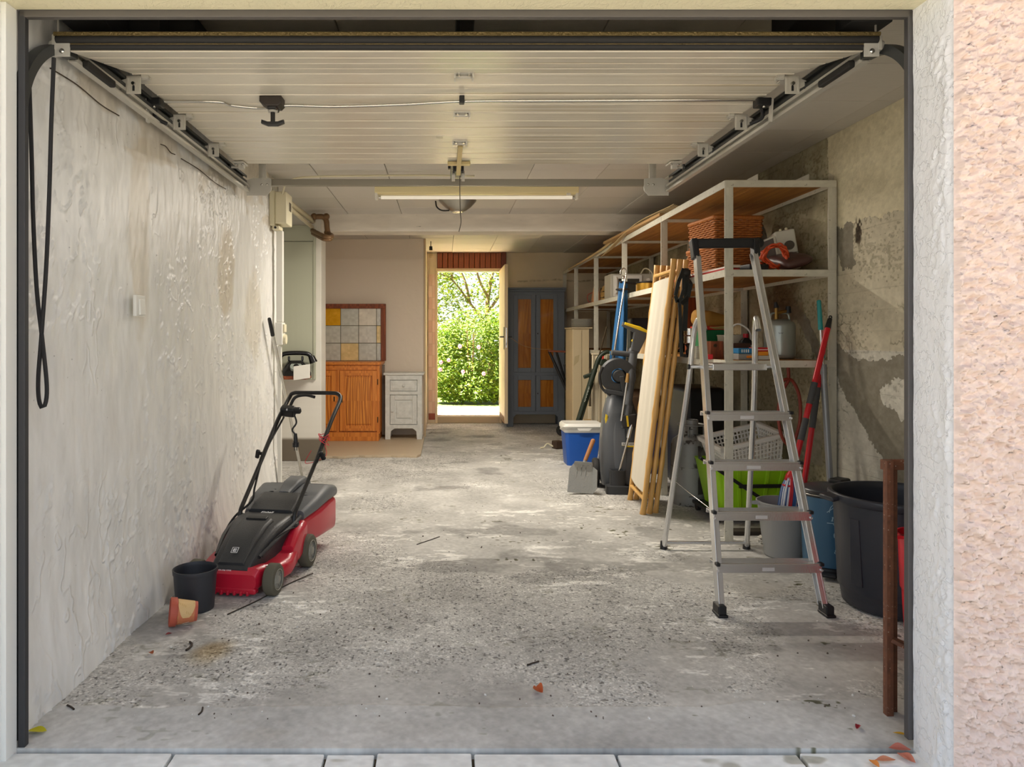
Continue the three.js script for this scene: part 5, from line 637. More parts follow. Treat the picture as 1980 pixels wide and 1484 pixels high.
// on top
for (const [x, lab] of [[1.715, 'pale steel angle bar lying on the shelving beside the cardboard strips'], [2.0, 'pale steel angle bar lying on the shelving next to the concrete wall']]) solo('angle_bar', lab, 'steel bar', [span(x - 0.03, x + 0.03, YT, YT + 0.005, zOf(5.0), zOf(4.03)), span(x + 0.024, x + 0.03, YT, YT + 0.052, zOf(5.0), zOf(4.03), 0.001)], greyPaint);
{ const card = mat('cardboard', [178, 140, 92], 0.85), lathM = mat('pale_lath', [196, 170, 124], 0.7);
  solo('cardboard_strip', 'long folded cardboard strip on the front edge of the shelving', 'cardboard', [bar([SX0 - 0.03, YT + 0.02, zOf(6.75)], [SX0 + 0.02, YT + 0.012, zOf(5.15)], 0.09, 0.022, V(0.2, 1, 0), 0.002)], card);
  solo('wooden_lath', 'dark wooden lath lying along the shelving beside the cardboard strip', 'wooden lath', bar([SX0 + 0.06, YT + 0.012, zOf(5.6)], [SX0 + 0.09, YT + 0.012, zOf(4.1)], 0.05, 0.022, V(0, 1, 0), 0.002), brownWood);
  for (let k = 0; k < 5; k++) solo('thin_cane', 'thin pale cane drooping from the front edge of the shelving', 'cane', tube([V(SX0 + 0.05 - 0.012 * k, YT + 0.03 + 0.004 * k, zOf(4.9)), V(SX0 - 0.01 - 0.008 * k, YT + 0.04, zOf(5.8)), V(SX0 - 0.045 - 0.014 * k, YT - 0.06 - 0.012 * k, zOf(6.55 + 0.04 * k))], 0.0035, 24, 6), lathM, 'thin canes on the shelving edge');
  solo('curtain_rod', 'bent wooden curtain rod hanging off the rear of the shelving edge', 'rod', tube([V(SX0 - 0.03, YT + 0.035, zOf(6.4)), V(SX0 - 0.035, YT - 0.0, zOf(6.9)), V(SX0 - 0.04, YT - 0.02, zOf(7.9)), V(SX0 - 0.04, YT - 0.02, zOf(8.8))], 0.012, 30, 8), lathM);
  solo('folded_sheet', 'pale folded plastic sheet on top of the shelving', 'sheet', [rbox(0.2, 0.03, 0.7, 0.01, [SX0 + 0.13, YT + 0.016, zOf(6.1)], [0, 0.05, 0])], mat('pale_sheet', [186, 180, 164], 0.5)); }
// wicker hamper: rows of woven strands round stakes, in two tiers
{ const wk = mat('wicker', [255, 255, 255], 0.6, { map: tex(128, 128, (u, v) => { const n = fbm(u * 30, v * 6, 3); return [lerp(142, 214, n) / 255, lerp(78, 138, n) / 255, lerp(30, 66, n) / 255]; }, { repeat: [0.1] }) });
  const hamper = (name, label, x, y, z, w, d, h, flare) => { const t = own(name, label, 'basket', [x, y, z], 0.12); const rows = Math.round(h / 0.0135);
    for (let r = 0; r < rows; r++) { const f = 1 + flare * r / rows, pts = [], N = 44; for (let k = 0; k < N; k++) { const q = k / N * 4, s = Math.floor(q), u = q - s, hw = w / 2 * f, hd = d / 2 * f; let px, pz, nx = 0, nz = 0; if (s === 0) { px = lerp(-hw, hw, u); pz = hd; nz = 1; } else if (s === 1) { px = hw; pz = lerp(hd, -hd, u); nx = 1; } else if (s === 2) { px = lerp(hw, -hw, u); pz = -hd; nz = -1; } else { px = -hw; pz = lerp(-hd, hd, u); nx = -1; } const o = 0.005 * ((k + r) % 2 ? 1 : -1); pts.push(V(px + nx * o, 0.012 + r * 0.0135, pz + nz * o)); } part(t, 'woven_row', tube(pts, 0.0066, 132, 5, true), wk); }
    const f = 1 + flare; part(t, 'rim', tube([[-w / 2 * f, h, d / 2 * f], [0, h, d / 2 * f], [w / 2 * f, h, d / 2 * f], [w / 2 * f, h, 0], [w / 2 * f, h, -d / 2 * f], [0, h, -d / 2 * f], [-w / 2 * f, h, -d / 2 * f], [-w / 2 * f, h, 0]], 0.013, 64, 8, true, 0.1), wk); part(t, 'base', rbox(w * 0.97, 0.01, d * 0.97, 0.004, [0, 0.006, 0]), wk); return t; };
  hamper('wicker_hamper', 'deep reddish wicker hamper on the upper shelf', 1.785, YM, zOf(4.62), 0.3, 0.36, 0.19, 0.06);
  hamper('wicker_basket', 'reddish wicker basket stacked upside on the deep hamper', 1.785, YM + 0.2, zOf(4.62), 0.3, 0.34, 0.17, 0.02); }
solo('lacquered_board', 'red and white lacquered board on the upper shelf front edge', 'board', [bar([1.6, YM + 0.012, zOf(4.95)], [1.62, YM + 0.012, zOf(4.08)], 0.09, 0.02, V(0, 1, 0), 0.003)], mat('red_lacquer', [186, 36, 34], 0.35));
solo('white_batten', 'white batten lying on the red lacquered board', 'batten', [bar([1.595, YM + 0.03, zOf(4.9)], [1.635, YM + 0.03, zOf(4.06)], 0.05, 0.016, V(0, 1, 0), 0.003)], whiteP);
{ const t = thing('plastic_bag', 'crumpled clear grey plastic bag behind the wicker basket', 'bag', [1.99, YM, zOf(4.72)]); const g = new THREE.IcosahedronGeometry(0.13, 5), p = g.attributes.position; for (let i = 0; i < p.count; i++) { const v = V(p.getX(i), p.getY(i), p.getZ(i)), n = fbm(v.x * 18 + 5, v.y * 18 + v.z * 9, 3); v.multiplyScalar(0.7 + 0.6 * n); p.setXYZ(i, v.x * 0.6, v.y * 1.35, v.z * 0.8); } g.computeVertexNormals(); part(t, 'bag', place(g, [2.03, YM + 0.19, zOf(4.74)]), mat('grey_film', [150, 148, 134], 0.35)); }
{ // tilted heater / radio with a round knob
  const t = own('fan_heater', 'tilted grey-white fan heater with a round dark knob on the upper shelf', 'heater', [2.03, YM + 0.004, zOf(4.28)], [0, -0.25, 0.16]), hm = mat('heater_grey', [204, 202, 188], 0.45); part(t, 'body', rbox(0.11, 0.235, 0.2, 0.01, [0, 0.135, 0]), hm); part(t, 'grille', [rbox(0.1, 0.11, 0.01, 0.004, [-0.11, 0.16, 0.09], [0, 0, 0.12])], mat('heater_dark', [98, 90, 84], 0.5)); part(t, 'grille_frame', [bar([-0.165, 0.2, 0.098], [-0.06, 0.225, 0.098], 0.01, 0.01), bar([-0.06, 0.1, 0.098], [-0.06, 0.225, 0.098], 0.01, 0.01), bar([-0.165, 0.1, 0.098], [-0.06, 0.1, 0.098], 0.01, 0.01)], hm); part(t, 'knob', cyl([0.012, 0.16, 0.1], [0.012, 0.16, 0.118], 0.027, 0.025, 24), mat('knob_brown', [74, 66, 54], 0.4)); parts(t, 'foot', [[-0.02, 0.256], [0.012, 0.258]].map(([x, y]) => sphere(0.008, [x, y, 0.09])), cream); part(t, 'dial_mark', extrude([[0, 0], [0.02, 0.008], [0, 0.016]], 0.003).translate(0.02, 0.05, 0.1), black); part(t, 'seam', box(0.112, 0.003, 0.002, [0, 0.115, 0.1005]), black); }
{ const q = rngOf(8), pts = []; for (let k = 0; k < 60; k++) { const a = k * 0.62, r = 0.055 + 0.02 * q(); pts.push(V(1.845 + Math.cos(a) * r + 0.03 * q(), YM + 0.085 + Math.sin(a) * r * 0.95 + 0.03 * (q() - 0.5), zOf(4.07) + 0.06 * (q() - 0.5))); } for (const p of pts) p.y = Math.max(YM + 0.008, p.y); solo('orange_cable', 'tangled orange extension cable on the upper shelf', 'cable', tube(pts, 0.006, 360, 6), mat('orange_cord', [206, 78, 34], 0.5)); }
{ const g = new THREE.SphereGeometry(1, 32, 20), p = g.attributes.position; for (let i = 0; i < p.count; i++) { const sp = (v) => Math.sign(v) * Math.pow(Math.abs(v), 0.55); p.setXYZ(i, sp(p.getX(i)) * 0.1 * (1 + 0.25 * p.getX(i)), p.getY(i) * 0.034 + 0.006 * fbm(p.getX(i) * 4, p.getZ(i) * 4, 2), sp(p.getZ(i)) * 0.11); } g.computeVertexNormals(); solo('leather_pouch', 'dark wine-brown leather pouch below the fan heater', 'pouch', place(g, [1.945, YM + 0.062, zOf(4.12)], [0.25, 0.2, 0.2]), mat('wine_leather', [84, 58, 54], 0.4)); }
solo('black_tray', 'low black tray beside the wicker hamper', 'tray', [rbox(0.12, 0.04, 0.12, 0.006, [1.745, YM + 0.021, zOf(4.1)], [0, 0.2, 0])], black);
// lower shelf, nearest bay
{ const sv = mat('canister_grey', [164, 170, 164], 0.3, { metalness: 0.45 }), c = V(1.97, YL, zOf(4.26)), t = thing('gas_canister', 'small silver-grey gas canister with brass valve on the lower shelf', 'gas canister', c); part(t, 'body', lathe([[0, 0.004], [0.075, 0.0], [0.084, 0.012], [0.086, 0.03], [0.086, 0.1], [0.0875, 0.104], [0.086, 0.108], [0.086, 0.19], [0.078, 0.215], [0.05, 0.232], [0, 0.236]], 40, c), sv); part(t, 'carry_handle', pipe([[c.x - 0.06, c.y + 0.22, c.z], [c.x - 0.05, c.y + 0.27, c.z], [c.x + 0.05, c.y + 0.27, c.z], [c.x + 0.06, c.y + 0.22, c.z]], 0.006), sv); const v = part(t, 'valve', [cyl([c.x - 0.02, c.y + 0.23, c.z], [c.x - 0.02, c.y + 0.3, c.z], 0.014, 0.01), cyl([c.x - 0.02, c.y + 0.27, c.z], [c.x + 0.06, c.y + 0.285, c.z], 0.011, 0.011)], mat('brass_valve', [150, 116, 60], 0.35, { metalness: 0.8 })); part(v, 'tap', [cyl([c.x - 0.02, c.y + 0.3, c.z], [c.x - 0.024, c.y + 0.335, c.z], 0.016, 0.008), cyl([c.x + 0.05, c.y + 0.27, c.z], [c.x + 0.05, c.y + 0.31, c.z], 0.018, 0.014)], black); decal(t, 'stamp', 0.03, 0.02, [c.x - 0.03, c.y + 0.15, c.z + 0.0815], [0, -0.35, 0], (x, w, h) => { x.clearRect(0, 0, w, h); x.fillStyle = '#4a4c46'; for (let i = 0; i < 7; i++) x.fillRect(w * (0.1 + 0.12 * i), h * (0.2 + 0.1 * (i % 3)), w * 0.07, h * 0.3); }); }
const small = (name, label, cat, px0, px1, py0, py1, Z, d, m, extra) => { const a = P(px0, py1, Z), b = P(px1, py0, Z), t = thing(name, label, cat, [(a.x + b.x) / 2, a.y, a.z - d / 2]); part(t, 'case', span(a.x, b.x, a.y, b.y, a.z - d, a.z, 0.004), m); extra?.(t, a, b); return t; };
const onL = (Z) => 655 + (CAM.h - YL) * 1400 / Z;
small('drill_bit_box', 'grey plastic case with an orange catch under the blue box', 'case', 1428, 1462, onL(4.06) - 12, onL(4.06), 4.06, 0.12, mat('case_grey', [150, 150, 146], 0.5), (t, a, b) => part(t, 'catch', rbox(0.032, 0.014, 0.008, 0.003, [(a.x + b.x) / 2 + 0.01, (a.y + b.y) / 2, a.z + 0.003]), mat('catch_orange', [240, 140, 30], 0.5), 'orange catch'));
small('screw_box', 'bright blue cardboard box on the grey plastic case', 'box', 1428, 1462, onL(4.06) - 22.5, onL(4.06) - 12.2, 4.06, 0.1, mat('box_blue', [24, 120, 176], 0.5), (t, a, b) => parts(t, 'stripe', [0.2, 0.32, 0.44, 0.56].map(k => span(lerp(a.x, b.x, k) - 0.003, lerp(a.x, b.x, k) + 0.003, a.y + 0.006, b.y - 0.006, a.z, a.z + 0.0008)), whiteP));
small('paper_stack', 'stack of white and red flat boxes beside the gas canister', 'boxes', 1466, 1488, onL(4.07) - 8, onL(4.07), 4.07, 0.11, mat('white_card', [214, 210, 202], 0.6)); small('orange_carton', 'orange carton on the flat white boxes', 'carton', 1466, 1486, onL(4.07) - 16, onL(4.07) - 8.2, 4.07, 0.1, mat('carton_orange', [232, 148, 34], 0.5)); small('red_carton', 'red and white carton on top of the orange carton', 'carton', 1462, 1487, onL(4.07) - 24, onL(4.07) - 16.2, 4.07, 0.1, mat('carton_red', [196, 40, 44], 0.5), (t, a, b) => part(t, 'band', span(a.x, b.x, a.y + 0.008, a.y + 0.012, a.z, a.z + 0.0008), whiteP));
small('wooden_chest', 'small brown wooden chest on the lower shelf', 'chest', 1374, 1399, onL(4.3) - 34, onL(4.3), 4.3, 0.16, brownWood, (t, a, b) => part(t, 'clasp', cyl([lerp(a.x, b.x, 0.35), lerp(a.y, b.y, 0.75), a.z], [lerp(a.x, b.x, 0.35), lerp(a.y, b.y, 0.75), a.z + 0.006], 0.01), brass));
small('green_bin_box', 'green plastic box with a red lid on the lower shelf', 'box', 1362, 1402, onL(4.75) - 52, onL(4.75) - 8, 4.75, 0.25, mat('box_green', [16, 110, 62], 0.45), (t, a, b) => part(t, 'lid', span(a.x - 0.008, b.x + 0.008, b.y, b.y + 0.025, a.z - 0.255, a.z + 0.006, 0.004), mat('lid_red', [206, 40, 30], 0.45), 'red lid'));
small('wooden_crate', 'brown crate under the green box on the lower shelf', 'crate', 1360, 1404, onL(4.75) - 8, onL(4.75), 4.75, 0.26, brownWood);
small('dark_case', 'dark brown case behind the blue cardboard box', 'case', 1419, 1452, onL(4.3) - 30, onL(4.3), 4.3, 0.14, mat('dark_brown_case', [72, 44, 30], 0.55));
small('red_tin', 'small bright red tin in front of the wooden chest', 'tin', 1366, 1379, onL(4.15) - 10, onL(4.15), 4.15, 0.06, mat('tin_red', [204, 30, 44], 0.4));
{ const c = P(1356, onL(4.2), 4.2), t = thing('patterned_tin', 'patterned silver tin on the lower shelf', 'tin', c); part(t, 'case', rbox(0.065, 0.075, 0.065, 0.006, [c.x, YL + 0.038, c.z - 0.03]), mat('patterned_silver', [255, 255, 255], 0.35, { metalness: 0.3, map: tex(128, 128, (u, v) => { const s = Math.sin((u + v) * 80) * Math.sin((u - v) * 80); return s > 0.1 ? [0.82, 0.8, 0.74] : [0.5, 0.48, 0.42]; }, { repeat: [0.1] }) })); }
for (const [k, lab] of [[0, 'lower silver tin can of the stack on the lower shelf'], [1, 'upper silver tin can of the stack on the lower shelf']]) { const c = P(1333, onL(4.6), 4.6); const t = thing('tin_can', lab, 'tin can', [c.x, YL + 0.09 + k * 0.05, c.z]); part(t, 'can', lathe([[0, 0], [0.034, 0], [0.036, 0.003], [0.034, 0.006], [0.034, 0.04], [0.036, 0.043], [0.034, 0.047], [0, 0.046]], 28, [c.x, YL + 0.09 + k * 0.05, c.z]), chrome); }
{ const c = P(1333, onL(4.6), 4.6), t = thing('coffee_mill', 'black hand mill carrying the stacked tin cans', 'mill', c); part(t, 'base', rbox(0.07, 0.02, 0.07, 0.004, [c.x, YL + 0.011, c.z]), black); part(t, 'column', lathe([[0.02, 0.02], [0.026, 0.04], [0.014, 0.06], [0.03, 0.085], [0, 0.09]], 20, [c.x, YL, c.z]), black); }
{ const c = P(1424, onL(4.55), 4.55), t = thing('white_bucket', 'white plastic bucket with a wire handle on the lower shelf', 'bucket', c); part(t, 'tub', lathe([[0, 0.005], [0.07, 0], [0.075, 0.02], [0.085, 0.135], [0.09, 0.14], [0.085, 0.145], [0.078, 0.02], [0, 0.012]], 32, [c.x, YL, c.z - 0.08]), mat('bucket_cream', [212, 204, 182], 0.5)); part(t, 'handle', tube([[c.x - 0.07, YL + 0.13, c.z - 0.02], [c.x, YL + 0.21, c.z], [c.x + 0.07, YL + 0.17, c.z + 0.02], [c.x + 0.082, YL + 0.09, c.z + 0.02], [c.x + 0.05, YL + 0.03, c.z + 0.03]], 0.006, 30, 7), whiteP); }
{ const c = P(1442, onL(4.5), 4.5), t = thing('oil_bottle', 'black bottle with a red cap and white label on the lower shelf', 'bottle', c); part(t, 'body', loft([ring(0, 0.07, 0.05, 0.012), ring(0.1, 0.07, 0.05, 0.012), ring(0.125, 0.03, 0.03, 0.012)]).translate(c.x, YL, c.z), black); part(t, 'cap', cyl([c.x, YL + 0.125, c.z], [c.x, YL + 0.15, c.z], 0.016), mat('cap_red', [190, 24, 40], 0.4)); part(t, 'label', span(c.x - 0.02, c.x + 0.03, YL + 0.03, YL + 0.08, c.z + 0.0252, c.z + 0.026), whiteP); }
{ const q = rngOf(4), t = thing('folded_tarpaulin', 'yellow-brown folded tarpaulin on the green box', 'tarpaulin', P(1375, 640, 4.8)), c = P(1376, 632, 4.85), g = rbox(0.2, 0.08, 0.22, 0.03, [0, 0, 0], undefined, 6), p = g.attributes.position; for (let i = 0; i < p.count; i++) p.setY(i, p.getY(i) * (0.8 + 0.6 * vnoise(p.getX(i) * 14 + 3, p.getZ(i) * 14))); g.computeVertexNormals(); part(t, 'cloth', place(g, [c.x, 1.24, c.z], [0.1, 0.2, -0.1]), mat('tarp_ochre', [168, 122, 48], 0.8)); const cord = mat('pale_cord', [176, 160, 100], 0.7); for (let k = 0; k < 4; k++) part(t, 'cord', torus(0.085 + 0.006 * k, 0.0045, [c.x + 0.02, 1.175 + 0.009 * k, c.z + 0.03], [PI / 2 + 0.05 * k, 0.04 * k, 0]), cord); }
{ const t = thing('red_hose', 'dull red rubber hose hanging in a loop under the lower shelf', 'hose', [1.95, 0.4, zOf(4.2)]), hm = mat('hose_red', [136, 52, 36], 0.5); part(t, 'hose', tube([P(1524, 708, 4.2), P(1524, 735, 4.2), P(1512, 760, 4.2), P(1505, 800, 4.2), P(1512, 845, 4.2), P(1530, 860, 4.2), P(1546, 820, 4.2), P(1546, 770, 4.2), P(1533, 738, 4.2), P(1516, 735, 4.2), P(1505, 750, 4.22)], 0.0095, 90, 9), hm); }
// further bays
{ const z = zOf(6.98), t = thing('toaster_oven', 'pale grey toaster oven on the upper shelf behind the gold saucepan', 'oven', [1.81, YM, z - 0.15]); part(t, 'case', span(1.6, 2.02, YM + 0.01, YM + 0.25, z - 0.28, z, 0.008), mat('oven_grey', [186, 182, 168], 0.4)); const d = part(t, 'door', span(1.625, 1.9, YM + 0.03, YM + 0.235, z, z + 0.014, 0.004), whiteP); part(d, 'window', span(1.67, 1.87, YM + 0.06, YM + 0.2, z + 0.014, z + 0.017), mat('oven_window', [60, 58, 52], 0.15)); part(d, 'handle', pipe([[1.645, YM + 0.06, z + 0.012], [1.645, YM + 0.06, z + 0.045], [1.645, YM + 0.21, z + 0.045], [1.645, YM + 0.21, z + 0.012]], 0.007), whiteP); parts(t, 'knob', [0.07, 0.13, 0.19].map(y => cyl([1.96, YM + y, z], [1.96, YM + y, z + 0.014], 0.016)), whiteP); part(t, 'cord', tube([[1.9, YM + 0.25, z - 0.05], [1.93, YM + 0.3, z], [1.99, YM + 0.26, z + 0.02], [2.01, YM + 0.15, z + 0.02]], 0.006, 24, 7), cream); parts(t, 'foot', [[1.63, -0.03], [1.99, -0.03]].map(([x, dz]) => cyl([x, YM, z + dz], [x, YM + 0.012, z + dz], 0.014)), black); }
{ const c = V(1.69, YM, zOf(6.02)), t = thing('gold_saucepan', 'gold saucepan with a black handle on the upper shelf', 'saucepan', c); part(t, 'pan', lathe([[0, 0.004], [0.09, 0], [0.098, 0.01], [0.1, 0.085], [0.096, 0.087], [0.092, 0.012], [0, 0.01]], 36, c), mat('gold_pan', [206, 158, 62], 0.25, { metalness: 0.7 })); part(t, 'rim', torus(0.1, 0.006, [c.x, c.y + 0.087, c.z], [PI / 2, 0, 0]), black); part(t, 'lid', lathe([[0.096, 0.088], [0.05, 0.1], [0, 0.102]], 30, c), mat('lid_dark', [64, 58, 44], 0.3)); part(t, 'handle', bar([c.x - 0.095, c.y + 0.08, c.z], [c.x - 0.24, c.y + 0.095, c.z + 0.02], 0.018, 0.014, V(0, 0, 1), 0.005), black); }
{ const c = V(1.64, YM, zOf(7.85)), t = thing('pink_iron', 'pinkish travel iron with a coiled flex on the upper shelf', 'iron', c); part(t, 'body', loft([ring(0, 0.09, 0.16, 0.04), ring(0.04, 0.09, 0.16, 0.04), ring(0.12, 0.07, 0.1, 0.03), ring(0.18, 0.05, 0.06, 0.02)]).translate(c.x, c.y, c.z), mat('iron_pink', [206, 150, 108], 0.5)); part(t, 'flex', tube([[c.x - 0.05, c.y + 0.12, c.z + 0.05], [c.x - 0.1, c.y + 0.09, c.z + 0.05], [c.x - 0.09, c.y + 0.02, c.z + 0.06], [c.x, c.y + 0.008, c.z + 0.1], [c.x + 0.06, c.y + 0.008, c.z + 0.12]], 0.005, 40, 6), mat('flex_red', [150, 60, 44], 0.6)); }
{ const c = V(1.74, YM, zOf(7.7)), t = thing('cream_blender', 'yellowed kitchen machine with rounded top on the upper shelf', 'blender', c); part(t, 'body', loft([ring(0, 0.15, 0.15, 0.03), ring(0.12, 0.15, 0.15, 0.04), ring(0.18, 0.11, 0.12, 0.04), ring(0.2, 0.06, 0.07, 0.03)]).translate(c.x, c.y, c.z), mat('aged_cream', [196, 160, 96], 0.45)); parts(t, 'band', [0.06, 0.12].map(y => rbox(0.153, 0.008, 0.153, 0.003, [c.x, c.y + y, c.z])), brass); }
{ const c = V(1.9, YM, zOf(8.1)); const t = thing('dark_bottle_crate', 'dark box of bottles at the far end of the upper shelf', 'crate', c); part(t, 'crate', rbox(0.26, 0.2, 0.3, 0.008, [c.x, c.y + 0.1, c.z]), mat('crate_dark', [66, 54, 40], 0.7)); for (let k = 0; k < 3; k++) part(t, 'bottle', lathe([[0, 0], [0.03, 0], [0.032, 0.14], [0.012, 0.19], [0.012, 0.24], [0, 0.24]], 18, [c.x - 0.08 + k * 0.08, c.y + 0.1, c.z]), mat('bottle_brown_' + k, [60, 44, 24], 0.2)); }
// lower shelf further back
{ const c = V(1.72, YL, zOf(5.7)), t = thing('glass_jar_tray', 'steel pot with jars on the lower shelf behind the bamboo screen', 'pot', c); part(t, 'pot', lathe([[0, 0], [0.1, 0], [0.1, 0.1], [0.095, 0.1], [0.095, 0.01], [0, 0.01]], 32, c), mat('pot_steel', [150, 134, 108], 0.3, { metalness: 0.7 })); part(t, 'lid', lathe([[0.102, 0.1], [0.08, 0.115], [0, 0.12]], 30, c), black); part(t, 'handle', torus(0.03, 0.005, [c.x + 0.08, c.y + 0.07, c.z + 0.09], [0, 0.3, 0]), chrome); }
{ const c = V(1.6, YL, zOf(5.75)), t = thing('table_brush', 'upright pale brush beside the steel pot', 'brush', c); part(t, 'body', loft([ring(0, 0.07, 0.05, 0.01), ring(0.06, 0.05, 0.04, 0.01), ring(0.12, 0.03, 0.03, 0.01)]).translate(c.x - 0.02, c.y, c.z), mat('brush_pale', [196, 166, 120], 0.6)); part(t, 'hook', torus(0.016, 0.003, [c.x - 0.02, c.y + 0.135, c.z]), chrome); }
{ const c = V(1.85, YL, zOf(6.5)), t = thing('black_monitor', 'black box on the lower shelf behind the parasol', 'box', c); part(t, 'case', rbox(0.45, 0.3, 0.35, 0.02, [c.x, c.y + 0.151, c.z]), black); }
solo('leaning_plank', 'brown plank standing on the lower shelf behind the bamboo screen', 'plank', [span(1.85, 1.93, YL, YM - 0.06, zOf(5.58), zOf(5.55), 0.003)], brownWood);
// ---------------------------------------------------------------- step ladder, bins, buckets, mops, crate trolley
const alu = mat('aluminium', [222, 222, 221], 0.26, { metalness: 0.85, bumpMap: tex(64, 256, (u, v) => fbm(u * 40, v * 4, 3), { srgb: false, repeat: [0.05, 0.4] }), bumpScale: 0.0003 });
{
  const t = thing('step_ladder', 'aluminium step ladder with five treads and a black top handle', 'step ladder', [1.34, 0, zOf(3.35)]);
  const fl = V(1.1, 0, zOf(2.91)), fr = V(1.536, 0, zOf(2.91)), tl = V(1.195, 1.505, zOf(3.455)), tr = V(1.483, 1.515, zOf(3.455));
  const at = (a, b, y) => a.clone().lerp(b, (y - a.y) / (b.y - a.y));
  for (const [a, b, s] of [[fl, tl, 1], [fr, tr, -1]]) {
    const d = b.clone().sub(a).normalize(), up = V(0, 0, 1);
    const st = part(t, 'stile', [bar(a.clone().addScaledVector(d, 0.03), b, 0.006, 0.042, up, 0.002), bar(a.clone().addScaledVector(d, 0.03).add(V(s * 0.01, 0, 0.019)), b.clone().add(V(s * 0.01, 0, 0.019)), 0.021, 0.005, up, 0.001), bar(a.clone().addScaledVector(d, 0.03).add(V(s * 0.01, 0, -0.019)), b.clone().add(V(s * 0.01, 0, -0.019)), 0.021, 0.005, up, 0.001)], alu);
    part(st, 'foot', [rbox(0.034, 0.045, 0.066, 0.006, [a.x + s * 0.004, 0.0225, a.z + 0.002]), rbox(0.04, 0.012, 0.075, 0.005, [a.x + s * 0.004, 0.006, a.z + 0.006])], black);
  }
  for (const y of [0.19, 0.385, 0.58, 0.785]) {
    const l = at(fl, tl, y), r = at(fr, tr, y), w = r.x - l.x, z = l.z + 0.02, x = (l.x + r.x) / 2;
    const tr1 = part(t, 'tread', [span(l.x - 0.004, r.x + 0.004, y - 0.005, y, z - 0.075, z + 0.016, 0.0015), span(l.x - 0.004, r.x + 0.004, y - 0.034, y - 0.004, z + 0.012, z + 0.016, 0.001), span(l.x - 0.004, r.x + 0.004, y - 0.02, y - 0.004, z - 0.075, z - 0.071, 0.001), span(l.x, r.x, y - 0.005, y + 0.004, z + 0.009, z + 0.018, 0.002)], alu);
    for (let k = 0; k < 5; k++) part(tr1, 'grip_rib', span(l.x + 0.002, r.x - 0.002, y, y + 0.002, z - 0.066 + k * 0.016, z - 0.062 + k * 0.016), alu);
    parts(tr1, 'tread_cap', [[l.x, -1], [r.x, 1]].map(([px, s]) => rbox(0.016, 0.014, 0.026, 0.003, [px + s * 0.002, y + 0.001, z + 0.012])), black); parts(tr1, 'rivet', [[l.x, -1], [r.x, 1]].map(([px, s]) => cyl([px + s * 0.002, y - 0.022, z + 0.014], [px + s * 0.002, y - 0.022, z + 0.022], 0.005, 0.005, 10)), alu);
    part(tr1, 'sticker', span(x - 0.03 + (y > 0.5 ? -0.01 : 0.0), x + 0.02, y - 0.026, y - 0.012, z + 0.0162, z + 0.0168), mat('ladder_sticker_' + Math.round(y * 1000), [198, 194, 190], 0.6));
  }
  { const y = 0.995, l = at(fl, tl, y), r = at(fr, tr, y); const pl = part(t, 'platform', [span(l.x + 0.055, r.x - 0.035, y - 0.03, y, l.z - 0.2, l.z - 0.02, 0.004)], alu); parts(pl, 'hinge_rod', [cyl([l.x - 0.045, y - 0.014, l.z - 0.035], [l.x + 0.06, y - 0.014, l.z - 0.035], 0.0085), cyl([r.x - 0.04, y - 0.014, l.z - 0.035], [r.x + 0.01, y - 0.014, l.z - 0.035], 0.0085)], alu); part(pl, 'rod_end', cyl([l.x - 0.055, y - 0.014, l.z - 0.035], [l.x - 0.045, y - 0.014, l.z - 0.035], 0.012), black); }
  // rear legs: round tubes bent forward at the top
  const bl = V(1.155, 0, zOf(3.82)), br = V(1.592, 0, zOf(3.82));
  for (const [f, x, s] of [[bl, 1.2, 1], [br, 1.492, -1]]) { const lg = part(t, 'rear_leg', tube([f, V(lerp(f.x, x, 0.3), 0.35, lerp(f.z, zOf(3.48), 0.33)), V(lerp(f.x, x, 0.75), 0.85, lerp(f.z, zOf(3.48), 0.8)), V(lerp(f.x, x, 0.97), 1.12, zOf(3.49)), V(x + s * 0.006, 1.19, zOf(3.46)), V(x + s * 0.016, 1.205, zOf(3.43)), V(x + s * 0.02, 1.15, zOf(3.4))], 0.0135, 60, 12), alu); part(lg, 'foot', [cyl([f.x, 0.0, f.z], [f.x, 0.04, f.z], 0.02, 0.017), sphere(0.018, [f.x, 0.018, f.z])], black); }
  part(t, 'rear_brace', cyl([bl.x, 0.035, bl.z + 0.01], [br.x, 0.035, br.z + 0.01], 0.0095), alu);
  // top handle
  const h = part(t, 'top_handle', [bar([1.185, 1.565, zOf(3.475)], [1.5, 1.57, zOf(3.475)], 0.045, 0.04, V(0, 0, 1), 0.008), bar([1.197, 1.49, zOf(3.455)], [1.192, 1.585, zOf(3.475)], 0.03, 0.05, V(0, 0, 1), 0.006), bar([1.483, 1.5, zOf(3.455)], [1.488, 1.585, zOf(3.475)], 0.03, 0.05, V(0, 0, 1), 0.006)], black); part(h, 'knob', [sphere(0.027, [1.513, 1.572, zOf(3.5)], [1, 1, 1.2])], rubber);
  part(t, 'stay_wire', tube([V(1.145, 0.4, zOf(3.6)), V(1.2, 0.35, zOf(3.5)), V(1.235, 0.31, zOf(3.2))], 0.0018, 16, 5), chrome);
}
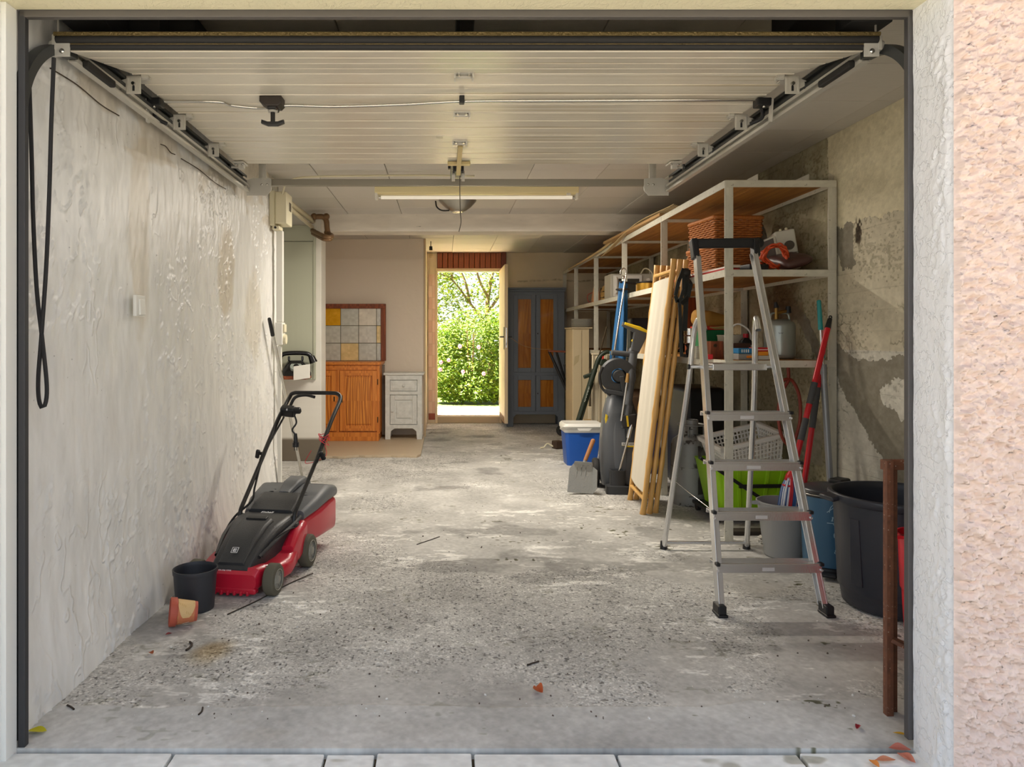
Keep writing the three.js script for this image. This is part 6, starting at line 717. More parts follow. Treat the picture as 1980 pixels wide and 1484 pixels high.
// rusty brown trestle behind the jamb
{ const rm = mat('rusty_brown', [255, 255, 255], 0.7, { map: tex(128, 256, (u, v) => { const n = fbm(u * 12, v * 20, 4), s = vnoise(u * 50, v * 80) > 0.93; return s ? [0.7, 0.66, 0.6] : [lerp(86, 132, n) / 255, lerp(54, 82, n) / 255, lerp(38, 56, n) / 255]; }, { repeat: [0.3] }) }), z = zOf(2.143), t = thing('trestle_frame', 'rusty brown angle-iron trestle beside the gate jamb', 'trestle', [1.6, 0, z]);
  for (const x of [1.32, 1.9]) part(t, 'post', [span(x - 0.022, x - 0.002, 0, 0.75, z - 0.002, z + 0.018, 0.001), span(x - 0.002, x + 0.024, 0, 0.73, z - 0.012, z - 0.006, 0.001), span(x - 0.004, x + 0.0, 0, 0.745, z - 0.018, z + 0.01)], rm); part(t, 'top_bar', span(1.3, 1.92, 0.72, 0.75, z - 0.02, z + 0.0, 0.002), rm); part(t, 'cross_bar', bar([1.315, 0.225, z + 0.012], [1.5, 0.15, z + 0.13], 0.03, 0.012, V(0, 1, 0), 0.002), rm); part(t, 'eye_bolt', torus(0.012, 0.003, [1.327, 0.27, z - 0.01]), galv); part(t, 'bracket', bar([1.327, 0.19, z - 0.008], [1.327, 0.26, z - 0.008], 0.016, 0.006), rm); }
// tall black tub
{ const c = V(1.882, 0, zOf(3.0)), tm = mat('tub_black', [44, 46, 54], 0.42, { bumpMap: tex(128, 128, (u, v) => fbm(u * 14, v * 14, 3, 14), { srgb: false, repeat: [0.3] }), bumpScale: 0.0008 }), t = thing('black_tub', 'large black plastic tub with a thick rim', 'tub', c); part(t, 'tub', lathe([[0, 0.006], [0.195, 0.004], [0.21, 0.012], [0.215, 0.05], [0.219, 0.075], [0.226, 0.08], [0.243, 0.43], [0.248, 0.435], [0.262, 0.438], [0.264, 0.462], [0.258, 0.47], [0.246, 0.468], [0.24, 0.44], [0.212, 0.08], [0.2, 0.02], [0, 0.016]], 72, c), tm); for (const a of [-1.25, -0.62, 0.1]) part(t, 'side_panel', extrude([[-0.028, 0], [0.028, 0], [0.022, 0.27], [-0.022, 0.27]], 0.006, 0.002).applyMatrix4(new THREE.Matrix4().makeRotationX(0.045)).applyMatrix4(new THREE.Matrix4().makeTranslation(0, 0.11, 0.2245)).applyMatrix4(new THREE.Matrix4().makeRotationY(a)).translate(c.x, 0, c.z), tm); part(t, 'lug', [rbox(0.05, 0.02, 0.09, 0.008, [c.x - 0.272, 0.45, c.z - 0.02], [0, 0.1, 0.2])], tm); }
// red bucket
{ const c = V(1.775, 0, zOf(2.62)), t = thing('red_bucket', 'bright red plastic bucket with a pouring lip behind the trestle', 'bucket', c), m = mat('bucket_red', [212, 20, 40], 0.35); part(t, 'bucket', lathe([[0, 0.012], [0.085, 0.01], [0.09, 0], [0.094, 0.012], [0.1, 0.1], [0.104, 0.19], [0.11, 0.2], [0.116, 0.385], [0.124, 0.39], [0.124, 0.398], [0.112, 0.398], [0.085, 0.02], [0, 0.02]], 44, c), m); part(t, 'lip', extrude([[0, 0], [-0.05, 0.012], [0, 0.024]], 0.012, 0.003).rotateX(-PI / 2).translate(c.x - 0.115, 0.386, c.z + 0.012), m); part(t, 'wire_handle', tube([[c.x - 0.113, 0.22, c.z + 0.02], [c.x - 0.12, 0.18, c.z + 0.05], [c.x - 0.08, 0.15, c.z + 0.09]], 0.003, 20, 6), chrome); }
// blue pedal bin
{ const c = V(1.838, 0, zOf(3.46)), t = thing('pedal_bin', 'blue retro pedal bin with a dark lid and white print', 'pedal bin', c), bm = mat('bin_blue', [58, 100, 130], 0.32), print = canvasTex(512, 512, (x, w, h) => { x.fillStyle = '#3a6482'; x.fillRect(0, 0, w, h); x.fillStyle = '#a8c4d2'; x.strokeStyle = '#a8c4d2'; x.lineWidth = 5; x.textAlign = 'center'; const cx = w * 0.5; x.beginPath(); x.arc(cx, h * 0.2, 70, PI, 2 * PI); x.stroke(); x.beginPath(); x.moveTo(cx - 90, h * 0.2); x.lineTo(cx, h * 0.08); x.lineTo(cx + 90, h * 0.2); x.stroke(); x.font = 'italic bold 58px serif'; x.fillText('mill', cx, h * 0.32); x.fillRect(cx - 90, h * 0.345, 180, 5); x.font = 'bold 60px serif'; x.fillText('Co', cx, h * 0.56); x.fillRect(cx - 20, h * 0.575, 60, 5); x.font = 'bold 44px serif'; x.fillText('& .', cx, h * 0.78); x.beginPath(); x.moveTo(cx - 40, h * 0.36); x.lineTo(cx + 30, h * 0.46); x.stroke(); });
  const bg = new THREE.CylinderGeometry(0.128, 0.115, 0.33, 48, 1, true); { const uv = bg.attributes.uv; for (let i = 0; i < uv.count; i++) uv.setX(i, (uv.getX(i) * 3) % 3.0001); } bg.rotateY(-1.25); bg.translate(c.x, 0.205, c.z); print.wrapS = THREE.RepeatWrapping; const pm = new THREE.MeshStandardMaterial({ map: print, roughness: 0.32 }); pm.name = 'bin_print';
  part(t, 'body', bg, pm); part(t, 'base', lathe([[0, 0], [0.118, 0], [0.122, 0.008], [0.122, 0.036], [0.117, 0.042], [0, 0.042]], 44, c), black); part(t, 'collar', [torus(0.129, 0.005, [c.x, 0.37, c.z], [PI / 2, 0, 0]), lathe([[0.131, 0.372], [0.133, 0.385], [0.125, 0.39], [0.1, 0.39]], 44, c)], black); part(t, 'chrome_band', torus(0.1315, 0.0025, [c.x, 0.376, c.z], [PI / 2, 0, 0]), chrome); part(t, 'lid', lathe([[0.124, 0.39], [0.12, 0.4], [0.08, 0.412], [0, 0.416]], 40, c), mat('bin_lid', [58, 60, 64], 0.35)); part(t, 'lid_hinge', rbox(0.09, 0.04, 0.07, 0.012, [c.x + 0.07, 0.415, c.z - 0.04], [0, 0.6, 0]), black); part(t, 'pedal', [rbox(0.07, 0.014, 0.055, 0.006, [c.x - 0.075, 0.022, c.z + 0.13], [0, -0.5, 0]), rbox(0.03, 0.01, 0.08, 0.004, [c.x - 0.05, 0.016, c.z + 0.09], [0, -0.5, 0])], black); }
// grey bucket with the mop
{ const c = V(1.735, 0, zOf(3.70)), t = thing('grey_bucket', 'grey plastic bucket holding the mop behind the ladder treads', 'bucket', c), m = mat('bucket_grey', [150, 150, 148], 0.45); part(t, 'bucket', lathe([[0, 0.01], [0.088, 0.008], [0.092, 0], [0.097, 0.01], [0.128, 0.27], [0.134, 0.272], [0.134, 0.28], [0.124, 0.28], [0.09, 0.018], [0, 0.016]], 44, c), m); part(t, 'spout', extrude([[0, 0], [-0.04, 0.01], [0, 0.02]], 0.02, 0.004).rotateX(-PI / 2).translate(c.x - 0.125, 0.262, c.z + 0.01), m);
  const hb = P(1522, 960, 3.72), tp = P(1606, 612, 3.9), mop = thing('string_mop', 'red-handled mop with blue, white and red strings standing in the grey bucket', 'mop', hb), rd = mat('pole_red', [196, 16, 32], 0.32), d = tp.clone().sub(hb), q = rngOf(17), at = k => hb.clone().addScaledVector(d, k);
  part(mop, 'pole', cyl(at(0.1), at(0.93), 0.0148), rd); part(mop, 'end_grip', [cyl(at(0.93), at(0.985), 0.0158, 0.011), torus(0.007, 0.003, at(0.995))], black); parts(mop, 'sleeve', [[0.3, 0.42], [0.50, 0.62]].map(([a, b]) => cyl(at(a), at(b), 0.0165)), mat('sleeve_grey', [70, 70, 72], 0.6)); part(mop, 'socket', lathe([[0.013, 0.06], [0.016, 0.03], [0.03, 0], [0.034, -0.03], [0, -0.03]], 20, at(0.11), [0, 0, -0.22]), rd);
  const sm = ['[230,230,236]', '[60,96,150]', '[200,50,60]'].map((s, k) => mat('mop_string_' + k, JSON.parse(s), 0.85)), top = at(0.09); for (let k = 0; k < 64; k++) { const a = k / 64 * 2 * PI * 3, r = 0.026 + 0.014 * q(), e = V(top.x + Math.cos(a) * (r + 0.01) - 0.016, top.y - 0.15 - 0.03 * q(), top.z + Math.sin(a) * (r + 0.016)); part(mop, 'string', tube([top.clone().add(V(Math.cos(a) * 0.02, 0.012, Math.sin(a) * 0.02)), V(top.x + Math.cos(a) * (r + 0.008), top.y - 0.05, top.z + Math.sin(a) * (r + 0.008)), e], 0.0056, 8, 5), sm[k % 7 === 0 ? 2 : k % 2]); } parts(mop, 'binding', [0.03, 0.118].map((dy, k) => torus(0.034 + 0.008 * k, 0.006, [top.x - 0.004, top.y - dy, top.z], [PI / 2, 0, 0])), sm[2]);
  const b2 = P(1560, 900, 3.84), t2 = P(1596, 640, 3.925), bp = thing('red_broom_pole', 'plain red pole leaning beside the red-handled mop', 'pole', [b2.x, 0, b2.z]), dd = t2.clone().sub(b2).normalize(); const low = b2.clone().addScaledVector(dd, -(b2.y) / dd.y); part(bp, 'pole', cyl(low.setY(0.005), t2, 0.0145), rd); part(bp, 'sleeve', cyl(b2.clone().addScaledVector(dd, 0.2), b2.clone().addScaledVector(dd, 0.42), 0.0165), M.sleeve_grey); }
// telescopic pole with teal grip
{ const a = V(2.045, 0, zOf(3.80)), b = P(1583, 577, 3.925), t = thing('telescopic_pole', 'telescopic silver pole with teal grips leaning on the shelving post', 'pole', a), d = b.clone().sub(a), at = k => a.clone().addScaledVector(d, k), teal = mat('teal_grip', [30, 140, 140], 0.4); part(t, 'lower_tube', cyl(a, at(0.72), 0.0165), mat('tube_grey', [150, 152, 154], 0.4, { metalness: 0.4 })); part(t, 'inner_rod', cyl(at(0.72), at(0.93), 0.0085), chrome); part(t, 'clamp', cyl(at(0.69), at(0.73), 0.019), M.tube_grey); part(t, 'grip', [cyl(at(0.87), at(0.985), 0.0125, 0.011), sphere(0.0115, at(0.985))], teal); part(t, 'ring', cyl(at(0.755), at(0.785), 0.013), teal); }
// gas bottle on the floor
{ const c = V(1.66, 0, zOf(4.88)), gm = mat('bottle_grey', [255, 255, 255], 0.5, { metalness: 0.25, map: tex(256, 256, (u, v) => { const n = fbm(u * 6, v * 6, 4), ch = smooth(0.6, 0.66, fbm(u * 14 + 3, v * 14, 4)); return [0, 1, 2].map(k => (lerp([142, 142, 138][k], [74, 70, 66][k], ch) + (n - 0.5) * 30) / 255); }) }), t = thing('gas_bottle', 'scuffed grey gas bottle on the floor behind the ladder', 'gas bottle', c); part(t, 'bottle', lathe([[0, 0.02], [0.1, 0.02], [0.118, 0.0], [0.126, 0.0], [0.126, 0.04], [0.128, 0.07], [0.132, 0.09], [0.132, 0.25], [0.134, 0.255], [0.132, 0.26], [0.132, 0.39], [0.12, 0.43], [0.08, 0.46], [0.04, 0.47], [0, 0.47]], 44, c), gm); part(t, 'valve_guard', lathe([[0.045, 0.46], [0.047, 0.56], [0.04, 0.565], [0.038, 0.47]], 28, c), gm); part(t, 'carry_ring', torus(0.085, 0.006, [c.x, c.y + 0.53, c.z], [PI / 2, 0, 0]), gm); parts(t, 'ring_strut', [0, 1, 2].map(k => cyl([c.x + 0.085 * Math.cos(k * 2.1), 0.45, c.z + 0.085 * Math.sin(k * 2.1)], [c.x + 0.085 * Math.cos(k * 2.1), 0.53, c.z + 0.085 * Math.sin(k * 2.1)], 0.005)), gm); }
// folding trolley with a lime tub, laundry basket on top
{ const lime = mat('lime_plastic', [158, 212, 24], 0.4), x0 = 1.625, x1 = 2.09, z0 = zOf(4.36), z1 = zOf(4.72), cx = (x0 + x1) / 2, cz = (z0 + z1) / 2, t = thing('crate_trolley', 'lime green plastic tub carried on a folding black trolley', 'trolley', [cx, 0, cz]);
  const f = (k) => ({ a: x0 + 0.05 * (1 - k), b: x1 - 0.05 * (1 - k), c: z0 - 0.03 * (1 - k), d: z1 + 0.03 * (1 - k) }); const rg = (y, k, inset = 0) => ring(y, (x1 - x0) - 0.1 * (1 - k) - inset, (z0 - z1) - 0.06 * (1 - k) - inset, 0.03, 4, cx, cz);
  part(t, 'tub', [loft([rg(0.07, 0), rg(0.33, 1), rg(0.345, 1.15), rg(0.345, 0.9, 0.01), rg(0.09, 0, 0.02), rg(0.085, 0, 0.04)], true, 0.5)], lime, 'lime green tub'); parts(t, 'tub_rib', [0.1, 0.3, 0.7, 0.9].map(k => bar([lerp(x0 + 0.05, x1 - 0.05, k), 0.09, z0 - 0.024], [lerp(x0 + 0.01, x1 - 0.01, k), 0.325, z0 + 0.002], 0.022, 0.012, V(0, 0, 1), 0.003)), lime);
  const zf = z0 + 0.03; parts(t, 'strut', [bar([1.52, 0.40, zf + 0.02], [2.0, 0.08, zf], 0.02, 0.016, V(0, 0, 1), 0.003), bar([2.0, 0.08, zf + 0.018], [2.13, 0.3, zf - 0.1], 0.02, 0.016, V(0, 0, 1), 0.003), bar([1.76, 0.225, zf + 0.002], [2.12, 0.225, zf - 0.02], 0.022, 0.014, V(0, 0, 1), 0.003), bar([1.52, 0.40, zf + 0.02], [1.66, 0.4, z1], 0.02, 0.016, V(0, 1, 0), 0.003)], black);
  part(t, 'platform', [span(x0 - 0.02, x1 - 0.01, 0.045, 0.066, z1 + 0.02, z0 + 0.02, 0.004)], black); parts(t, 'wheel', [[x0 + 0.0, z0 + 0.0], [x1 - 0.05, z0 + 0.0], [x0, z1 + 0.04], [x1 - 0.05, z1 + 0.04]].map(([x, z]) => cyl([x, 0.028, z], [x + 0.022, 0.028, z], 0.028, 0.028, 20)), rubber);
  const b = own('laundry_basket', 'white plastic laundry basket tilted on the lime tub', 'basket', [1.87, 0.345, zOf(4.52)], [0.12, 0.12, 0.2]), wm = mat('basket_white', [240, 238, 232], 0.4);
  const W = 0.4, D = 0.28, H = 0.16; parts(b, 'rim', [[0, D / 2, W, 0], [0, -D / 2, W, 0], [W / 2, 0, D, 1], [-W / 2, 0, D, 1]].map(([x, z, l, q]) => rbox(q ? 0.03 : l + 0.03, 0.03, q ? l + 0.03 : 0.03, 0.008, [x, H, z])), wm); parts(b, 'floor_grid', [rbox(W * 0.86, 0.008, D * 0.86, 0.003, [0, 0.004, 0])], wm);
  const wall = (len, fn) => { const g = []; const n = Math.round(len / 0.024); for (let k = 0; k <= n; k++) g.push(fn(-len / 2 + k * len / n, 'v')); for (const y of [0.012, 0.042, 0.07, 0.098, 0.126]) g.push(fn(y, 'h')); return g; };
  const lean = 0.03; for (const s of [-1, 1]) { part(b, 'lattice_side', wall(W - 0.02, (k, m) => m === 'v' ? bar([k * 0.92, 0, s * (D / 2 - lean)], [k, H, s * D / 2], 0.008, 0.006) : bar([-W / 2 + 0.015, k, s * lerp(D / 2 - lean, D / 2, k / H)], [W / 2 - 0.015, k, s * lerp(D / 2 - lean, D / 2, k / H)], 0.007, 0.009, V(0, 0, 1))), wm); part(b, 'lattice_end', wall(D - 0.02, (k, m) => m === 'v' ? bar([s * (W / 2 - lean), 0, k * 0.92], [s * W / 2, H, k], 0.006, 0.008) : bar([s * lerp(W / 2 - lean, W / 2, k / H), k, -D / 2 + 0.015], [s * lerp(W / 2 - lean, W / 2, k / H), k, D / 2 - 0.015], 0.009, 0.007, V(1, 0, 0))), wm); } }
solo('crumpled_rag', 'crumpled white net rag on the floor beside the grey bucket', 'rag', (() => { const q = rngOf(6), p = []; const c = F(1478, 1052); for (let k = 0; k < 26; k++) p.push(V(c.x + (q() - 0.5) * 0.06, 0.008 + q() * 0.035, c.z + (q() - 0.5) * 0.08)); return tube(p, 0.0055, 120, 5); })(), mat('rag_white', [206, 202, 192], 0.85));
solo('floor_batten', 'low dark batten on the floor under the shelving', 'batten', [span(1.62, 2.06, 0, 0.022, zOf(4.16), zOf(4.08), 0.003)], mat('batten_dark', [60, 52, 44], 0.8));
// ---------------------------------------------------------------- clutter between the shelving and the garden door
const bambooM = mat('bamboo', [255, 255, 255], 0.42, { map: tex(64, 512, (u, v) => { const n = fbm(u * 10, v * 14, 4); return [(218 + (n - 0.5) * 60) / 255, (170 + (n - 0.5) * 60) / 255, (98 + (n - 0.5) * 50) / 255]; }) });
{ const t = thing('bamboo_screen', 'folded bamboo screen with white canvas leaning on the shelving', 'folding screen', [1.32, 0, zOf(4.8)]);
  const pole = (a, b, r) => { a = asV(a); b = asV(b); const L = a.distanceTo(b), n = Math.round(L / 0.33), pts = []; pts.push([0, 0]); for (let k = 0; k <= n * 6; k++) { const y = k / (n * 6) * L, f = Math.abs(k % 6); pts.push([r * (f === 0 ? 1.2 : f === 1 || f === 5 ? 0.97 : 1), y]); } pts.push([0, L]); return alignTo(new THREE.LatheGeometry(pts.map(p => new THREE.Vector2(...p)), 14), a, b); };
  const Zn = 4.57, Zf = 4.98, dx = [0, 0.046, 0.092];
  const nb = dx.map((d, k) => V(1.25 + d, 0, zOf(Zn + 0.02 * k))), nt = dx.map((d, k) => V(1.425 + d, 1.605, zOf(4.5 + 0.025 * k))), fb = dx.map((d, k) => V(1.275 + d, 0, zOf(Zf + 0.015 * k))), ft = dx.map((d, k) => V(1.42 + d, 1.6, zOf(4.84 + 0.02 * k)));
  for (let k = 0; k < 3; k++) { part(t, 'bamboo_pole', pole(nb[k], nt[k], 0.0172 - 0.0008 * k), bambooM); part(t, 'bamboo_pole', pole(fb[k], ft[k], 0.017), bambooM); for (const f of [0.06, 0.955]) part(t, 'bamboo_rung', pole(nb[k].clone().lerp(nt[k], f), fb[k].clone().lerp(ft[k], f), 0.013), bambooM); }
  const n0 = nb[0].clone().lerp(nt[0], 0.085), n1 = nb[0].clone().lerp(nt[0], 0.93), f0 = fb[0].clone().lerp(ft[0], 0.1), f1 = fb[0].clone().lerp(ft[0], 0.925), cg = new THREE.PlaneGeometry(1, 1, 24, 40), p = cg.attributes.position, uv = cg.attributes.uv; for (let i = 0; i < p.count; i++) { const u = uv.getX(i), v = uv.getY(i), q = f0.clone().lerp(f1, v).lerp(n0.clone().lerp(n1, v), u); const fold = 0.006 * Math.sin(u * 22 + 2 * vnoise(v * 3, 1)) * Math.sin(v * PI) + 0.012 * Math.sin(u * PI); q.x -= 0.012 + fold; p.setXYZ(i, q.x, q.y, q.z); } cg.computeVertexNormals(); const cm = mat('white_canvas', [216, 208, 190], 0.85); cm.side = THREE.DoubleSide; part(t, 'canvas', cg, cm, 'white canvas sheet');
}
{ const sm = mat('black_webbing', [30, 33, 30], 0.7), t = thing('strap_bundle', 'bundle of black straps hung over the bamboo poles', 'strap', P(1318, 600, 4.45)); const S = (pts, w) => part(t, 'strap', pts.slice(1).map((q, i) => bar(P(...pts[i]), P(...q), w, 0.006, V(0, 0, 1), 0.001)), sm); S([[1322, 520, 4.44], [1312, 545, 4.40], [1306, 572, 4.40], [1310, 585, 4.40], [1320, 575, 4.40]], 0.022); S([[1330, 522, 4.7], [1336, 550, 4.44], [1330, 575, 4.44], [1318, 588, 4.42]], 0.024); S([[1322, 522, 4.44], [1322, 560, 4.41], [1314, 584, 4.40], [1316, 640, 4.41], [1318, 690, 4.42]], 0.02); S([[1328, 530, 4.46], [1326, 600, 4.44], [1324, 640, 4.44]], 0.028); part(t, 'knot', sphere(0.026, P(1326, 527, 4.45), [1.2, 1, 1], 12), sm); }
// blue parasol and the hooked rod
{ const top = P(1205, 545, 6.02), bot = P(1189, 800, 5.98), t = thing('blue_parasol', 'closed blue parasol standing upright before the shelving', 'parasol', [bot.x, 0, bot.z]), bm = mat('parasol_blue', [28, 92, 142], 0.6), d = bot.clone().sub(top), n = 30, rings = []; for (let k = 0; k <= n; k++) { const c = top.clone().addScaledVector(d, k / n), r = 0.028 + 0.022 * Math.sin(Math.min(1, k / n * 1.15) * PI * 0.7), o = []; for (let j = 0; j < 28; j++) { const a = j / 28 * 2 * PI, f = 1 + 0.28 * Math.sin(a * 5 + k * 0.12); o.push([c.x + Math.cos(a) * r * f, c.y, c.z + Math.sin(a) * r * f]); } rings.push(o); } part(t, 'canopy', loft(rings.reverse(), true, 1.2), bm); const foot = bot.clone().addScaledVector(d, 0.95); part(t, 'pole', cyl([foot.x, 0.01, foot.z], top.clone().addScaledVector(d, -0.03), 0.013), whiteP); part(t, 'finial', sphere(0.018, top.clone().addScaledVector(d, -0.03)), chrome); part(t, 'strap', torus(0.05, 0.008, top.clone().addScaledVector(d, 0.06), [PI / 2, 0, 0]), black); part(t, 'tag', box(0.022, 0.09, 0.012, P(1182, 690, 5.93)), bm); }
{ const a = F(1150, 932), b = P(1209, 540, 5.88), t = thing('hooked_rod', 'slim silver rod with a hooked end leaning past the parasol', 'rod', a), d = b.clone().sub(a); part(t, 'rod', cyl(a, b, 0.0075), chrome); part(t, 'hook', tube([b, b.clone().add(V(0.008, 0.06, 0)), b.clone().add(V(-0.012, 0.088, 0)), b.clone().add(V(-0.036, 0.07, 0)), b.clone().add(V(-0.04, 0.045, 0))], 0.006, 24, 8), chrome); part(t, 'joint', cyl(a.clone().addScaledVector(d, 0.58), a.clone().addScaledVector(d, 0.62), 0.012), black); }
// pressure washer
{ const t = own('pressure_washer', 'tall grey pressure washer with a hose reel and yellow trigger gun', 'pressure washer', [1.3, 0, zOf(5.38)], -0.12), gm = mat('washer_grey', [78, 81, 85], 0.45), dk = mat('washer_dark', [46, 48, 50], 0.5), yl = mat('washer_yellow', [240, 206, 24], 0.4); t.scale.setScalar(1.1);
  part(t, 'body', [loft([ring(0.04, 0.25, 0.27, 0.05), ring(0.12, 0.27, 0.29, 0.06), ring(0.32, 0.26, 0.26, 0.07, 6, 0, -0.01), ring(0.5, 0.22, 0.2, 0.06, 6, 0.0, -0.03), ring(0.6, 0.17, 0.14, 0.05, 6, 0.0, -0.05), ring(0.63, 0.1, 0.1, 0.04, 6, 0.0, -0.06)], true, 0.7)], gm);
  part(t, 'front_ridge', [loft([ring(0.1, 0.1, 0.04, 0.015, 6, -0.01, 0.125), ring(0.35, 0.09, 0.04, 0.015, 6, -0.01, 0.105), ring(0.55, 0.06, 0.03, 0.012, 6, -0.01, 0.03)], true, 0.6)], gm); part(t, 'accent', extrude([[0, 0], [0.012, 0.012], [0.014, 0.055], [0.002, 0.065], [-0.004, 0.03]], 0.012, 0.002).translate(-0.1, 0.44, 0.055), yl, 'yellow latch');
  part(t, 'lance_holder', [loft([ring(0.0, 0.15, 0.11, 0.02, 6, -0.035, 0.17), ring(0.05, 0.15, 0.11, 0.02, 6, -0.035, 0.17), ring(0.055, 0.1, 0.085, 0.02, 6, -0.035, 0.165), ring(0.15, 0.1, 0.085, 0.02, 6, -0.035, 0.155), ring(0.15, 0.08, 0.065, 0.015, 6, -0.035, 0.155), ring(0.08, 0.07, 0.06, 0.015, 6, -0.035, 0.155)], true, 0.6)], dk); parts(t, 'wheel', [-1, 1].map(s => lathe([[0.04, -0.02], [0.085, -0.022], [0.095, -0.012], [0.095, 0.012], [0.085, 0.022], [0.04, 0.02]], 32, [s * 0.155, 0.095, -0.06], [0, 0, PI / 2])), rubber); parts(t, 'wheel_hub', [-1, 1].map(s => cyl([s * 0.145, 0.095, -0.06], [s * 0.166, 0.095, -0.06], 0.05, 0.045, 24)), gm);
  // hose reel facing the gate
  const ry = 0.76, rz = 0.03; part(t, 'hose_reel', [lathe([[0.05, -0.05], [0.11, -0.06], [0.118, -0.05], [0.075, -0.03], [0.075, 0.03], [0.112, 0.045], [0.112, 0.055], [0.05, 0.05]], 40, [-0.015, ry, rz], [PI / 2, 0, 0])], dk); for (let k = 0; k < 5; k++) part(t, 'hose_turn', torus(0.09 + 0.004 * (k % 2), 0.0085, [-0.018, ry, rz - 0.03 + k * 0.015]), black); part(t, 'outer_hose', tube([[-0.12, ry + 0.06, rz + 0.05], [-0.14, ry, rz + 0.05], [-0.125, ry - 0.08, rz + 0.05], [-0.07, ry - 0.13, rz + 0.06]], 0.009, 24, 8), black); part(t, 'reel_hub', cyl([-0.015, ry, rz + 0.04], [-0.015, ry, rz + 0.075], 0.045, 0.035, 24), dk); part(t, 'reel_bracket', [bar([-0.11, 0.66, rz + 0.06], [0.02, 0.64, rz + 0.07], 0.03, 0.02, V(0, 0, 1), 0.006), bar([0.02, 0.64, rz + 0.07], [0.0, ry, rz + 0.075], 0.03, 0.016, V(0, 0, 1), 0.005)], dk);
  // push handle and gun
  part(t, 'push_handle', [cyl([0.02, 0.42, 0.14], [0.085, 0.92, 0.03], 0.026, 0.03), cyl([0.03, 0.5, 0.138], [0.04, 0.57, 0.126], 0.032)], gm); part(t, 'grip_arm', [cyl([0.085, 0.9, 0.03], [-0.06, 0.915, 0.05], 0.02, 0.018), sphere(0.034, [0.085, 0.92, 0.03])], gm); part(t, 'trigger_gun', [extrude([[0, 0], [0.055, -0.015], [0.09, 0.06], [0.12, 0.13], [0.06, 0.16], [-0.05, 0.19], [-0.06, 0.165], [0.02, 0.12]], 0.035, 0.008, [[[0.02, 0.06], [0.05, 0.03], [0.07, 0.07], [0.04, 0.11]]]).translate(0.065, 0.93, 0.03)], gm); part(t, 'gun_top', extrude([[-0.04, 0.188], [0.06, 0.158], [0.11, 0.13], [0.1, 0.115], [0.02, 0.145], [-0.05, 0.172]], 0.039, 0.006).translate(0.068, 0.93, 0.028), yl, 'yellow gun cover'); part(t, 'gun_trigger', rbox(0.04, 0.018, 0.02, 0.005, [0.09, 1.0, 0.05], [0, 0, 0.5]), yl);
  part(t, 'lance', [cyl([-0.035, 0.09, 0.158], [0.035, 0.36, 0.165], 0.0075), cyl([0.035, 0.36, 0.165], [0.06, 0.46, 0.155], 0.014)], chrome); part(t, 'second_lance', [cyl([-0.01, 0.47, 0.165], [0.03, 0.72, 0.135], 0.0065)], chrome); part(t, 'brass_nozzle', [cyl([0.03, 0.72, 0.135], [0.038, 0.78, 0.128], 0.013, 0.01)], mat('nozzle_brass', [196, 156, 96], 0.3, { metalness: 0.7 })); part(t, 'lance_clip', [rbox(0.1, 0.09, 0.05, 0.012, [0.045, 0.47, 0.145], [0, 0, 0.1])], black); part(t, 'clip_stripe', box(0.012, 0.07, 0.004, [0.03, 0.47, 0.1715], [0, 0, 0.1]), yl);
  decal(t, 'badge', 0.085, 0.03, [0.04, 0.31, 0.1285], [-0.03, 0, 0], (c, w, h) => { c.fillStyle = '#e8e8e4'; c.fillRect(0, 0, w, h); c.fillStyle = '#1c1c1c'; c.font = 'bold ' + Math.round(h * 0.55) + 'px sans-serif'; c.textAlign = 'center'; c.textBaseline = 'middle'; c.fillText('KÄRCHER', w / 2, h * 0.36, w * 0.92); c.fillStyle = '#f0ce18'; c.fillRect(0, h * 0.66, w, h * 0.34); }, 'white badge with a yellow stripe'); }
// cooler
{ const z = zOf(6.29), x0 = 1.045, x1 = 1.375, cx = (x0 + x1) / 2, t = thing('cool_box', 'blue cool box with a white lid on the floor', 'cool box', [cx, 0, z - 0.14]), bm = mat('cooler_blue', [22, 84, 172], 0.42); part(t, 'tub', loft([ring(0, 0.28, 0.23, 0.03, 6, cx, z - 0.14), ring(0.31, 0.325, 0.27, 0.03, 6, cx, z - 0.14)]), bm); part(t, 'rim', loft([ring(0.29, 0.33, 0.275, 0.03, 6, cx, z - 0.14), ring(0.32, 0.345, 0.29, 0.035, 6, cx, z - 0.14)]), whiteP); const lid = part(t, 'lid', loft([ring(0.322, 0.35, 0.295, 0.035, 6, cx, z - 0.14), ring(0.35, 0.35, 0.295, 0.035, 6, cx, z - 0.14), ring(0.368, 0.32, 0.26, 0.03, 6, cx, z - 0.14), ring(0.36, 0.26, 0.2, 0.03, 6, cx, z - 0.14)]), whiteP); part(lid, 'grip', extrude([[-0.07, 0], [0.07, 0], [0.045, -0.028], [-0.045, -0.028]], 0.02, 0.004).translate(cx, 0.335, z + 0.002), whiteP); part(t, 'carry_handle', [pipe([[x0 - 0.014, 0.31, z - 0.14], [x0 - 0.014, 0.345, z + 0.01], [x0 + 0.0, 0.345, z + 0.018], [x1 - 0.0, 0.345, z + 0.018], [x1 + 0.014, 0.345, z + 0.01], [x1 + 0.014, 0.31, z - 0.14]], 0.009)], whiteP); }
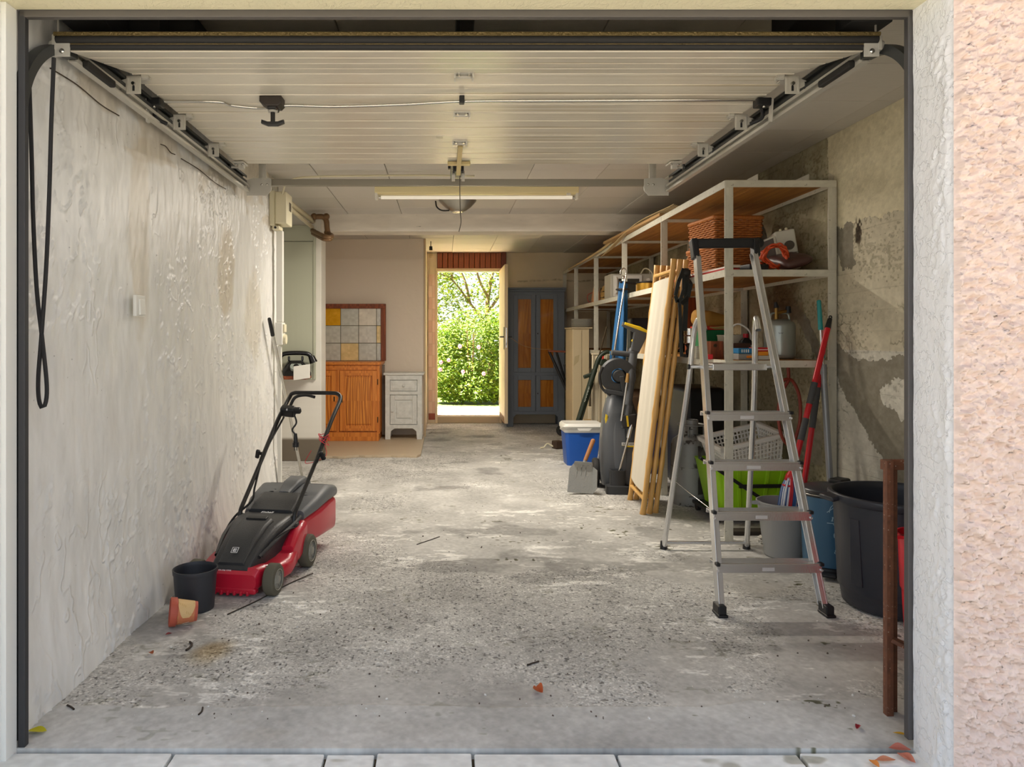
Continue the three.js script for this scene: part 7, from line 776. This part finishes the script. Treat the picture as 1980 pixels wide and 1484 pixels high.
// shovel
{ const zb = zOf(5.15), t = thing('coal_shovel', 'galvanised coal shovel with a wooden handle leaning on the pressure washer', 'shovel', [0.975, 0, zb]), sm = mat('shovel_zinc', [158, 160, 158], 0.4, { metalness: 0.45, bumpMap: galv.bumpMap, bumpScale: 0.002 }); const o = V(0.965, 0.004, zb + 0.0), tilt = new THREE.Matrix4().makeRotationX(-0.4); const bl = extrude([[-0.095, 0], [0.09, 0.0], [0.1, 0.12], [0.09, 0.2], [-0.05, 0.21], [-0.08, 0.17]], 0.003, 0.001); const rim = extrude([[0.0, 0], [0.052, 0.03], [0.058, 0.16], [0.0, 0.2]], 0.003, 0.001).rotateY(-1.15).translate(0.088, 0, 0); const back = extrude([[-0.05, 0], [0.09, 0], [0.08, 0.03], [-0.045, 0.03]], 0.003, 0.001).rotateX(0.9).translate(0, 0.205, 0); for (const g of [bl, rim, back]) { g.applyMatrix4(tilt); g.applyMatrix4(new THREE.Matrix4().makeRotationZ(-0.08)); g.translate(o.x, o.y + 0.006, o.z); } part(t, 'blade', bl, sm); part(t, 'side_lip', rim, sm); part(t, 'back_lip', back, sm); parts(t, 'crease', [-0.02, 0.012, 0.044].map(x => tube([V(x, 0.13, 0.004), V(x + 0.006, 0.17, 0.006), V(x + 0.01, 0.19, 0.004)].map(v => v.applyMatrix4(tilt).add(o)), 0.0035, 10, 6)), sm); const h0 = V(1.0, 0.19, zb - 0.085), h1 = V(1.085, 0.36, zb - 0.15); part(t, 'ferrule', cyl(h0.clone().add(V(-0.012, -0.02, 0.01)), h0.clone().lerp(h1, 0.25), 0.009, 0.014), sm); part(t, 'handle', [cyl(h0.clone().lerp(h1, 0.2), h1, 0.014, 0.0165), sphere(0.0165, h1)], mat('shovel_wood', [166, 112, 66], 0.6)); }
// cream cupboard with plates
{ const z = zOf(7.62), x0 = 1.343, x1 = 1.52, t = thing('cream_locker', 'narrow cream locker behind the cool box with plates on top', 'locker', [1.43, 0, z - 0.2]), cm = mat('locker_cream', [206, 188, 152], 0.5); part(t, 'body', span(x0, x1, 0.02, 1.215, z - 0.42, z, 0.004), cm); part(t, 'door', span(x0 + 0.005, x0 + 0.095, 0.03, 1.2, z, z + 0.014, 0.003), cm); part(t, 'door', span(x0 + 0.1, x1 - 0.004, 0.03, 1.2, z, z + 0.014, 0.003), cm); part(t, 'top', span(x0 - 0.012, x1 + 0.03, 1.215, 1.228, z - 0.42, z + 0.02, 0.002), cm); part(t, 'pasted_paper', extrude([[0, 0], [0.05, 0.05], [0.06, 0.12], [0.01, 0.1]], 0.0015).translate(x0 + 0.012, 0.82, z + 0.0142), mat('old_paper', [188, 170, 132], 0.8));
  for (let k = 0; k < 7; k++) solo('stacked_plate', 'white dinner plate in the stack on the cream locker', 'plate', lathe([[0, 0], [0.07, 0], [0.075, 0.003], [0.12, 0.014], [0.121, 0.016], [0.075, 0.006], [0, 0.004]], 36, [1.485, 1.229 + k * 0.0125, z - 0.2]), whiteP, 'plates stacked on the cream locker'); }
// pleated folding door, small frames
{ const t = own('pleated_door', 'cream pleated folding door panel leaning by the locker', 'folding door', [1.458, 0, zOf(6.78)], 0.1), pm = mat('pleat_cream', [220, 206, 176], 0.55); for (let k = 1; k < 6; k++) part(t, 'pleat', [rbox(0.036, 0.955, 0.014, 0.006, [-0.108 + k * 0.034, 0.48, 0.004 * (k % 2)], [0.04, k % 2 ? 0.5 : -0.5, 0])], pm); part(t, 'top_strip', rbox(0.17, 0.012, 0.04, 0.003, [-0.005, 0.965, 0.018]), pm); }
solo('picture_frame', 'small empty wooden frame leaning on the cream locker', 'frame', [span(1.4, 1.52, 0.0, 0.02, zOf(7.28), zOf(7.25)), span(1.4, 1.52, 0.28, 0.3, zOf(7.28), zOf(7.25)), span(1.4, 1.42, 0.02, 0.28, zOf(7.28), zOf(7.25)), span(1.5, 1.52, 0.02, 0.28, zOf(7.28), zOf(7.25))], mat('frame_pale', [196, 164, 112], 0.6)); solo('pale_slab', 'pale rounded board standing behind the small wooden frame', 'board', [rbox(0.09, 0.42, 0.02, 0.008, [1.5, 0.21, zOf(7.36)])], M.pleat_cream);
// grass trimmer
{ const Z = 6.66, t = thing('grass_trimmer', 'black and green electric grass trimmer leaning by the pleated door', 'grass trimmer', F(1106, 850)), gm = mat('trimmer_green', [34, 44, 30], 0.45), A = (x, y, z = Z) => P(x, y, z); part(t, 'shaft', [cyl(A(1110, 838), A(1150, 715), 0.022, 0.026), cyl(A(1116, 838), A(1146, 740), 0.012)], gm); part(t, 'handle', tube([A(1150, 716), A(1157, 695), A(1165, 685), A(1172, 681), A(1178, 681)], 0.021, 24, 10), gm); part(t, 'trigger_loop', [rbox(0.06, 0.07, 0.04, 0.012, A(1166, 701), [0, 0, -0.3])], gm); part(t, 'switch', rbox(0.014, 0.03, 0.02, 0.004, A(1166, 692, 6.63), [0, 0, -0.3]), mat('switch_red', [190, 50, 40], 0.4)); part(t, 'front_grip', [bar(A(1128, 730), A(1150, 722), 0.035, 0.03, V(0, 0, 1), 0.01)], gm); part(t, 'rear_rod', cyl(A(1158, 690), A(1173, 632), 0.007), brass); part(t, 'head', lathe([[0, 0.07], [0.04, 0.06], [0.06, 0.02], [0.06, 0], [0, 0]], 24, [A(1108, 845).x, 0.01, A(1108, 845).z]), gm); decal(t, 'lettering', 0.018, 0.16, [A(1135, 763, 6.63).x, A(1135, 763, 6.63).y, A(1135, 763, 6.63).z], [0, 0, -0.3], (c, w, h) => { c.clearRect(0, 0, w, h); c.fillStyle = '#b8bcae'; for (let i = 0; i < 11; i++) c.fillRect(w * 0.2, h * (0.05 + i * 0.085), w * (0.4 + 0.2 * (i % 2)), h * 0.05); }); }
// folded black trolley with string to the door
{ const Z = 8.35, A = (x, y, z = Z) => P(x, y, z), t = thing('folded_trolley', 'folded black luggage trolley before the blue cupboard', 'trolley', A(1100, 815)); parts(t, 'bar', [cyl(A(1062, 680), A(1118, 805), 0.016), cyl(A(1076, 681), A(1112, 800, 8.5), 0.014), cyl(A(1092, 705), A(1108, 800), 0.014), cyl(A(1113, 702), A(1114, 812), 0.014)], black); part(t, 'cross_handle', [cyl(A(1104, 701), A(1122, 701), 0.018), sphere(0.026, A(1115, 707))], black); part(t, 'seat_board', bar(A(1060, 679), A(1107, 681), 0.02, 0.1, V(0, 0, 1), 0.004), brownWood); part(t, 'toe_plate', rbox(0.24, 0.06, 0.2, 0.02, [A(1100, 800).x, 0.035, A(1100, 800).z]), black); parts(t, 'wheel', [[1086, 8.25], [1098, 8.2]].map(([x, z]) => lathe([[0.02, -0.014], [0.055, -0.016], [0.062, -0.008], [0.062, 0.008], [0.055, 0.016], [0.02, 0.014]], 24, [(x - 860) * z / 1400, 0.062, zOf(z)], [PI / 2, 0, 0.4])), rubber); solo('door_string', 'thin string tied from the door handle to the folded trolley', 'string', tube([V(0.79, 1.12, zOf(8.7)), A(1010, 668, 8.6), A(1040, 675, 8.5), A(1066, 676, 8.4)], 0.0028, 30, 5), mat('string_tan', [150, 120, 80], 0.8)); }
{ const c = F(1078, 868), t = thing('power_adaptor', 'small dark power adaptor with a pale lead on the floor by the cool box', 'adaptor', c); part(t, 'case', rbox(0.09, 0.08, 0.09, 0.012, [c.x, 0.041, c.z], [0, 0.4, 0]), mat('adaptor_brown', [64, 46, 34], 0.55)); part(t, 'lead', tube([[c.x - 0.04, 0.02, c.z], [c.x - 0.1, 0.05, c.z], [c.x - 0.14, 0.02, c.z + 0.03], [c.x - 0.17, 0.008, c.z]], 0.008, 24, 7), cream); }
{ const c = V(1.75, 0, zOf(6.1)); const t = thing('blue_drum', 'dark blue plastic drum under the shelving behind the bamboo screen', 'drum', c); part(t, 'drum', lathe([[0, 0], [0.17, 0], [0.175, 0.02], [0.18, 0.2], [0.175, 0.4], [0.16, 0.42], [0, 0.42]], 32, c), mat('drum_blue', [20, 44, 96], 0.45)); part(t, 'lid', lathe([[0.165, 0.42], [0.165, 0.44], [0, 0.445]], 32, c), black); }
solo('black_suitcase', 'black suitcase standing under the shelving', 'suitcase', [rbox(0.3, 0.75, 0.5, 0.04, [1.9, 0.376, zOf(5.5)])], black);
solo('storage_chest', 'dark brown chest under the far shelving', 'chest', [rbox(0.45, 0.6, 0.9, 0.02, [1.88, 0.301, zOf(6.9)])], mat('chest_brown', [84, 62, 42], 0.6));
// ---------------------------------------------------------------- leaves, twigs and grit on the floor
{
  const leafShape = (l, w, curl) => { const g = new THREE.PlaneGeometry(w, l, 6, 8), p = g.attributes.position; for (let i = 0; i < p.count; i++) { const v = p.getY(i) / l + 0.5, f = Math.max(0, Math.sin(clamp(v * 1.02) * PI)) ** 0.8; const x = p.getX(i) * (0.05 + 0.95 * f); p.setXYZ(i, x, curl * (x * x / (w * w) * w * 2.2 + 0.25 * l * (v - 0.5) ** 2), -(v - 0.5) * l); } g.computeVertexNormals(); return g; };
  const L = (name, label, px, py, l, w, turn, c, curl = 0.6, y = 0.004) => { const m = mat('leaf_' + label.replace(/\W+/g, '_').slice(0, 24), c, 0.6); m.side = THREE.DoubleSide; const p = F(px, py), g = leafShape(l, w, curl); g.computeBoundingBox(); g.translate(0, -g.boundingBox.min.y, 0); const o = new THREE.Mesh(g, m); o.name = numbered(name); o.position.set(p.x, y, p.z); o.rotation.y = turn; o.castShadow = o.receiveShadow = true; tag(o, label, 'leaf'); scene.add(o); return o; };
  L('fresh_leaf', 'yellow-green leaf in the corner of the gate by the white wall', 72, 1417, 0.055, 0.03, 1.5, [196, 186, 22], 0.4); L('dry_leaf', 'curled orange dry leaf alone in the middle of the floor', 1040, 1340, 0.04, 0.03, 0.7, [188, 92, 44], 1.4); L('dry_leaf', 'rust-brown leaf scrap below the terracotta pot', 292, 1266, 0.024, 0.018, 0.9, [160, 84, 44], 0.8); L('dry_leaf', 'dark red leaf scrap beside the terracotta pot', 326, 1229, 0.026, 0.012, 2.2, [136, 52, 52], 0.8);
  L('dry_leaf', 'small crimson leaf on the smooth strip by the trestle', 1659, 1410, 0.03, 0.014, 2.4, [160, 40, 52], 1.0); L('dry_leaf', 'long yellow leaf against the steel jamb', 1742, 1423, 0.04, 0.012, 1.2, [206, 160, 40], 0.5);
  L('dry_leaf', 'pinkish dry leaf at the foot of the rough jamb', 1752, 1468, 0.05, 0.026, 0.4, [196, 120, 96], 0.9, 0.0); L('dry_leaf', 'reddish dry leaf heaped at the foot of the rough jamb', 1740, 1455, 0.055, 0.026, 1.4, [182, 104, 84], 0.9, 0.006); L('dry_leaf', 'orange dry leaf under the jamb on the apron blocks', 1712, 1472, 0.055, 0.02, 1.6, [198, 128, 92], 0.8, 0.0); L('dry_leaf', 'curled ochre leaf on the apron blocks', 1690, 1478, 0.035, 0.018, 0.2, [220, 140, 60], 0.8, 0.0);
  const tw = mat('twig_dark', [62, 52, 42], 0.85), T = (label, pts, r) => solo('twig', label, 'twig', tube(pts.map(([x, y, h]) => F(x, y).add(V(0, r + (h ?? 0), 0))), r, 24, 6), tw);
  T('long thin dark twig lying before the mower wheel', [[440, 1190], [500, 1162], [560, 1130], [605, 1112, 0.004]], 0.0028); T('short curved dark twig near the terracotta pot', [[360, 1260], [368, 1254], [371, 1248], [367, 1244]], 0.004); T('thin straight twig in the middle of the floor', [[806, 1054], [830, 1046], [850, 1039]], 0.0022); T('short brown twig on the floor before the smooth strip', [[1020, 1288], [1032, 1284], [1042, 1281]], 0.003); T('bent pale-brown twig at the edge of the smooth strip', [[384, 1384], [390, 1378], [392, 1370]], 0.0025); T('tiny dark twig against the white wall foot', [[130, 1366], [138, 1370], [143, 1374]], 0.0028);
  // grit and crumbs: too many and too small to count
  const q = rngOf(44), n = 420, g = new THREE.IcosahedronGeometry(1, 0), im = new THREE.InstancedMesh(g, mat('grit', [255, 255, 255], 0.9), n), m = new THREE.Matrix4(), e = new THREE.Euler(), c = new THREE.Color(); for (let k = 0; k < n; k++) { const x = lerp(-1.0, 1.9, q()), z = -0.15 - 4.6 * q() * q(), s = 0.0014 + 0.003 * q() * q(); e.set(q() * 6, q() * 6, q() * 6); m.compose(V(x, s * 0.5, z), new THREE.Quaternion().setFromEuler(e), V(s * 1.6, s, s * 1.2)); im.setMatrixAt(k, m); const d = q(); im.setColorAt(k, d > 0.5 ? c.setRGB(0.7, 0.68, 0.62) : c.setRGB(0.12, 0.09, 0.07)); } im.name = 'floor_grit'; im.castShadow = im.receiveShadow = true; tag(im, 'pale and dark grit scattered over the concrete floor', 'grit'); im.userData.kind = 'stuff'; scene.add(im);
}
renderer.render(scene, camera);
